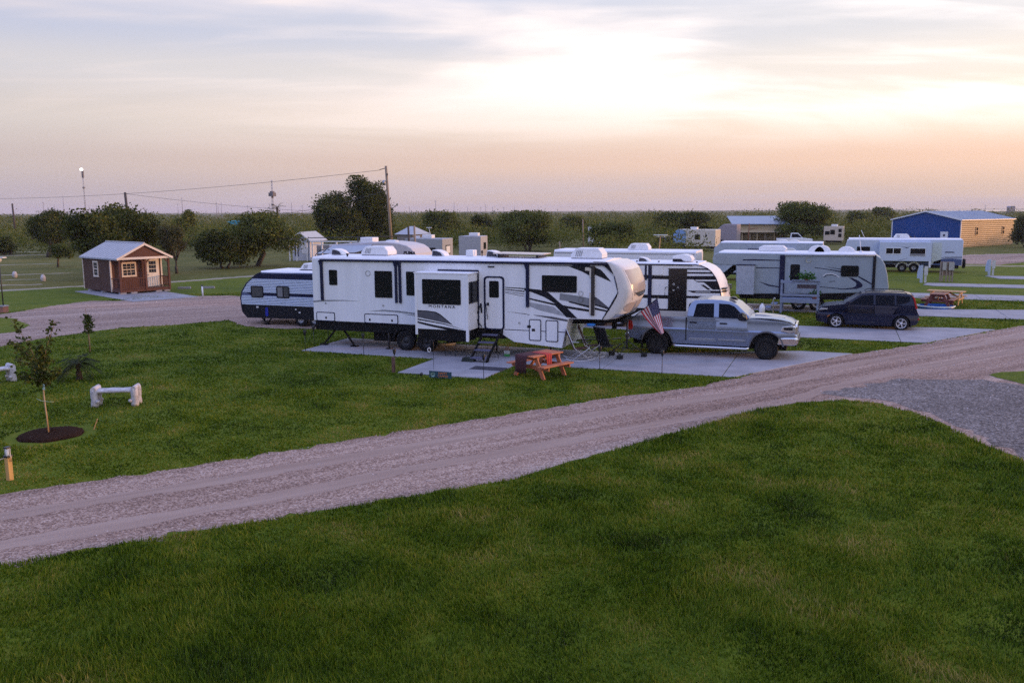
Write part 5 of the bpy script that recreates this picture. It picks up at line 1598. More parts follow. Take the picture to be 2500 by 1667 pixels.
# turquoise shade canopy far off
cn = thing("shade_canopy", "turquoise shade canopy standing above the far scrub", "canopy", (-135.7, 168, 0), R(20))
MB().add([(0, 0, 3.0), (4.3, .3, 3.0), (4.0, 3, 3.2), (-.3, 3, 3.2), (1.6, -.3, 1.9), (2.1, 1.6, 3.4)], [(0, 4, 5), (4, 1, 5), (1, 2, 5), (2, 3, 5), (3, 0, 5), (5, 4, 0), (5, 1, 4)]).build("canopy", mat("turquoise_fabric", (.0, .32, .42), rough=.6), cn)
for x_, y_ in ((0, 0), (4.2, .3), (3.9, 3), (-.2, 3)):
    MB().tube([(x_, y_, 0), (x_, y_, 3.0)], .06, 6).build("pole", STEEL, cn)

# ------------------------------------------------------------------ far trailers
def far_trailer(label, x, y, rz, L, h, m, win=(), end=None, name="travel_trailer", D=2.4, nose=0.0, nosem=None, ends_w=None):
    t = thing(name, label, "trailer", (x, y, 0), rz, group="trailers parked on the sites")
    MB().prism([(0, .55), (L, .55), (L, h), (nose, h), (0, h - nose * .9)], 'y', 0, D).build("body", m, t, bevel=.06, seg=2)
    MB().box(.3, L - .3, .15, D - .15, .3, .55).build("underbelly", UNDER, t)
    for a in win:
        x0, x1, z0, z1 = a
        f = MB().box(x0 - .05, x1 + .05, -.03, .01, z0 - .05, z1 + .05).build("window", BLACKP, t)
        MB().box(x0, x1, -.04, .0, z0, z1).build("pane", GLASS, f)
    if ends_w:
        f = MB().box(L - .01, L + .03, ends_w[0] - .08, ends_w[1] + .08, ends_w[2] - .08, ends_w[3] + .08).build("window", BLACKP, t)
        MB().box(L, L + .04, ends_w[0], ends_w[1], ends_w[2], ends_w[3]).build("pane", ends_w[4], f)
    for wx in (L * .5, L * .5 + .85):
        wheel(t, wx, .0, .35, .2, rr=.5)
    MB().box(L * .35, L * .35 + .9, D * .35, D * .65, h, h + .3).build("air_conditioner", PLAST, t, bevel=.04)
    return t


GREYT = mat("weathered_grey_trailer", (.30, .31, .34), rough=.6, var=.12)
t = far_trailer("weathered grey trailer with white-framed window in its sunlit end", -34.6, 65.6, R(4), 3.4, 3.0, GREYT, win=((.9, 1.35, 1.6, 2.2), (2.3, 2.7, 1.6, 2.2)), D=2.5, ends_w=(.8, 1.7, 1.75, 2.35, PLAST))
MB().tube([(1.9, 1.2, 3.0), (1.7, 1.2, 3.9)], .02, 6).box(1.5, 1.95, 1.15, 1.25, 3.88, 3.93).build("antenna", PLAST, t)
MB().box(.55, .8, 1, 1.4, 3.0, 3.2).build("roof_vent", PLAST, t)
far_trailer("plain grey box trailer with one dark window in its end, under the dark round tree", -34.3, 76.0, R(8), 2.2, 2.9, mat("pale_grey_box", (.36, .36, .40), rough=.6), D=2.6, ends_w=(1.1, 1.8, 1.7, 2.2, GLASS))
far_trailer("white trailer half hidden behind a round bush, far beyond the silver awning frames", -33.8, 119.8, R(0), 3.2, 3.0, WHITE, win=((1.5, 2.4, 1.9, 2.2),), D=2.4)
t = far_trailer("beige travel trailer with bright blue nose and dark swooshes", -20.6, 114.6, R(-8), 5.6, 2.75, CREAM, win=((2.9, 3.5, 1.5, 2.05),), nose=.5)
MB().prism([(-.03, .9), (1.55, .9), (1.7, 1.6), (1.62, 2.4), (1.5, 2.72), (.5, 2.76), (-.03, 2.2)], 'y', -.03, .02).build("blue_cap", mat("pale_blue_cap", (.20, .36, .66), rough=.3), t)
MB().prism([(0, .50), (1.5, .50), (1.55, .95), (-.02, .95)], 'y', -.04, .0).build("lower_panel", NAVY, t)
for q in ([(1.7, 2.2), (2.6, 2.62), (2.9, 2.66), (2.0, 2.3)], [(2.4, .7), (3.6, 1.15), (3.7, 1.2), (3.0, .75)], [(3.3, .65), (4.2, 1.25), (4.3, 1.3), (3.7, .7)], [(4.2, 1.7), (4.5, 1.9), (4.3, 2.3)]):
    MB().prism(q, 'y', -.012, .01).build("stripe", UNDER, t)
t = far_trailer("tan slab-sided trailer with three dark windows, right of the spreading tree", -2.4, 139.6, R(-5), 2.75, 2.7, mat("tan_trailer", (.55, .46, .36), rough=.5), win=((.25, .8, 1.5, 1.95), (1.0, 1.55, 1.55, 2.15), (2.15, 2.5, 1.9, 2.3), (2.15, 2.5, 1.15, 1.6)), D=2.4)
# old boxy shape with a jagged top beside the beige trailer
t = thing("storage_pod", "pale grey storage shelter beside the beige trailer, against the tan building", "shelter", (-16.6, 122.5, 0), R(-5))
MB().prism([(0, 0), (3.3, 0), (3.3, 3.3), (1.4, 3.3), (.5, 2.5), (0, 2.4)], 'y', 0, 2.6).build("wall", mat("mauve_grey_tarp", (.28, .25, .28), rough=.8, var=.2), t, bevel=.08)
MB().prism([(.5, .1), (2.3, .1), (2.3, .8), (1.2, 1.2), (.6, .6)], 'y', -.03, .02).build("opening", UNDER, t)

# ------------------------------------------------------------------ foliage
def leaf_mat(name, stops, trans=.25, patch=0):
    m = bpy.data.materials.new(name)
    m.use_nodes = True
    nt = m.node_tree
    b = nt.nodes["Principled BSDF"]
    b.inputs["Roughness"].default_value = .65
    b.inputs["Specular IOR Level"].default_value = .15
    ge = nt.nodes.new("ShaderNodeNewGeometry")
    tc = nt.nodes.new("ShaderNodeTexCoord")
    no = nt.nodes.new("ShaderNodeTexNoise")
    no.inputs["Scale"].default_value = .55
    no.inputs["Detail"].default_value = 3
    nt.links.new(tc.outputs["Object"], no.inputs["Vector"])
    ma = nt.nodes.new("ShaderNodeMath")
    ma.operation = 'MULTIPLY_ADD'
    nt.links.new(ge.outputs["Random Per Island"], ma.inputs[0])
    ma.inputs[1].default_value = .55
    gn = nt.nodes.new("ShaderNodeMath")
    gn.operation = 'MULTIPLY_ADD'
    nt.links.new(no.outputs[0], gn.inputs[0])
    gn.inputs[1].default_value, gn.inputs[2].default_value = (1.7, -.35) if patch else (1.2, -.1)
    nt.links.new(gn.outputs[0], ma.inputs[2])
    m2 = nt.nodes.new("ShaderNodeMath")
    m2.operation = 'SUBTRACT'
    nt.links.new(ma.outputs[0], m2.inputs[0])
    m2.inputs[1].default_value = .27
    if patch:
        n3 = nt.nodes.new("ShaderNodeTexNoise")
        n3.inputs["Scale"].default_value = .16
        n3.inputs["Detail"].default_value = 5
        nt.links.new(tc.outputs["Object"], n3.inputs["Vector"])
        m3 = nt.nodes.new("ShaderNodeMath")
        m3.operation = 'MULTIPLY_ADD'
        nt.links.new(n3.outputs[0], m3.inputs[0])
        m3.inputs[1].default_value = patch
        nt.links.new(m2.outputs[0], m3.inputs[2])
        m2 = nt.nodes.new("ShaderNodeMath")
        m2.operation = 'SUBTRACT'
        nt.links.new(m3.outputs[0], m2.inputs[0])
        m2.inputs[1].default_value = patch * .5
    rp = nt.nodes.new("ShaderNodeValToRGB")
    el = rp.color_ramp.elements
    while len(el) < len(stops):
        el.new(.5)
    for e, (p, c) in zip(el, stops):
        e.position = p
        e.color = (*c, 1)
    nt.links.new(m2.outputs[0], rp.inputs[0])
    nt.links.new(rp.outputs[0], b.inputs["Base Color"])
    tr_ = nt.nodes.new("ShaderNodeBsdfTranslucent")
    nt.links.new(rp.outputs[0], tr_.inputs[0])
    mx = nt.nodes.new("ShaderNodeMixShader")
    mx.inputs[0].default_value = trans
    nt.links.new(b.outputs[0], mx.inputs[1])
    nt.links.new(tr_.outputs[0], mx.inputs[2])
    nt.links.new(mx.outputs[0], nt.nodes["Material Output"].inputs[0])
    return m


LEAF_DARK = leaf_mat("dark_oak_leaf", [(.08, (.018, .026, .006)), (.45, (.050, .066, .011)), (.75, (.095, .105, .018)), (.97, (.16, .155, .03))])
LEAF_OLIVE = leaf_mat("olive_mesquite_leaf", [(0.1, (0.0435, 0.0580, 0.0130)), (0.5, (0.0870, 0.1087, 0.0203)), (0.9, (0.1740, 0.1812, 0.0362))])
LEAF_BROWN = leaf_mat("brown_green_leaf", [(0.1, (0.0490, 0.0448, 0.0196)), (0.5, (0.0840, 0.0812, 0.0308)), (0.9, (0.1400, 0.1400, 0.0490))])
LEAF_SCRUB = leaf_mat("scrub_leaf", [(.1, (.046, .062, .010)), (.45, (.092, .112, .014)), (.7, (.145, .150, .022)), (.95, (.21, .19, .05))])
LEAF_PALM = leaf_mat("palm_leaf", [(.1, (.015, .025, .008)), (.9, (.05, .065, .02))])
BARK = mat("grey_brown_bark", (.085, .065, .05), rough=.9, var=.35, scale=5, bump=.4, bscale=14)
npr = np.random.default_rng(11)


def quads_mesh(name, c, size, m, parent=None, flat=0.0, aspect=(.45, .8)):
    """n small leaf quads (rhombs) at centres c with random orientation"""
    n = len(c)
    a = npr.normal(size=(n, 3))
    a[:, 2] *= (1 - flat)
    a /= np.linalg.norm(a, axis=1)[:, None]
    t = npr.normal(size=(n, 3))
    b = np.cross(a, t)
    b /= np.linalg.norm(b, axis=1)[:, None]
    s = size * npr.uniform(.6, 1.35, size=(n, 1))
    asp = npr.uniform(*aspect, size=(n, 1))
    v = np.empty((n, 4, 3), np.float32)
    v[:, 0] = c + a * s
    v[:, 1] = c + b * s * asp
    v[:, 2] = c - a * s
    v[:, 3] = c - b * s * asp
    me = bpy.data.meshes.new(name)
    me.vertices.add(n * 4)
    me.vertices.foreach_set("co", v.ravel())
    me.loops.add(n * 4)
    me.loops.foreach_set("vertex_index", np.arange(n * 4, dtype=np.int32))
    me.polygons.add(n)
    me.polygons.foreach_set("loop_start", np.arange(0, n * 4, 4, dtype=np.int32))
    me.polygons.foreach_set("loop_total", np.full(n, 4, np.int32))
    me.update()
    me.materials.append(m)
    o = bpy.data.objects.new(name, me)
    col.objects.link(o)
    if parent:
        o.parent = parent
    return o


def clump_points(blobs, n, shell=.40):
    """points scattered through a set of ellipsoids (cx,cy,cz,rx,ry,rz), denser near their skins"""
    w = np.array([b[3] * b[4] + b[3] * b[5] for b in blobs])
    k = npr.choice(len(blobs), size=n, p=w / w.sum())
    B = np.array(blobs)[k]
    d = npr.normal(size=(n, 3))
    d /= np.linalg.norm(d, axis=1)[:, None]
    r = shell + (1.08 - shell) * npr.random(n) ** .8
    r *= 1 + .16 * npr.normal(size=n)
    return B[:, :3] + d * B[:, 3:] * r[:, None]


def tree(label, x, y, w, top, cb=.5, dx=0.0, kind=LEAF_DARK, n=4200, leaf=.16, lobes=26, trunk=.16, lean=0.0, group="trees around the camp", depth=None, name="tree", seed=0, trunk_h=None, cat="tree", sprigs=26, stems=1):
    r_ = random.Random(seed + int(abs(x * 7 + y * 13)))
    t = thing(name, label, cat, (x, y, 0), group=group)
    hx, hy_ = w / 2, (depth or w * .85) / 2
    ch = top - cb
    # view axis: crown spread goes across the picture
    ax, ay = math.cos(R(20.8)), math.sin(R(20.8))
    blobs = []
    for i in range(lobes):
        a = r_.uniform(0, 2 * math.pi)
        rr = math.sqrt(r_.random()) * .72
        zz = cb + ch * r_.uniform(.18, .84)
        f = 1 - .45 * max(0, (zz - cb) / ch - .55) / .45
        p, q = rr * math.cos(a) * hx * f + dx, rr * math.sin(a) * hy_ * f
        rad = r_.uniform(.24, .46)
        blobs.append((p * ax - q * ay, p * ay + q * ax, zz, hx * rad, hy_ * rad, ch * rad * .50))
    n = int(n * 3.4)
    pts = clump_points(blobs, n)
    # sprigs that stick out of the outline
    extra = []
    for i in range(sprigs):
        b = r_.choice(blobs)
        d = Vector((r_.gauss(0, 1), r_.gauss(0, 1), abs(r_.gauss(.3, 1)))).normalized()
        base = Vector(b[:3]) + Vector((d.x * b[3], d.y * b[4], d.z * b[5]))
        L = r_.uniform(.3, .9) * min(1, ch / 4)
        for k in range(9):
            p = base + d * (L * k / 8) + Vector((r_.gauss(0, .05), r_.gauss(0, .05), r_.gauss(0, .05)))
            extra.append(p[:])
    pts = np.vstack([pts, np.array(extra)])
    pts[:, 2] = np.clip(pts[:, 2], .12, top * 1.02)
    quads_mesh("crown", pts, leaf * .70, kind, t)
    b = MB()
    fork = trunk_h if trunk_h is not None else max(.4, cb + ch * .12)
    for s_ in range(stems):
        off = Vector((r_.gauss(0, .25), r_.gauss(0, .2), 0)) if stems > 1 else Vector((0, 0, 0))
        f0 = Vector((lean * fork + dx * .3, 0, fork)) + off * 1.8
        b.tube([off, off.lerp(f0, .5) + Vector((r_.gauss(0, .06), r_.gauss(0, .06), 0)), f0], trunk, 8, trunk * .72)
        for i in range(max(4, 8 // stems)):
            q = Vector(r_.choice(blobs)[:3])
            m_ = f0.lerp(q, .5) + Vector((r_.gauss(0, .2), r_.gauss(0, .2), .15))
            b.tube([f0, m_, q], trunk * .5, 6, trunk * .12)
            for j in range(2):
                q2 = m_ + Vector((r_.gauss(0, hx * .4), r_.gauss(0, hy_ * .4), abs(r_.gauss(.5, .5))))
                b.tube([m_, m_.lerp(q2, .5) + Vector((0, 0, .1)), q2], trunk * .22, 5, trunk * .06)
    b.build("trunk", BARK, t)
    return t


TREES = [
    ("dark spreading oak with a forked trunk left of all, before the lone pole", -89.96, 78.16, 6.6, 6.0, 1.5, .7, LEAF_DARK, dict(n=5200, lean=.25, trunk=.28, trunk_h=1.4)),
    ("small olive tree with one thin trunk in front of the leftmost oak", -72.5, 64.0, 2.4, 2.3, .8, .4, LEAF_OLIVE, dict(n=900, trunk=.12, trunk_h=.9, leaf=.11)),
    ("broad dark tree whose low crown stands left behind the brown cabin", -56.2, 52.5, 5.0, 5.5, 1.5, .7, LEAF_DARK, dict(n=4800, trunk=.22)),
    ("tallest bushy tree directly behind the roof of the brown cabin", -59.5, 59.2, 7.2, 6.1, .9, .7, LEAF_DARK, dict(n=6400, trunk=.24)),
    ("thin-leaved brownish tree with bare forked trunk by the cabin", -54.25, 60.15, 3.4, 4.6, 1.2, 0, LEAF_BROWN, dict(n=1700, trunk=.14, trunk_h=1.1, leaf=.10, lobes=12)),
    ("low dense shrub-like tree reaching the ground right of the brownish bare-trunk tree", -55.05, 67.25, 5.6, 3.6, .0, -.2, LEAF_DARK, dict(n=4200, trunk=.14, trunk_h=.5, stems=2)),
    ("wide leaning olive tree between the cabin and the white cottage", -53.9, 70.9, 7.2, 5.6, .7, .7, LEAF_OLIVE, dict(n=6000, lean=.5, trunk=.22, stems=2)),
    ("round dark tree, left half of the big double crown by the leaning utility pole", -70.2, 110.5, 8.0, 8.1, .4, .5, LEAF_DARK, dict(n=6500, leaf=.22, trunk=.3)),
    ("tall dark tree with wispy top right behind the leaning utility pole", -67.0, 116.0, 7.6, 10.4, .3, -.3, LEAF_DARK, dict(n=7500, leaf=.22, trunk=.32, sprigs=50)),
    ("bushy mid green tree behind the weathered grey trailer", -64.65, 133.7, 7.6, 5.5, .5, .6, LEAF_OLIVE, dict(n=4200, leaf=.22)),
    ("dark rounded tree behind the plain grey box trailer", -58.7, 139.0, 5.0, 4.8, .3, .2, LEAF_DARK, dict(n=3200, leaf=.22)),
    ("low-crowned tree with fanned trunks above the roof of the long white trailer", -38.4, 106.7, 9.2, 5.2, .9, 0, LEAF_OLIVE, dict(n=6500, leaf=.19, stems=3, trunk=.16, trunk_h=.5)),
    ("round yellow-green bush hiding half of the far white trailer", -28.4, 111.7, 6.6, 3.8, .0, .1, LEAF_OLIVE, dict(n=4500, leaf=.19, stems=2, trunk_h=.3)),
    ("dark tree clump behind the beige trailer with the blue nose", -27.0, 156.6, 11.2, 5.0, .1, .6, LEAF_DARK, dict(n=6000, leaf=.26)),
    ("open olive tree with twiggy top, right of the tan open-sided building", -5.8, 143.4, 9.6, 6.4, .8, .5, LEAF_OLIVE, dict(n=6500, leaf=.22, trunk=.22, sprigs=70)),
    ("dark low shrub with drooping stems at the left edge of the picture", -100.9, 81.3, 3.6, 2.5, .0, -.3, LEAF_DARK, dict(n=1800, leaf=.16, trunk_h=.3, stems=2)),
    ("scraggly dark bush growing against the right end of the blue and tan shed", 23.4, 134.2, 3.4, 4.3, .0, .0, LEAF_BROWN, dict(n=2500, leaf=.2, trunk_h=.4)),
    ("mid green tree far behind the two thin upright posts", -53.3, 177.7, 6.6, 4.3, .2, .3, LEAF_SCRUB, dict(n=2600, leaf=.26)),
    ("pale green treetop filling the gap left of the leaning olive tree", -98.3, 111.5, 4.4, 5.6, .0, -.3, LEAF_SCRUB, dict(n=2600, leaf=.22)),
    ("distant rounded tree beyond the tan slab-sided trailer", 4.8, 245, 7.6, 4.7, .0, -.5, LEAF_SCRUB, dict(n=2000, leaf=.32)),
    ("lone tall bush on the scrub skyline left of the blue shed", 13.8, 350.6, 8.6, 5.9, .0, .4, LEAF_SCRUB, dict(n=1700, leaf=.42)),
]
for lb, x, y, w_, top, cb, dx, kd, kw in TREES:
    tree(lb, x, y, w_, top, cb, dx, kd, **kw)


def fan_palm(label, x, y, h, fronds, L, trunk, droop=.5, seed=1, group="palms", cat="palm", seglen=7):
    r_ = random.Random(seed)
    t = thing("palm_tree", label, cat, (x, y, 0), group=group)
    b = MB()
    zs = [h * k / 6 for k in range(7)]
    b.tube([(r_.gauss(0, trunk * .08), r_.gauss(0, trunk * .08), z) for z in zs], trunk, 10, trunk * .85)
    b.build("trunk", mat("palm_trunk", (.07, .045, .03), rough=.95, var=.5, scale=18, stretch=(1, 1, 3), bump=.8, bscale=30), t)
    for k in range(fronds):
        a = 2 * math.pi * k / fronds + r_.gauss(0, .2)
        el = r_.uniform(-.5, .9)
        m_ = MB()
        d = Vector((math.cos(a) * math.cos(el), math.sin(a) * math.cos(el), math.sin(el)))
        side_ = Vector((-math.sin(a), math.cos(a), 0))
        base = Vector((0, 0, h))
        tip = base + d * L
        tip.z -= droop * L * .4
        mid_ = base + d * L * .5
        m_.tube([base, mid_, tip], .012 * L, 4, .004)
        for i in range(seglen):
            f = .25 + .75 * i / (seglen - 1)
            c = base.lerp(mid_, f * 2) if f < .5 else mid_.lerp(tip, f * 2 - 1)
            for s_ in (-1, 1):
                e = c + (d * .25 + side_ * s_ * .42) * L * (1.15 - f * .6) * r_.uniform(.5, .75)
                e.z -= droop * .16 * L
                n_ = (e - c).cross(Vector((0, 0, 1))).normalized() * .035 * L
                m_.add([c - n_ * .5, c + n_ * .5, e], [(0, 1, 2)])
        m_.build("frond", LEAF_PALM, t)
    return t


fan_palm("tall fan palm rising behind the leaning olive tree", -83.2, 115.1, 6.0, 22, 1.5, .2, seed=3)

# ------------------------------------------------------------------ scrub land out to the horizon: nobody could count it
KEEP = [(-30, 52, 33), (0, 60, 34), (10, 100, 26), (20, 140, 17), (-10, 118, 20), (-14, 145, 9), (-45, 85, 22), (-60, 60, 22), (-72, 86, 12), (-33, 75, 14), (-34, 118, 6), (-58, 108, 6), (-2, 139, 7), (-50, 30, 20), (-95, 72, 12), (-70, 72, 15), (-38, 100, 9), (-90, 58, 22), (-112, 80, 9)]


def scrub():
    cs, ss = [], []
    tries = 0
    while len(cs) < 5600:
        tries += 1
        d = 75 * (1300 / 75) ** (npr.random() ** 1.2)
        a = R(110.8) + npr.uniform(-.70, .70)
        x, y = d * math.cos(a), d * math.sin(a)
        if any((x - kx) ** 2 + (y - ky) ** 2 < kr * kr for kx, ky, kr in KEEP):
            continue
        if d < 120 and npr.random() < .5:
            continue
        if x > 105 and d > 1000:
            continue
        h = npr.uniform(1.4, 3.3) + (1.6 if npr.random() < .10 else 0)
        if d > 230 and npr.random() < .10:
            h = npr.uniform(4.2, 6.4)
        w = h * npr.uniform(.9, 2.0)
        cs.append((x, y, h, w, d))
    P, Sz = [], []
    for x, y, h, w, d in cs:
        n = int(max(34, min(700, 9.0e4 * h * w / (d * d) * 2.6)) * (2.2 if h > 4.1 else 1))
        lob = [(npr.normal(0, w * .25), npr.normal(0, w * .25), h * npr.uniform(.3, .62), w * npr.uniform(.3, .5), w * npr.uniform(.3, .5), h * npr.uniform(.28, .42)) for _ in range(4)]
        p = clump_points(lob, n, .5)
        p[:, 2] = np.clip(p[:, 2], .05, h * 1.15)
        p += np.array([x, y, 0])
        P.append(p)
        Sz.append(np.full(n, max(.10, min(1.0, .56 * math.sqrt(h * w / n)))))
    P, Sz = np.vstack(P), np.concatenate(Sz)
    o = quads_mesh("scrub", P, Sz[:, None], LEAF_SCRUB)
    o["kind"] = "stuff"
    return len(P)


print("scrub quads", scrub())


# ------------------------------------------------------------------ grass blades
def inpoly(px, py, poly):
    r = np.zeros(len(px), bool)
    n = len(poly)
    for i in range(n):
        x0, y0 = poly[i]
        x1, y1 = poly[(i + 1) % n]
        c = ((y0 > py) != (y1 > py)) & (px < (x1 - x0) * (py - y0) / (y1 - y0 + 1e-12) + x0)
        r ^= c
    return r


def vnoise(x, y, s, seed):
    """smooth value noise"""
    g_ = np.random.default_rng(seed).random((64, 64))
    u, v = x / s, y / s
    i, j = np.floor(u).astype(int), np.floor(v).astype(int)
    f, h = u - i, v - j
    f, h = f * f * (3 - 2 * f), h * h * (3 - 2 * h)
    i, j = i % 64, j % 64
    i1, j1 = (i + 1) % 64, (j + 1) % 64
    return (g_[i, j] * (1 - f) + g_[i1, j] * f) * (1 - h) + (g_[i, j1] * (1 - f) + g_[i1, j1] * f) * h


GRASS = leaf_mat("grass_blade", [(.02, (.014, .028, .002)), (.30, (.050, .096, .004)), (.55, (.108, .168, .007)), (.8, (.190, .205, .022)), (.97, (.32, .26, .08))], trans=.3, patch=.45)


def grass(name, region, holes, x0, x1, y0, y1, dens0, dref, power, hmin, hmax, seed, tuft=1.0, dmax=60):
    r_ = np.random.default_rng(seed)
    n = int(dens0 * (x1 - x0) * (y1 - y0))
    out = []
    for c0 in range(0, n, 400000):
        m_ = min(400000, n - c0)
        x, y = r_.uniform(x0, x1, m_), r_.uniform(y0, y1, m_)
        d = np.hypot(x, y)
        # forward and sideways in the camera's ground frame
        fw = -x * math.sin(R(20.8)) + y * math.cos(R(20.8))
        sd_ = x * math.cos(R(20.8)) + y * math.sin(R(20.8))
        k = (fw > 6.5) & (np.abs(sd_) < fw * .66 + 1.5) & (d < dmax)
        k &= r_.random(m_) < np.clip((dref / np.maximum(d, 1)) ** power, 0, 1) * (.55 + .9 * vnoise(x, y, .35, seed + 1))
        x, y, d = x[k], y[k], d[k]
        if region is not None:
            k = inpoly(x, y, region)
            x, y, d = x[k], y[k], d[k]
        for h_ in holes:
            k = ~inpoly(x, y, h_)
            x, y, d = x[k], y[k], d[k]
        out.append(np.stack([x, y, d], 1))
    q = np.vstack(out)
    n = len(q)
    x, y, d = q.T
    big = vnoise(x, y, 1.9, seed + 2) ** 1.5 * .9 + vnoise(x, y, .45, seed + 3) * .55
    h = (hmin + (hmax - hmin) * r_.random(n) ** 1.6) * (.45 + tuft * big)
    a = r_.uniform(0, 2 * math.pi, n)
    lean = r_.normal(.35, .35, n) * h
    la = a + r_.normal(0, .8, n)
    # clumps comb over one way
    la = np.where(r_.random(n) < .5, vnoise(x, y, 1.1, seed + 4) * 7.0, la)
    w = np.maximum(.0045, .00080 * d) * r_.uniform(.7, 1.3, n)
    v = np.empty((n, 3, 3), np.float32)
    v[:, 0] = np.stack([x - np.sin(a) * w, y + np.cos(a) * w, np.zeros(n)], 1)
    v[:, 1] = np.stack([x + np.sin(a) * w, y - np.cos(a) * w, np.zeros(n)], 1)
    v[:, 2] = np.stack([x + np.cos(la) * lean, y + np.sin(la) * lean, h], 1)
    me = bpy.data.meshes.new(name)
    me.vertices.add(n * 3)
    me.vertices.foreach_set("co", v.ravel())
    me.loops.add(n * 3)
    me.loops.foreach_set("vertex_index", np.arange(n * 3, dtype=np.int32))
    me.polygons.add(n)
    me.polygons.foreach_set("loop_start", np.arange(0, n * 3, 3, dtype=np.int32))
    me.polygons.foreach_set("loop_total", np.full(n, 3, np.int32))
    me.update()
    me.materials.append(GRASS)
    o = bpy.data.objects.new(name, me)
    col.objects.link(o)
    o["kind"] = "stuff"
    print(name, n)
    return o


BR_CUT = [(p[0], p[1]) for p in ROAD]
PAD1 = [(-19.2, 27.72), (-13.5, 27.72), (-13.5, 24.86), (-10.4, 24.86), (-10.3, 27.72), (-2.97, 27.72), (.64, 33.76), (-1.2, 33.76), (-7.2, 31.15), (-19.2, 31.12)]
PAD2 = [(-14.0, 37.5), (3.4, 37.5), (6.6, 42.6), (4.6, 42.6), (-1.0, 41.2), (-14.0, 40.9)]
MULCH = [(-17.62 + 1.02 * math.cos(k * .45), 14.95 + 1.02 * math.sin(k * .45)) for k in range(14)]
FG = ROAD_BOT + [(16, 15), (16, -2), (-17, -2)]
grass("lawn_grass", FG, [], -19, 12, 4, 26, 2300, 10.5, 1.7, .035, .105, 31, dmax=31)
PAD3 = [(-12.0, 47.0), (8.6, 47.0), (11.8, 52.0), (9.2, 51.4), (4.4, 50.2), (-12.0, 50.2)]
grass("lawn_grass", None, [BR_CUT, FG, PAD1, LOT, MULCH, PAD2, PAD3], -42, 14, 9, 58, 1500, 12, 1.75, .03, .07, 47, tuft=.8, dmax=60)

# ------------------------------------------------------------------ picnic tables
def picnic(label, x, y, rz, wood, L=1.5, group="picnic tables"):
    """A-frame table; local x runs along the boards"""
    t = thing("picnic_table", label, "picnic table", (x, y, 0), rz, group)
    for k in range(5):
        y0 = -.37 + k * .15
        MB().box(-L / 2, L / 2, y0, y0 + .14, .705, .745).build("board", wood, t, bevel=.006, seg=1)
    for s_ in (-1, 1):
        for k in range(2):
            y0 = s_ * .68 + (k - 1) * .145
            MB().box(-L / 2, L / 2, y0, y0 + .135, .415, .455).build("seat_board", wood, t, bevel=.006, seg=1)
    for e in (-1, 1):
        xx = e * (L / 2 - .22)
        for s_ in (-1, 1):
            MB().bar((xx, s_ * .26, .70), (xx, s_ * .62, .0), .045, .14, up=(1, 0, 0) if False else (0, 0, 1)).build("leg", wood, t)
        MB().box(xx + .025, xx + .065, -.80, .80, .30, .41).build("seat_bearer", wood, t)
        MB().box(xx + .025, xx + .065, -.36, .36, .60, .70).build("top_bearer", wood, t)
        MB().bar((xx + .02, 0, .36), (e * .08, 0, .69), .04, .09).build("brace", wood, t)
    return t


PINE = mat("orange_stained_pine", (.42, .130, .055), rough=.6, var=.22, scale=3, stretch=(.7, 9, 9), bump=.15)
RWOOD = mat("red_brown_stain", (.17, .042, .025), rough=.6, var=.25, scale=3, stretch=(.7, 9, 9))
TANP = mat("honey_pine", (.46, .26, .11), rough=.6, var=.2, scale=3, stretch=(.7, 9, 9))
mt = picnic("orange stained picnic table draped with two red cloths beside the concrete pad", -8.91, 26.0, R(67), PINE, 1.46)
DARKCLOTH = mat("dark_maroon_cloth", (.055, .014, .018), rough=.9, var=.4, scale=14)
REDCLOTH = mat("red_cloth", (.40, .045, .035), rough=.9, var=.3, scale=20)


def draped(name, label, cx, cy, rz, pts, w, m, seed):
    """a strip of cloth following a profile (local x, z), with soft folds"""
    r_ = random.Random(seed)
    rows = []
    for i, (px, pz) in enumerate(pts):
        row = []
        for k in range(13):
            f = k / 12
            fold = .018 * math.sin(f * 17 + i * .35 + seed)
            sag = -.05 * i / len(pts) * abs(math.sin(f * 5 + seed)) if i > 3 else 0
            row.append((px + (fold if i > 2 else 0), (f - .5) * w * (1 - .10 * (i > 3)), pz + .004 + (0 if i > 2 else .004 * math.sin(f * 9 + i)) + sag))
        rows.append(row)
    o = MB().grid(rows).build(name, m)
    sd_ = o.modifiers.new("thickness", 'SOLIDIFY')
    sd_.thickness = .006
    o.location = (cx, cy, 0)
    o.rotation_euler = (0, 0, rz)
    tag(o, label, "cloth", "cloths on the picnic table")
    return o


# end drape: hangs over the near left end; side drape: over the right edge
draped("cloth", "dark maroon cloth hanging over the left end of the orange picnic table", -9.05, 26.06, R(67), [(.0, .75), (-.35, .75), (-.70, .752), (-.745, .74), (-.755, .6), (-.76, .4), (-.755, .20)], .56, DARKCLOTH, 2)
draped("cloth", "bright red cloth hanging over the long side of the orange picnic table", -8.91, 26.0, R(67 - 90), [(-.25, .75), (.05, .752), (.36, .754), (.39, .74), (.40, .6), (.41, .46), (.405, .33)], .30, REDCLOTH, 5)
picnic("red-brown picnic table standing over a blue wading pool", 5.2, 51.9, R(75), RWOOD, 1.5)
picnic("honey-coloured picnic table on the lawn just behind the red-brown one", 5.7, 53.6, R(-16), TANP, 1.9)
pool = thing("wading_pool", "shallow blue wading pool on the grass under the red-brown picnic table", "wading pool", (5.0, 51.2, 0))
MB().lathe([(.86, 0), (.92, .14), (.88, .15), (.83, .03), (.001, .03)], (0, 0, 0), 26).build("basin", mat("pool_blue", (.02, .13, .50), rough=.4, var=.3, scale=3), pool)
MB().lathe([(.93, .10), (.95, .15), (.90, .165)], (0, 0, 0), 26).build("rim", mat("pale_rim", (.50, .56, .52), rough=.5), pool)

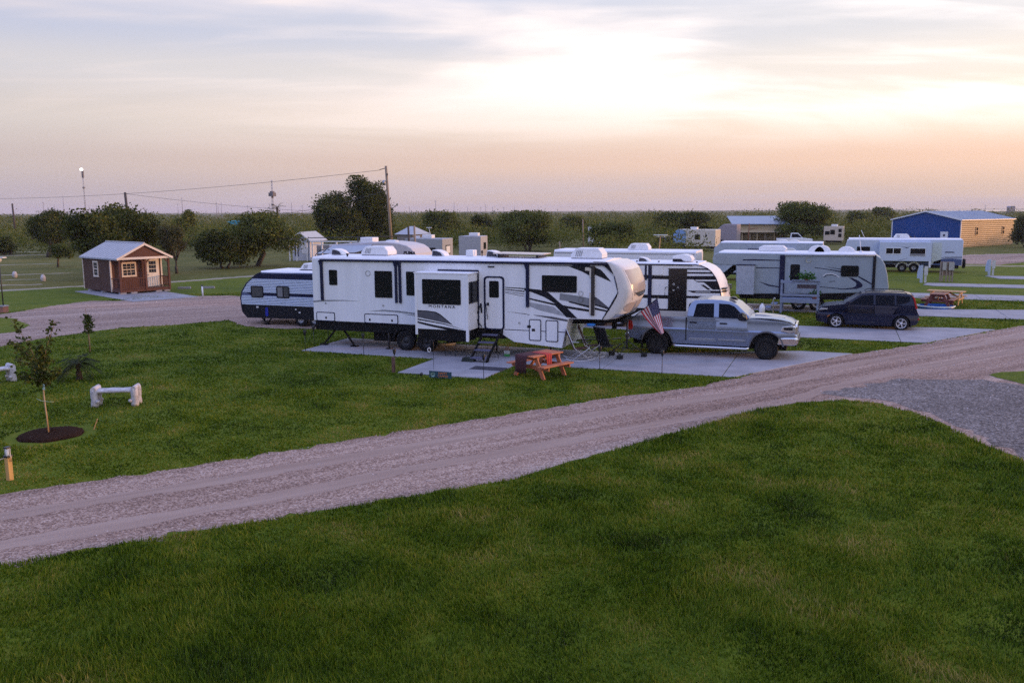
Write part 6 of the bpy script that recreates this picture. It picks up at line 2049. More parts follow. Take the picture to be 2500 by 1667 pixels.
# ------------------------------------------------------------------ benches, young trees, palm, mulch
STONE = mat("whitish_cast_stone", (.46, .44, .46), rough=.85, var=.3, scale=9, bump=.7, bscale=22)


def log_bench(label, x, y, rz, W=1.05):
    t = thing("garden_bench", label, "bench", (x, y, 0), rz, "cast stone log benches")
    rows = []
    for i in range(9):
        f = i / 8
        rows.append([(-W / 2 + .10 + (W - .2) * f, .20 * math.cos(q) * (1 + .05 * math.sin(i * 2.1 + q)), .43 + .055 * math.copysign(abs(math.sin(q)) ** .5, math.sin(q)) + .006 * math.sin(i * 1.7 + q * 3)) for q in [k * math.pi / 8 for k in range(16)]])
    MB().grid(rows, closed=True).build("seat", STONE, t)
    r_ = random.Random(int(x * 10))
    for e in (-1, 1):
        for yy in (-.15, .15):
            b = MB().lathe([(.001, 0), (.10, .005), (.105, .1), (.088, .2), (.1, .33), (.095, .50), (.07, .535), (.001, .54)], (e * (W / 2 - .08), yy, 0), 12)
            b.lathe([(.001, .02), (.055, .03), (.06, .09), (.001, .12)], (e * (W / 2 - .08) - e * .1, yy - .06, .1), 8)
            b.build("leg", STONE, t)
        MB().tube([(e * (W / 2 - .08), -.24, .505), (e * (W / 2 - .08), .24, .505)], .065, 10).build("end_log", STONE, t)
    return t


log_bench("white cast stone log bench on the lawn, facing the small palm", -18.62, 18.0, R(28), 1.22)
log_bench("white cast stone log bench cut off by the left edge of the picture", -24.75, 19.1, R(70), 1.2)

mu = MB()
rows = []
for i, (rr_, zz) in enumerate(((.73, .0), (.69, .045), (.55, .075), (.3, .09), (.02, .10))):
    rows.append([(-17.62 + rr_ * (1 + .05 * math.sin(5 * a)) * math.cos(a), 14.95 + rr_ * (1 + .04 * math.cos(7 * a)) * math.sin(a), zz) for a in [k * math.pi / 16 for k in range(32)]])
mu.grid(rows, closed=True)
o_ = mu.build("mulch_ring", mat("dark_mulch", (.030, .016, .011), rough=1.0, var=.6, scale=25, bump=1.0, bscale=40, spec=.03))
tag(o_, "round bed of dark mulch around the foot of the staked young tree", "mulch bed")
b = MB()
for k in range(700):
    a, q = rng.uniform(0, 2 * math.pi), 0.72 * math.sqrt(rng.random())
    c = Vector((-17.62 + q * math.cos(a), 14.95 + q * math.sin(a), .09 * (1 - q / .85) + .012))
    d = Vector((rng.gauss(0, 1), rng.gauss(0, 1), rng.gauss(0, .4))).normalized() * rng.uniform(.02, .05)
    b.bar(c - d, c + d, .014, .01)
b = b.build("mulch_chips", mat("dark_mulch", (.03, .016, .011)), kind="stuff")

yt = thing("young_tree", "slender young tree with sparse leafy branches staked in the mulch bed", "tree", (-17.6, 14.88, 0), group="young planted trees")
TWIG = mat("tan_young_bark", (.28, .17, .09), rough=.8, var=.25)
MB().tube([(0, 0, 0), (-.03, .01, .5), (-.06, .0, .95), (-.05, 0, 1.35), (-.02, 0, 1.75)], .022, 7, .014).build("trunk", TWIG, yt)
MB().tube([(.02, -.02, 0), (-.05, 0, 1.15)], .016, 6).build("stake", mat("bamboo_stake", (.42, .28, .14), rough=.7), yt)
MB().tube([(-.18, -.1, .92), (-.06, -.05, .86), (.12, .02, .84), (.18, .06, .84)], .007, 5).build("tie", mat("pale_green_tie", (.42, .48, .32), rough=.6), yt)
MB().box(-.03, .04, -.035, -.03, 1.14, 1.27).build("plant_label", mat("pale_blue_tag", (.45, .62, .66), rough=.5), yt)
brs = [((-.05, 0, 1.5), (-.45, .05, 2.2), (-1.02, .1, 2.76)), ((-.05, 0, 1.5), (.14, .02, 2.15), (.42, .08, 2.78)), ((-.04, 0, 1.6), (-.5, 0, 2.0), (-1.05, 0, 2.25)), ((-.05, 0, 1.35), (.2, .1, 1.5), (.36, .1, 1.55)),
       ((-.04, 0, 1.42), (-.5, .1, 1.72), (-1.15, .2, 1.78)), ((-.03, 0, 1.7), (.0, .05, 2.0), (-.1, .0, 2.2)), ((-.05, 0, 1.3), (-.2, -.2, 1.45), (-.4, -.3, 1.5)), ((-.04, 0, 1.5), (.1, -.2, 1.75), (.15, -.3, 1.95))]
b = MB()
L_ = []
for br in brs:
    b.tube(br, .010, 5, .004)
    for k in range(120):
        f = rng.random() ** .8
        p, q, r2 = (Vector(v) for v in br)
        c = p.lerp(q, f * 2) if f < .5 else q.lerp(r2, f * 2 - 1)
        L_.append((c + Vector((rng.gauss(0, .062), rng.gauss(0, .062), rng.gauss(0, .062))))[:])
for k in range(200):
    L_.append((-.05 + rng.gauss(0, .09), rng.gauss(0, .09), rng.uniform(1.2, 2.0)))
b.build("branch", TWIG, yt)
quads_mesh("crown", np.array(L_), .050, LEAF_DARK, yt)
s2 = thing("young_tree", "tiny sapling tied to a pale stake beyond the small palm", "tree", (-26.79, 24.77, 0), group="young planted trees")
MB().tube([(0, 0, 0), (.0, 0, 1.3), (-.06, 0, 1.75)], .018, 6, .008).build("trunk", TWIG, s2)
MB().tube([(.03, .02, 0), (.0, .02, 1.0)], .018, 6).build("stake", mat("bamboo_stake", (.42, .28, .14)), s2)
quads_mesh("crown", np.array([(rng.gauss(.03, .09), rng.gauss(0, .09), rng.uniform(.75, 1.45)) for _ in range(420)]), .05, LEAF_DARK, s2)
fan_palm("stubby palm with a thick brown trunk on the lawn behind the log bench", -22.6, 20.4, .58, 34, .66, .10, droop=.9, seed=9, seglen=16)
sk = MB().bar((-17.05, 15.70, 0), (-16.97, 15.76, .26), .045, .02)
tag(sk.build("wooden_stake", TANP), "short pale wooden stake leaning in the grass beside the mulch bed", "stake")

# post with a solar lamp and rope at the left edge
ps = thing("rope_post", "yellowish timber post with solar cap lamp and rope at the left edge", "post", (-15.37, 12.01, 0))
MB().box(-.05, .05, -.05, .05, 0, .48).build("post", mat("new_timber", (.48, .29, .10), rough=.7, var=.2, scale=3, stretch=(6, 6, .6)), ps, bevel=.006, seg=1)
l_ = MB().box(-.062, .062, -.062, .062, .48, .52).build("lamp_base", BLKMET, ps)
MB().box(-.05, .05, -.05, .05, .66, .69).build("lamp_cap", BLKMET, l_)
MB().lathe([(.055, 0.52), (.055, 0.66), (.001, 0.66)], (0, 0, 0), 10).build("lamp_glass", mat("lamp_glass", (.5, .5, .47), rough=.3), l_)
for a in range(4):
    MB().box(.05 * math.cos(a * 1.57) - .006, .05 * math.cos(a * 1.57) + .006, .05 * math.sin(a * 1.57) - .006, .05 * math.sin(a * 1.57) + .006, 0.52, 0.66).build("lamp_bar", BLKMET, l_)
ROPE = mat("pale_rope", (.45, .36, .24), rough=.9)
MB().tube([(-.05, -.02, .46), (-.35, -.12, .36), (-.8, -.3, .32), (-1.6, -.6, .40)], .016, 6).build("rope", ROPE, ps)
MB().tube([(.055, 0, .54), (.09, .0, .48), (.08, 0, .40)], .016, 6).build("rope_knot", ROPE, ps)

# ------------------------------------------------------------------ things on the big pad
def torch(label, x, y, h=.62, head=.06):
    t = thing("garden_torch", label, "garden light", (x, y, 0), group="solar torches around the pad")
    MB().tube([(0, 0, 0), (0, 0, h)], .011, 6).build("pole", BLKMET, t)
    MB().lathe([(.012, h - .02), (head * .75, h + .06), (head, h + .17), (head * .9, h + .19), (.001, h + .19)], (0, 0, 0), 8).build("lantern", BLKMET, t)
    for k in range(4):
        a = k * math.pi / 2 + .4
        MB().bar((head * .8 * math.cos(a), head * .8 * math.sin(a), h + .1), (head * 1.05 * math.cos(a), head * 1.05 * math.sin(a), h + .25), .014, .01).build("prong", BLKMET, t)
    return t


TORCH = [((746, 858), "black torch light at the far left corner of the long pad"), ((767, 845), "black torch light second along the left end of the long pad"), ((802, 842), "black torch light behind the left end of the pad"),
         ((888, 868), "rust-tinted torch light in front of the trailer wheels"), ((964, 911), "torch light beside the left corner of the small patio"), ((1181, 926), "torch light at the front right corner of the small patio"),
         ((1464, 903), "torch light right of the orange picnic table on the pad edge"), ((1616, 915), "torch light at the pad edge below the flag")]
th_ = R(20.8)


def ground_at(px, py):
    """ground point seen at a place measured in the photograph"""
    d = camo.matrix_world.to_3x3() @ Vector(((px - 1250) / 2100, -(py - 833.5) / 2100, -1))
    s_ = -CAM_H / d.z
    return d.x * s_, d.y * s_


for (px, py), lb in TORCH:
    x, y = ground_at(px, py)
    torch(lb, x, y)
x, y = ground_at(961, 909)
o_ = MB().box(x - .045, x + .045, y - .045, y + .045, 0, .52).build("timber_stub", mat("brown_stub", (.12, .06, .045), rough=.8))
tag(o_, "short brown timber stub standing beside the left corner of the patio", "post")
# hook with a white ring
x, y = ground_at(1059, 903)
hk = thing("garden_hook", "thin black shepherd hook holding a white ring at the front of the patio", "hook", (x, y, 0))
MB().tube([(0, 0, 0), (0, 0, .95), (-.05, 0, 1.03), (-.12, 0, 1.0), (-.14, 0, .92)], .008, 6).build("rod", BLKMET, hk)
b = MB()
for k in range(14):
    a, a2 = 2 * math.pi * k / 14, 2 * math.pi * (k + 1) / 14
    b.bar((-.16 + .055 * math.cos(a), 0, .68 + .07 * math.sin(a)), (-.16 + .055 * math.cos(a2), 0, .68 + .07 * math.sin(a2)), .02, .02, up=(0, 1, 0))
b.build("ring", PLAST, hk)
# sign board
x0, y0 = ground_at(1049, 922)
x1, y1 = ground_at(1103, 926)
sg = thing("camp_sign", "long teal sign board with orange HAPPY CAMPER lettering at the front edge of the patio", "sign", ((x0 + x1) / 2, (y0 + y1) / 2 - .02, 0), math.atan2(y1 - y0, x1 - x0))
SGW = math.hypot(x1 - x0, y1 - y0)
MB().box(-SGW / 2, SGW / 2, -.015, .015, .02, .235).build("board", mat("teal_board", (.015, .055, .08), rough=.6, var=.3), sg)
MB().lathe([(.08, -.004), (.08, 0), (.001, 0)], (-SGW / 2 + .14, -.016, .125), 18, 'y').build("disc", mat("sign_green", (.22, .36, .32), rough=.6), sg)
text("lettering", "#1", .09, (-SGW / 2 + .14, -.022, .125), (math.pi / 2, 0, 0), NAVY, sg, world=False, ext=.002)
OR_ = mat("sign_orange", (.55, .17, .035), rough=.6)
text("lettering", "HAPPY", .095, (.10, -.018, .178), (math.pi / 2, 0, 0), OR_, sg, world=False, ext=.002, sx=1.1)
text("lettering", "CAMPER", .095, (.10, -.018, .085), (math.pi / 2, 0, 0), OR_, sg, world=False, ext=.002, sx=1.0)
x, y = ground_at(1028, 923)
o_ = thing("spotlight", "small black ground spotlight in the grass left of the teal sign", "spotlight", (x, y, 0))
MB().tube([(0, 0, 0), (0, 0, .1)], .015, 6).build("spike", BLKMET, o_)
MB().lathe([(.03, -.05), (.055, .04), (.001, .03)], (0, 0, .13), 10, 'y').build("lamp_head", BLKMET, o_)

# rocking camp chairs
BRN = mat("brown_mesh_fabric", (.115, .055, .042), rough=.85, var=.2, scale=25)
TUBE_ = mat("pale_tube", (.55, .55, .58), rough=.35, metal=.4)


def camp_chair(label, x, y, rz, fab, tube, rocker=True):
    t = thing("camp_chair", label, "camp chair", (x, y, 0.03), rz, "folding camp chairs on the pad")
    MB().grid([[(-.28 + .56 * k / 4, -.24 + .5 * j / 4, .44 - .04 * math.sin(math.pi * k / 4) - .05 * j / 4) for k in range(5)] for j in range(5)]).build("seat", fab, t)
    MB().grid([[(-.28 + .56 * k / 4, .26 + .28 * j / 4, .42 + .68 * j / 4) for k in range(5)] for j in range(5)]).build("backrest", fab, t)
    for s_ in (-1, 1):
        fr_ = MB().tube([(s_ * .29, -.32, .02), (s_ * .29, .26, .44), (s_ * .29, .55, 1.12)], .014, 6).tube([(s_ * .29, .36, .03), (s_ * .29, -.26, .46), (s_ * .30, -.30, .66), (s_ * .30, .38, .68)], .014, 6)
        fr_.build("side_frame", tube, t)
        if rocker:
            MB().tube([(s_ * .29, -.46, .07), (s_ * .29, -.2, .015), (s_ * .29, .1, .0), (s_ * .29, .4, .03), (s_ * .29, .58, .10)], .014, 6).build("rocker", tube, t)
        MB().box(s_ * .30 - .03, s_ * .30 + .03, -.30, .12, .66, .69).build("armrest", BLACKP, t)
    MB().tube([(-.29, -.26, .46), (.29, -.26, .46)], .012, 6).tube([(-.29, .55, 1.12), (.29, .55, 1.12)], .012, 6).build("cross_tube", tube, t)
    return t


x, y = ground_at(1418, 880)
camp_chair("brown mesh rocking camp chair nearest the orange picnic table", x, y, R(115), BRN, TUBE_)
x, y = ground_at(1447, 872)
camp_chair("brown rocking camp chair with pale tube legs just behind the first", x, y, R(100), BRN, TUBE_)
camp_chair("black folding camp chair with a dark back at the edge of the pad", x + .55, y + .25, R(150), mat("black_fabric", (.012, .012, .014), rough=.9), BLKMET, rocker=False)

# flag on a weighted tripod
fx, fy = ground_at(1530, 872)
fl = thing("flag_stand", "black tripod flag stand with weighted feet on the pad behind the grey pickup", "flag stand", (fx, fy, .03))
MB().tube([(0, 0, .3), (0, 0, 1.25)], .035, 8).build("mast", BLKMET, fl)
for k, a in enumerate((-100, 15, 165)):
    ex, ey = .62 * math.cos(R(a)), .62 * math.sin(R(a))
    l_ = MB().tube([(0, 0, .60), (ex, ey, .13)], .018, 6).tube([(0, 0, .30), (ex * .6, ey * .6, .27)], .012, 6).build("leg", BLKMET, fl)
    MB().box(ex - .10, ex + .10, ey - .10, ey + .10, -.0, .14).build("weight", mat("black_rubber_block", (.012, .012, .013), rough=.9), l_, bevel=.02)
MB().tube([(0, 0, 1.25), (0, 0, 1.55)], .02, 6).tube([(.0, 0, 1.26), (1.14, -.12, 2.20)], .014, 6).build("flag_pole", BLKMET, fl)
# flag cloth: hangs from the sloping pole in one slack fold
fg = thing("flag", "American flag hanging slack from the sloping pole behind the grey pickup", "flag", (fx, fy, .03))
P0_, P1_ = Vector((.50, -.055, 1.66)), Vector((1.11, -.118, 2.16))
NU, NV = 40, 26


def flag_pt(u, v):
    """u along the hoist from the lower end to the tip, v away from the pole"""
    b_ = P0_.lerp(P1_, u)
    end = Vector((1.36 - .10 * (1 - u), -.14 + .10 * math.sin(u * 8), .88 + .07 * u))      # the fly gathers at the bottom
    f = v ** 1.05
    c = b_.lerp(end, f)
    c.y += .05 * math.sin(u * 10 + v * 2.0) * v ** .6 * (1 - .3 * v) - .03 * v
    c.x -= .05 * math.sin(math.pi * v) * (1 - u)
    return (c.x, c.y, c.z)


FRED, FWHITE, FBLUE = mat("flag_red", (.42, .018, .030), rough=.8, var=.1), mat("flag_white", (.68, .62, .66), rough=.8, var=.05), mat("flag_blue", (.010, .014, .085), rough=.8, var=.1)
for s_ in range(13):
    u0, u1 = s_ / 13, (s_ + 1) / 13
    v0 = .42 if s_ >= 6 else 0
    o_ = MB().grid([[flag_pt(u0 + (u1 - u0) * k / 3, v0 + (1 - v0) * j / NV) for k in range(4)] for j in range(NV + 1)]).build("stripe", FRED if s_ % 2 == 0 else FWHITE, fg)
o_ = MB().grid([[flag_pt(6 / 13 + 7 / 13 * k / 12, .42 * j / 10) for k in range(13)] for j in range(11)]).build("canton", FBLUE, fg)
for i in range(9):
    for j in range(6 if i % 2 == 0 else 5):
        v = .42 * (i + 1) / 10
        u = 6 / 13 + 7 / 13 * ((j + .5 + (0 if i % 2 == 0 else .5)) / 6)
        c = Vector(flag_pt(u, v))
        b = MB()
        pts = []
        for k in range(10):
            q = .014 if k % 2 == 0 else .006
            a = math.pi / 2 + k * math.pi / 5
            pts.append((c.x + q * math.cos(a), c.y - .004, c.z + q * math.sin(a)))
        b.add(pts, [tuple(range(10))]).build("star", FWHITE, o_)

# odds and ends near the steps
x, y = ground_at(1238, 872)
bg = thing("feed_bag", "small bag with green bottom and white print standing right of the trailer steps", "bag", (x, y, .03))
MB().box(-.10, .10, -.06, .06, .0, .10).build("base", mat("bag_green", (.03, .22, .05), rough=.6), bg, bevel=.02)
MB().box(-.10, .10, -.06, .06, .10, .22).build("label_band", mat("bag_print", (.35, .38, .36), rough=.6), bg, bevel=.01)
MB().prism([(-.10, .22), (.10, .22), (.06, .36), (.02, .38), (-.07, .34)], 'y', -.05, .05).build("top", mat("bag_brown", (.16, .10, .07), rough=.7), bg, bevel=.02)
x, y = ground_at(1140, 884)
o_ = MB().prism([(-.18, 0), (.30, 0), (.28, .09), (.1, .15), (-.12, .14)], 'y', -.12, .12).build("shoe_heap", mat("dark_green_black", (.015, .022, .018), rough=.8, var=.4))
o_.location = (x, y, .033)
tag(o_, "dark heap of shoes on the patio left of the trailer steps", "shoes")
x, y = ground_at(1190, 902)
o_ = MB().prism([(-.55, 0), (.6, 0), (.6, .012), (-.55, .012)], 'y', -.28, .30).build("door_mat", mat("dark_mat", (.03, .03, .04), rough=.95, var=.4))
o_.location = (x, y, .034)
tag(o_, "dark outdoor mat lying in front of the trailer steps", "mat")
# blue bowl on the far pad
x, y = ground_at(1443, 797)
o_ = MB().lathe([(.16, 0), (.22, .09), (.20, .09), (.001, .03)], (0, 0, 0), 18).build("bowl", mat("bright_blue_plastic", (.03, .22, .60), rough=.4))
o_.location = (x, y, .03)
tag(o_, "bright blue plastic bowl on the concrete behind the nose of the long white trailer", "bowl")
# brown barrier rail under the trailer: low pen fence
pf = thing("pet_pen", "low dark wire pen standing under the long white trailer beside its steps", "pen", (-13.4, 28.35, .03))
for k in range(6):
    MB().tube([(k * .42, 0, 0), (k * .42, 0, .48)], .010, 5).build("upright", BLKMET, pf)
for z_ in (.08, .28, .46):
    MB().tube([(0, 0, z_), (2.1, 0, z_)], .007, 5).build("wire", BLKMET, pf)
# sewer hose behind the jack
o_ = MB().tube([(-15.9, 29.9, .10), (-15.3, 30.1, .08), (-14.6, 30.3, .08), (-14.1, 30.8, .08)], .05, 8).build("hose", mat("grey_hose", (.25, .25, .25), rough=.5))
tag(o_, "grey drain hose curling on the pad behind the trailer wheels", "hose")

# ------------------------------------------------------------------ deck with planters by the grey fifth wheel
DK = mat("weathered_blue_grey_timber", (.20, .24, .34), rough=.75, var=.18, scale=3, stretch=(1, 9, 9))
dk = thing("entry_deck", "weathered blue-grey timber deck with railing in front of the grey fifth wheel", "deck", (-2.7, 46.2, 0))
MB().box(-.05, 1.85, -.05, 1.2, .66, .72).build("floor", DK, dk)
for x_ in (0, 1.78):
    for y_ in (0, 1.1):
        MB().box(x_ - .05, x_ + .05, y_ - .05, y_ + .05, 0, 1.72 if y_ == 0 else .7).build("post", DK, dk)
for z0, z1 in ((.56, .78), (.90, 1.02), (1.56, 1.70)):
    MB().box(-.06, 1.86, -.085, -.045, z0, z1).build("rail", DK, dk)
MB().box(.50, 1.86, -.16, .06, 1.70, 1.73).build("shelf", DK, dk)
for s_ in range(3):
    MB().box(-.5 - .3 * s_, -.2 - .3 * s_, .1, 1.0, .42 - .2 * s_, .47 - .2 * s_).build("step", DK, dk)
MB().box(.75, 1.7, .02, .06, 1.3, 1.5).build("name_board", mat("dark_board", (.06, .045, .06), rough=.7, var=.5, scale=9), dk)


def potted(label, x, y, z, r=.14, h=.18, n=260, s=.06, spread=.22, pot=None):
    t = thing("potted_plant", label, "plant", (x, y, z), group="plants on the deck")
    MB().lathe([(r * .7, 0), (r, h), (r * .9, h), (.001, h * .8)], (0, 0, 0), 12).build("pot", pot or RWOOD, t)
    pts = np.stack([npr.normal(0, spread, n), npr.normal(0, spread * .6, n), h + np.abs(npr.normal(.1, .12, n))], 1)
    quads_mesh("leaves", pts, s, leaf_mat("fresh_leaf", [(.1, (.02, .07, .01)), (.9, (.07, .20, .03))]), t)
    return t


potted("bright green leafy plant on the rail of the blue-grey deck", -1.5, 46.15, 1.73, r=.12, h=.06)
potted("dark leafy plant in the lower corner of the blue-grey deck", -1.1, 46.55, .72, n=160, spread=.12)

# white tarp heap between the pickup and the grey trailer
tp = MB()
rows = []
for j in range(9):
    row = []
    for k in range(15):
        u, v = k / 14, j / 8
        hgt = .62 * math.sin(math.pi * v) ** .6 * (.65 + .35 * math.sin(u * 5 + 1)) * math.sin(math.pi * min(1, u * 1.1 + .02)) ** .4 if 0 < v < 1 else 0
        row.append((-5.4 + 1.9 * u + .06 * math.sin(j * 2 + k), 43.6 + 1.0 * v + .05 * math.sin(k * 1.7), max(0, hgt + .05 * math.sin(k * 2.3 + j * 1.9)) if 0 < v < 1 else 0))
    rows.append(row)
tp.grid(rows)
o_ = tp.build("tarpaulin", mat("white_tarp", (.62, .60, .58), rough=.6, var=.1))
tag(o_, "crumpled white tarpaulin heaped over something behind the pickup cab", "tarpaulin")
o_ = MB().lathe([(.001, 0), (.13, .01), (.14, .45), (.10, .55), (.05, .58), (.05, .64), (.001, .64)], (-3.5, 44.6, .0), 14).build("gas_bottle", PLAST)
tag(o_, "white gas bottle standing at the right end of the white tarpaulin", "gas bottle")
o_ = MB().tube([(-3.05, 45.8, 0), (-3.05, 45.8, .75), (-3.0, 45.75, .82), (-2.95, 45.7, .78)], .03, 6).build("standpipe", mat("pale_pvc", (.5, .48, .45), rough=.5))
tag(o_, "thin white standpipe with a bent top left of the blue-grey deck", "standpipe")

# ------------------------------------------------------------------ service pedestals, bumpers, stand pipes
def pedestal(label, x, y, kind=0):
    t = thing("service_pedestal", label, "service pedestal", (x, y, 0), group="hook-up pedestals on the far sites")
    if kind == 0:
        MB().box(-.13, .05, -.06, .06, 0, 1.25).build("timber", mat("pale_blue_post", (.38, .45, .52), rough=.7), t)
        MB().prism([(-.32, .3), (-.12, .3), (-.12, 1.2), (-.2, 1.25), (-.32, .75)], 'y', -.05, .05).build("cover", mat("pale_blue_box", (.34, .42, .56), rough=.5), t)
        MB().box(.16, .30, -.05, .05, 0, 1.15).build("second_timber", mat("whitish_post", (.50, .50, .46), rough=.7), t)
        MB().box(.12, .36, -.10, -.05, .55, 1.2).build("meter_box", mat("pale_box", (.50, .50, .46), rough=.5), t)
    else:
        for k, x_ in enumerate((-.42, -.28, -.02, .20, .38)):
            MB().box(x_ - .05, x_ + .05, -.04, .06, 0, 1.45).build("timber", mat("weathered_post", (.25, .20, .15), rough=.8), t)
        MB().box(-.4, .44, .06, .12, .45, 1.45).build("back_panel", mat("plywood", (.30, .20, .12), rough=.8, var=.3), t)
        for x0, x1 in ((-.30, -.06), (.10, .46)):
            MB().box(x0, x1, -.14, -.04, .85, 1.42).build("meter_box", mat("grey_meter_box", (.34, .34, .30), rough=.6), t)
    return t


pedestal("pair of pale blue hook-up posts left of the plywood meter board", 5.66, 68.7, 0)
pedestal("plywood meter board with grey boxes on weathered posts", 7.39, 70.0, 1)
pedestal("pair of pale hook-up posts standing alone on the right-hand lawn", 11.3, 77.9, 0)
for k, (x, y, lb) in enumerate(((-42.9, 48.2, "short concrete wheel stop on the grass behind the cabin, left of two"), (-41.5, 49.0, "short concrete wheel stop on the grass behind the cabin, right of two"))):
    o_ = MB().prism([(-.45, 0), (.45, 0), (.42, .14), (-.42, .14)], 'y', -.09, .09).build("wheel_stop", CONC)
    o_.location, o_.rotation_euler = (x, y, 0), (0, 0, R(25))
    tag(o_, lb, "wheel stop", "concrete wheel stops")
st = thing("standpipe", "white standpipe with a dark tap on the lawn right of the cabin", "standpipe", (-37.2, 43.4, 0))
MB().tube([(0, 0, 0), (-.03, 0, .72)], .05, 8).build("pipe", PLAST, st)
MB().lathe([(.03, .70), (.07, .76), (.001, .85)], (-.03, 0, 0), 8).build("tap", BLKMET, st)
# solar lamp post at the left edge
lp = thing("lamp_post", "slim dark lamp post with a flat white solar head at the left edge", "lamp post", (-42.0, 33.4, 0))
MB().tube([(0, 0, 0), (0, 0, 2.95)], .035, 8, .025).build("pole", BLKMET, lp)
MB().box(-.16, .16, -.16, .16, 0, .34).build("base", mat("brick_base", (.30, .14, .10), rough=.9), lp)
MB().box(-.20, .20, -.20, .20, .34, .40).build("cap_stone", CONC, lp)
MB().box(-.35, .42, -.12, .12, 2.95, 2.99).build("solar_head", PLAST, lp)
MB().lathe([(.04, 2.70), (.12, 2.78), (.13, 2.92), (.001, 2.95)], (0, 0, 0), 10).build("lamp_glass", mat("lamp_glass", (.5, .5, .47)), lp)
ln = MB().tube([(-77.6, 107.0, .15), (-76.5, 107.6, .18), (-75.6, 107.5, .45)], .12, 7, .06)
tag(ln.build("fallen_log", mat("pale_dead_wood", (.42, .36, .26), rough=.9)), "pale fallen log on the grass right of the leaning olive tree", "log")
for k, (x, y) in enumerate(((-64.0, 52.2), (-58.4, 50.1))):
    o_ = MB().lathe([(.001, 0), (.18, .02), (.2, .3), (.12, .5), (.001, .55)], (0, 0, 0), 8).build("boulder", STONE)
    o_.location = (x, y, 0)
    tag(o_, ("pale upright stone on the far lawn left of the cabin" if k == 0 else "pale upright stone closest to the cabin's left wall"), "stone", "pale stones by the pond edge")

# ------------------------------------------------------------------ poles, wires, masts
POLEW = mat("weathered_pole", (.27, .20, .14), rough=.85, var=.2, scale=3, stretch=(5, 5, .5))
POLED = mat("dark_pole", (.07, .055, .05), rough=.9)


def upole(label, x, y, h, r=.16, lean=(0, 0), m=None, arms=(), name="utility_pole", group="utility poles"):
    t = thing(name, label, "utility pole", (x, y, 0), group=group)
    MB().tube([(0, 0, 0), (lean[0] * .5, lean[1] * .5, h * .5), (lean[0], lean[1], h)], r, 8, r * .75).build("pole", m or POLEW, t)
    for z_, L in arms:
        f = z_ / h
        MB().box(lean[0] * f - L / 2, lean[0] * f + L / 2, lean[1] * f - .06, lean[1] * f + .06, z_ - .06, z_ + .06).build("crossarm", m or POLEW, t)
    return t


p1 = upole("leaning weathered utility pole in front of the tall dark tree's right side", -51.6, 94.4, 10.75, .20, (-.52, -.1))
MB().bar((-.52, -.1, 10.5), (-1.25, -.35, 10.3), .08, .08).build("bracket_arm", POLED, p1)
MB().lathe([(.001, 0), (.18, .02), (.2, .6), (.001, .68)], (-.72, -.30, 8.4), 10).build("transformer", STEEL, p1)
MB().box(-.35, -.25, -.3, -.1, 9.6, 9.85).build("insulator", POLED, p1)
upole("short stout dark pole rising from the trees behind the cabin", -143.3, 145.5, 9.6, .33, (-.5, 0), POLED)
upole("thin dark pole standing on the pale patch at the far left", -162.2, 133.4, 7.3, .22, (-.2, 0), POLED)
FAR = [(109, 493, .3), (135, 499, .3), (158, 478, .5), (238, 502, .3), (436, 497, .5), (447, 483, .5), (530, 494, .5), (534, 501, .3), (542, 494, .5), (606, 501, .3), (660, 499, .3), (713, 494, .4), (739, 501, .3), (1000, 504, .3), (1041, 505, .3), (1064, 489, .4), (1109, 494, .4), (1142, 505, .3), (1174, 505, .3), (1185, 498, .4), (1203, 505, .3), (1230, 506, .3), (1256, 505, .3), (2170, 502, .3), (2404, 500, .3)]
for k, (px, py, q) in enumerate(FAR):
    dd = 620 + 40 * (k % 5)
    zt = CAM_H + (514.5 - .0052 * (px - 1250) - py) / 2100 * dd
    x, y = ground_at(px, 514.5 - .0052 * (px - 1250) + CAM_H * 2100 / dd)
    side_ = ("left of the cell mast" if px < 200 else "between the cell mast and the leaning pole" if px < 950 else "right of the leaning pole" if px < 1300 else "above the blue shed")
    upole("thin far-off power pole on the skyline " + side_, x, y, zt, .22, (0, 0), mat("far_grey_pole", (.30, .28, .29), rough=.9), arms=((zt * .93, 2.4),) if k % 3 == 0 else (), group="far power poles " + side_)


def lattice(label, px, top_py, dd, name, boxes, lamp=False):
    x, y = ground_at(px, 514.5 - .0052 * (px - 1250) + CAM_H * 2100 / dd)
    zt = CAM_H + (514.5 - .0052 * (px - 1250) - top_py) / 2100 * dd
    t = thing(name, label, "mast", (x, y, 0), group="radio masts")
    LM = mat("mast_steel", (.45, .43, .44), rough=.5)
    b = MB()
    w_ = .55
    for a in range(3):
        c, s_ = w_ * math.cos(a * 2.094), w_ * math.sin(a * 2.094)
        b.tube([(c, s_, 0), (c * .6, s_ * .6, zt)], .09, 4)
    n = int(zt / 1.5)
    for k in range(n):
        z0, z1 = zt * k / n, zt * (k + 1) / n
        for a in range(3):
            f = w_ * (1 - .4 * k / n)
            a2 = a + 1
            b.tube([(f * math.cos(a * 2.094), f * math.sin(a * 2.094), z0), (f * math.cos(a2 * 2.094), f * math.sin(a2 * 2.094), z1)], .05, 3)
    b.build("lattice", LM, t)
    for z_, w2, h2 in boxes:
        MB().box(-w2, w2, -w2, w2, zt * z_ - h2, zt * z_ + h2).build("antenna_panel", mat("dark_antenna", (.13, .12, .13), rough=.7), t)
    if lamp:
        lm = bpy.data.materials.new("beacon_lamp")
        lm.use_nodes = True
        bs = lm.node_tree.nodes["Principled BSDF"]
        bs.inputs["Emission Color"].default_value = (1, .97, .9, 1)
        bs.inputs["Emission Strength"].default_value = 6
        MB().lathe([(.001, -.9), (.8, -.45), (.95, 0), (.8, .45), (.001, .9)], (-.9, 0, zt + .5), 10).build("beacon", lm, t)
    return t


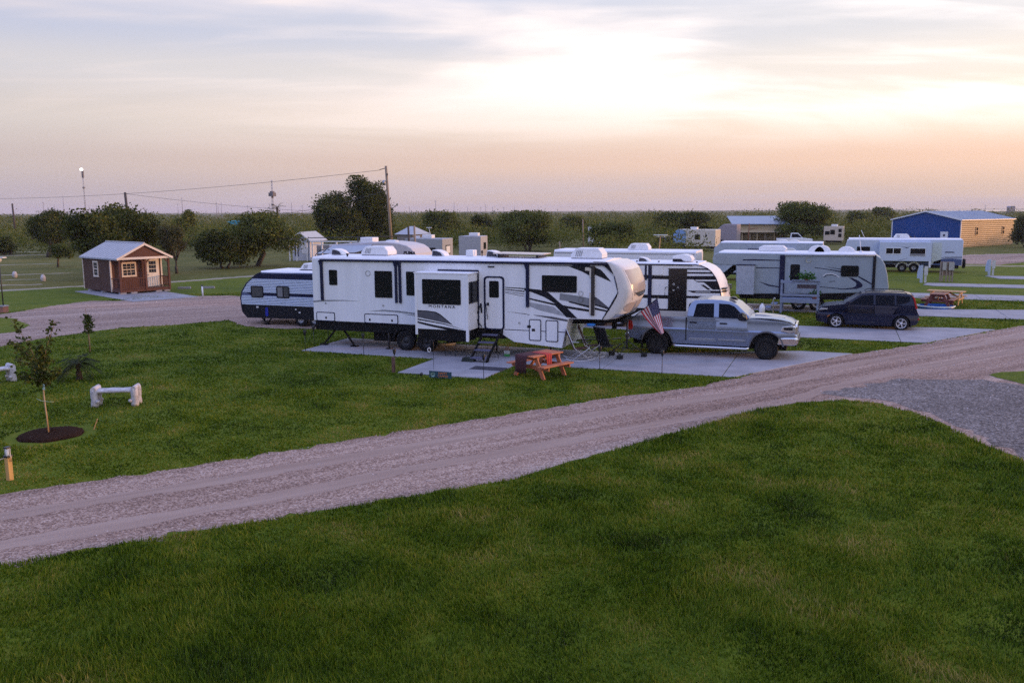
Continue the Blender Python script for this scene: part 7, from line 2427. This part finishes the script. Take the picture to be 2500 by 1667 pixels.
lattice("tall lattice mast with a bright white beacon on its top", 211, 417, 560, "radio_mast", [(.92, .5, 2.2), (.66, .6, .4)], lamp=True)
lattice("shorter lattice mast carrying a cluster of dark antennas, left of the big double tree", 668, 440, 420, "radio_mast", [(.66, 1.3, .9), (.72, .8, .4), (.42, .5, .4), (.60, .4, .4)])
# small far structures on the horizon
for k, (px, py, w_, hh, lb) in enumerate(((2467, 505, 13, 5, "small pinkish far building beside the bright water on the right"),)):
    dd = 900
    x, y = ground_at(px, 514.5 - .0052 * (px - 1250) + CAM_H * 2100 / dd)
    w2 = w_ / 2100 * dd
    t = thing("far_building", lb, "building", (x, y, 0), R(20), "far buildings on the skyline")
    MB().box(-w2 / 2, w2 / 2, -3, 3, 0, CAM_H + hh * .55 / 2100 * dd).build("wall", mat("far_wall", (.34, .27, .27), rough=.9), t)
    MB().prism([(-w2 / 2 - .4, CAM_H + hh * .55 / 2100 * dd), (w2 / 2 + .4, CAM_H + hh * .55 / 2100 * dd), (w2 * .3, CAM_H + hh / 2100 * dd), (-w2 * .3, CAM_H + hh / 2100 * dd)], 'y', -3.3, 3.3).build("roof", mat("far_roof", (.28, .27, .30), rough=.8), t)
# wires
WIRE = mat("black_wire", (.05, .05, .055), rough=.7)


def wire(label, p, q, sag, r=.03, n=26):
    p, q = Vector(p), Vector(q)
    pts = []
    for k in range(n + 1):
        f = k / n
        c = p.lerp(q, f)
        c.z -= sag * 4 * f * (1 - f)
        pts.append(c)
    o = MB().tube(pts, r, 4).build("power_line", WIRE)
    tag(o, label, "power line", "overhead wires")


wire("long thin overhead wire from the leaning pole to the left edge", (-52.8, 94.0, 10.25), (-205, 125, 9.8), 2.2, .022)
wire("overhead wire dropping from the short dark pole to the scrub on its right", (-143.6, 145.5, 9.3), (-100, 190, 4.6), 1.0, .03)
wire("lower overhead wire running left from the leaning pole behind the olive tree", (-51.9, 94.4, 7.9), (-125, 160, 5.0), 1.2, .022)
# black pipe frame behind the trailers
pf = thing("pipe_frame", "tall black pipe frame standing behind the small striped trailer", "frame", (-34.8, 51.6, 0))
def fr_(px, py, dd):
    return ground_at(px, 514.5 - .0052 * (px - 1250) + CAM_H * 2100 / dd)
A_, B_ = fr_(757, 575, 58), fr_(978, 573, 58)
MB().tube([(A_[0] + 34.8, A_[1] - 51.6, 0), (A_[0] + 34.8, A_[1] - 51.6, 3.55), (B_[0] + 34.8, B_[1] - 51.6, 3.62), (B_[0] + 34.8, B_[1] - 51.6, 3.0)], .035, 6).build("hoop", BLKMET, pf)
C_ = fr_(878, 573, 58)
MB().tube([(C_[0] + 34.8, C_[1] - 51.6, 0), (C_[0] + 34.8, C_[1] - 51.6, 3.6)], .05, 6).build("upright", BLKMET, pf)
for k, (px, top, dd, m, lb) in enumerate(((1003, 552, 62, POLED, "thin dark post behind the nose lettered PUMA"), (1017, 550, 66, POLEW, "pale leaning timber post right behind the nose lettered PUMA"), (1368, 590, 95, POLEW, "short pale post, left of two by the green gap"), (1424, 535, 120, POLEW, "tall thin pale post left of the half hidden white trailer"))):
    x, y = fr_(px, 0, dd)
    zt = CAM_H - (top - (514.5 - .0052 * (px - 1250))) / 2100 * dd
    upole(lb, x, y, zt, .10, (-.1, 0), m, name="timber_post", group="posts behind the trailers")
# area light on a bent pole behind the middle trailers
x, y = fr_(1604, 0, 75)
t = thing("yard_light", "slim tan pole with a flat white T head behind the black-banded trailer", "lamp post", (x, y, 0))
MB().tube([(0, 0, 0), (.25, 0, 3.1)], .06, 6, .045).build("pole", TANP, t)
MB().box(-.35, .85, -.15, .15, 3.1, 3.16).build("lamp_head", PLAST, t)
x, y = fr_(1825, 0, 118)
t = thing("lamp_post", "rusty pole with one side arm in front of the tan open-sided building", "lamp post", (x, y, 0))
MB().tube([(0, 0, 0), (.12, 0, 3.4)], .09, 6, .06).build("pole", mat("rusty_steel", (.20, .08, .04), rough=.8), t)
MB().tube([(.1, 0, 2.6), (1.3, 0, 2.75)], .05, 6).build("arm", mat("rusty_steel", (.2, .08, .04)), t)

# ------------------------------------------------------------------ air: far things fade a little
hz = MB().box(-6100, 6100, -6100, 6100, -1.0, 40.0).build("haze", bpy.data.materials.new("haze_air"), kind="stuff")
hm = hz.data.materials[0]
hm.use_nodes = True
hm.node_tree.nodes.clear()
vo = hm.node_tree.nodes.new("ShaderNodeVolumePrincipled")
vo.inputs["Color"].default_value = (.86, .84, .90, 1)
vo.inputs["Density"].default_value = .00014
ho = hm.node_tree.nodes.new("ShaderNodeOutputMaterial")
hm.node_tree.links.new(vo.outputs[0], ho.inputs["Volume"])
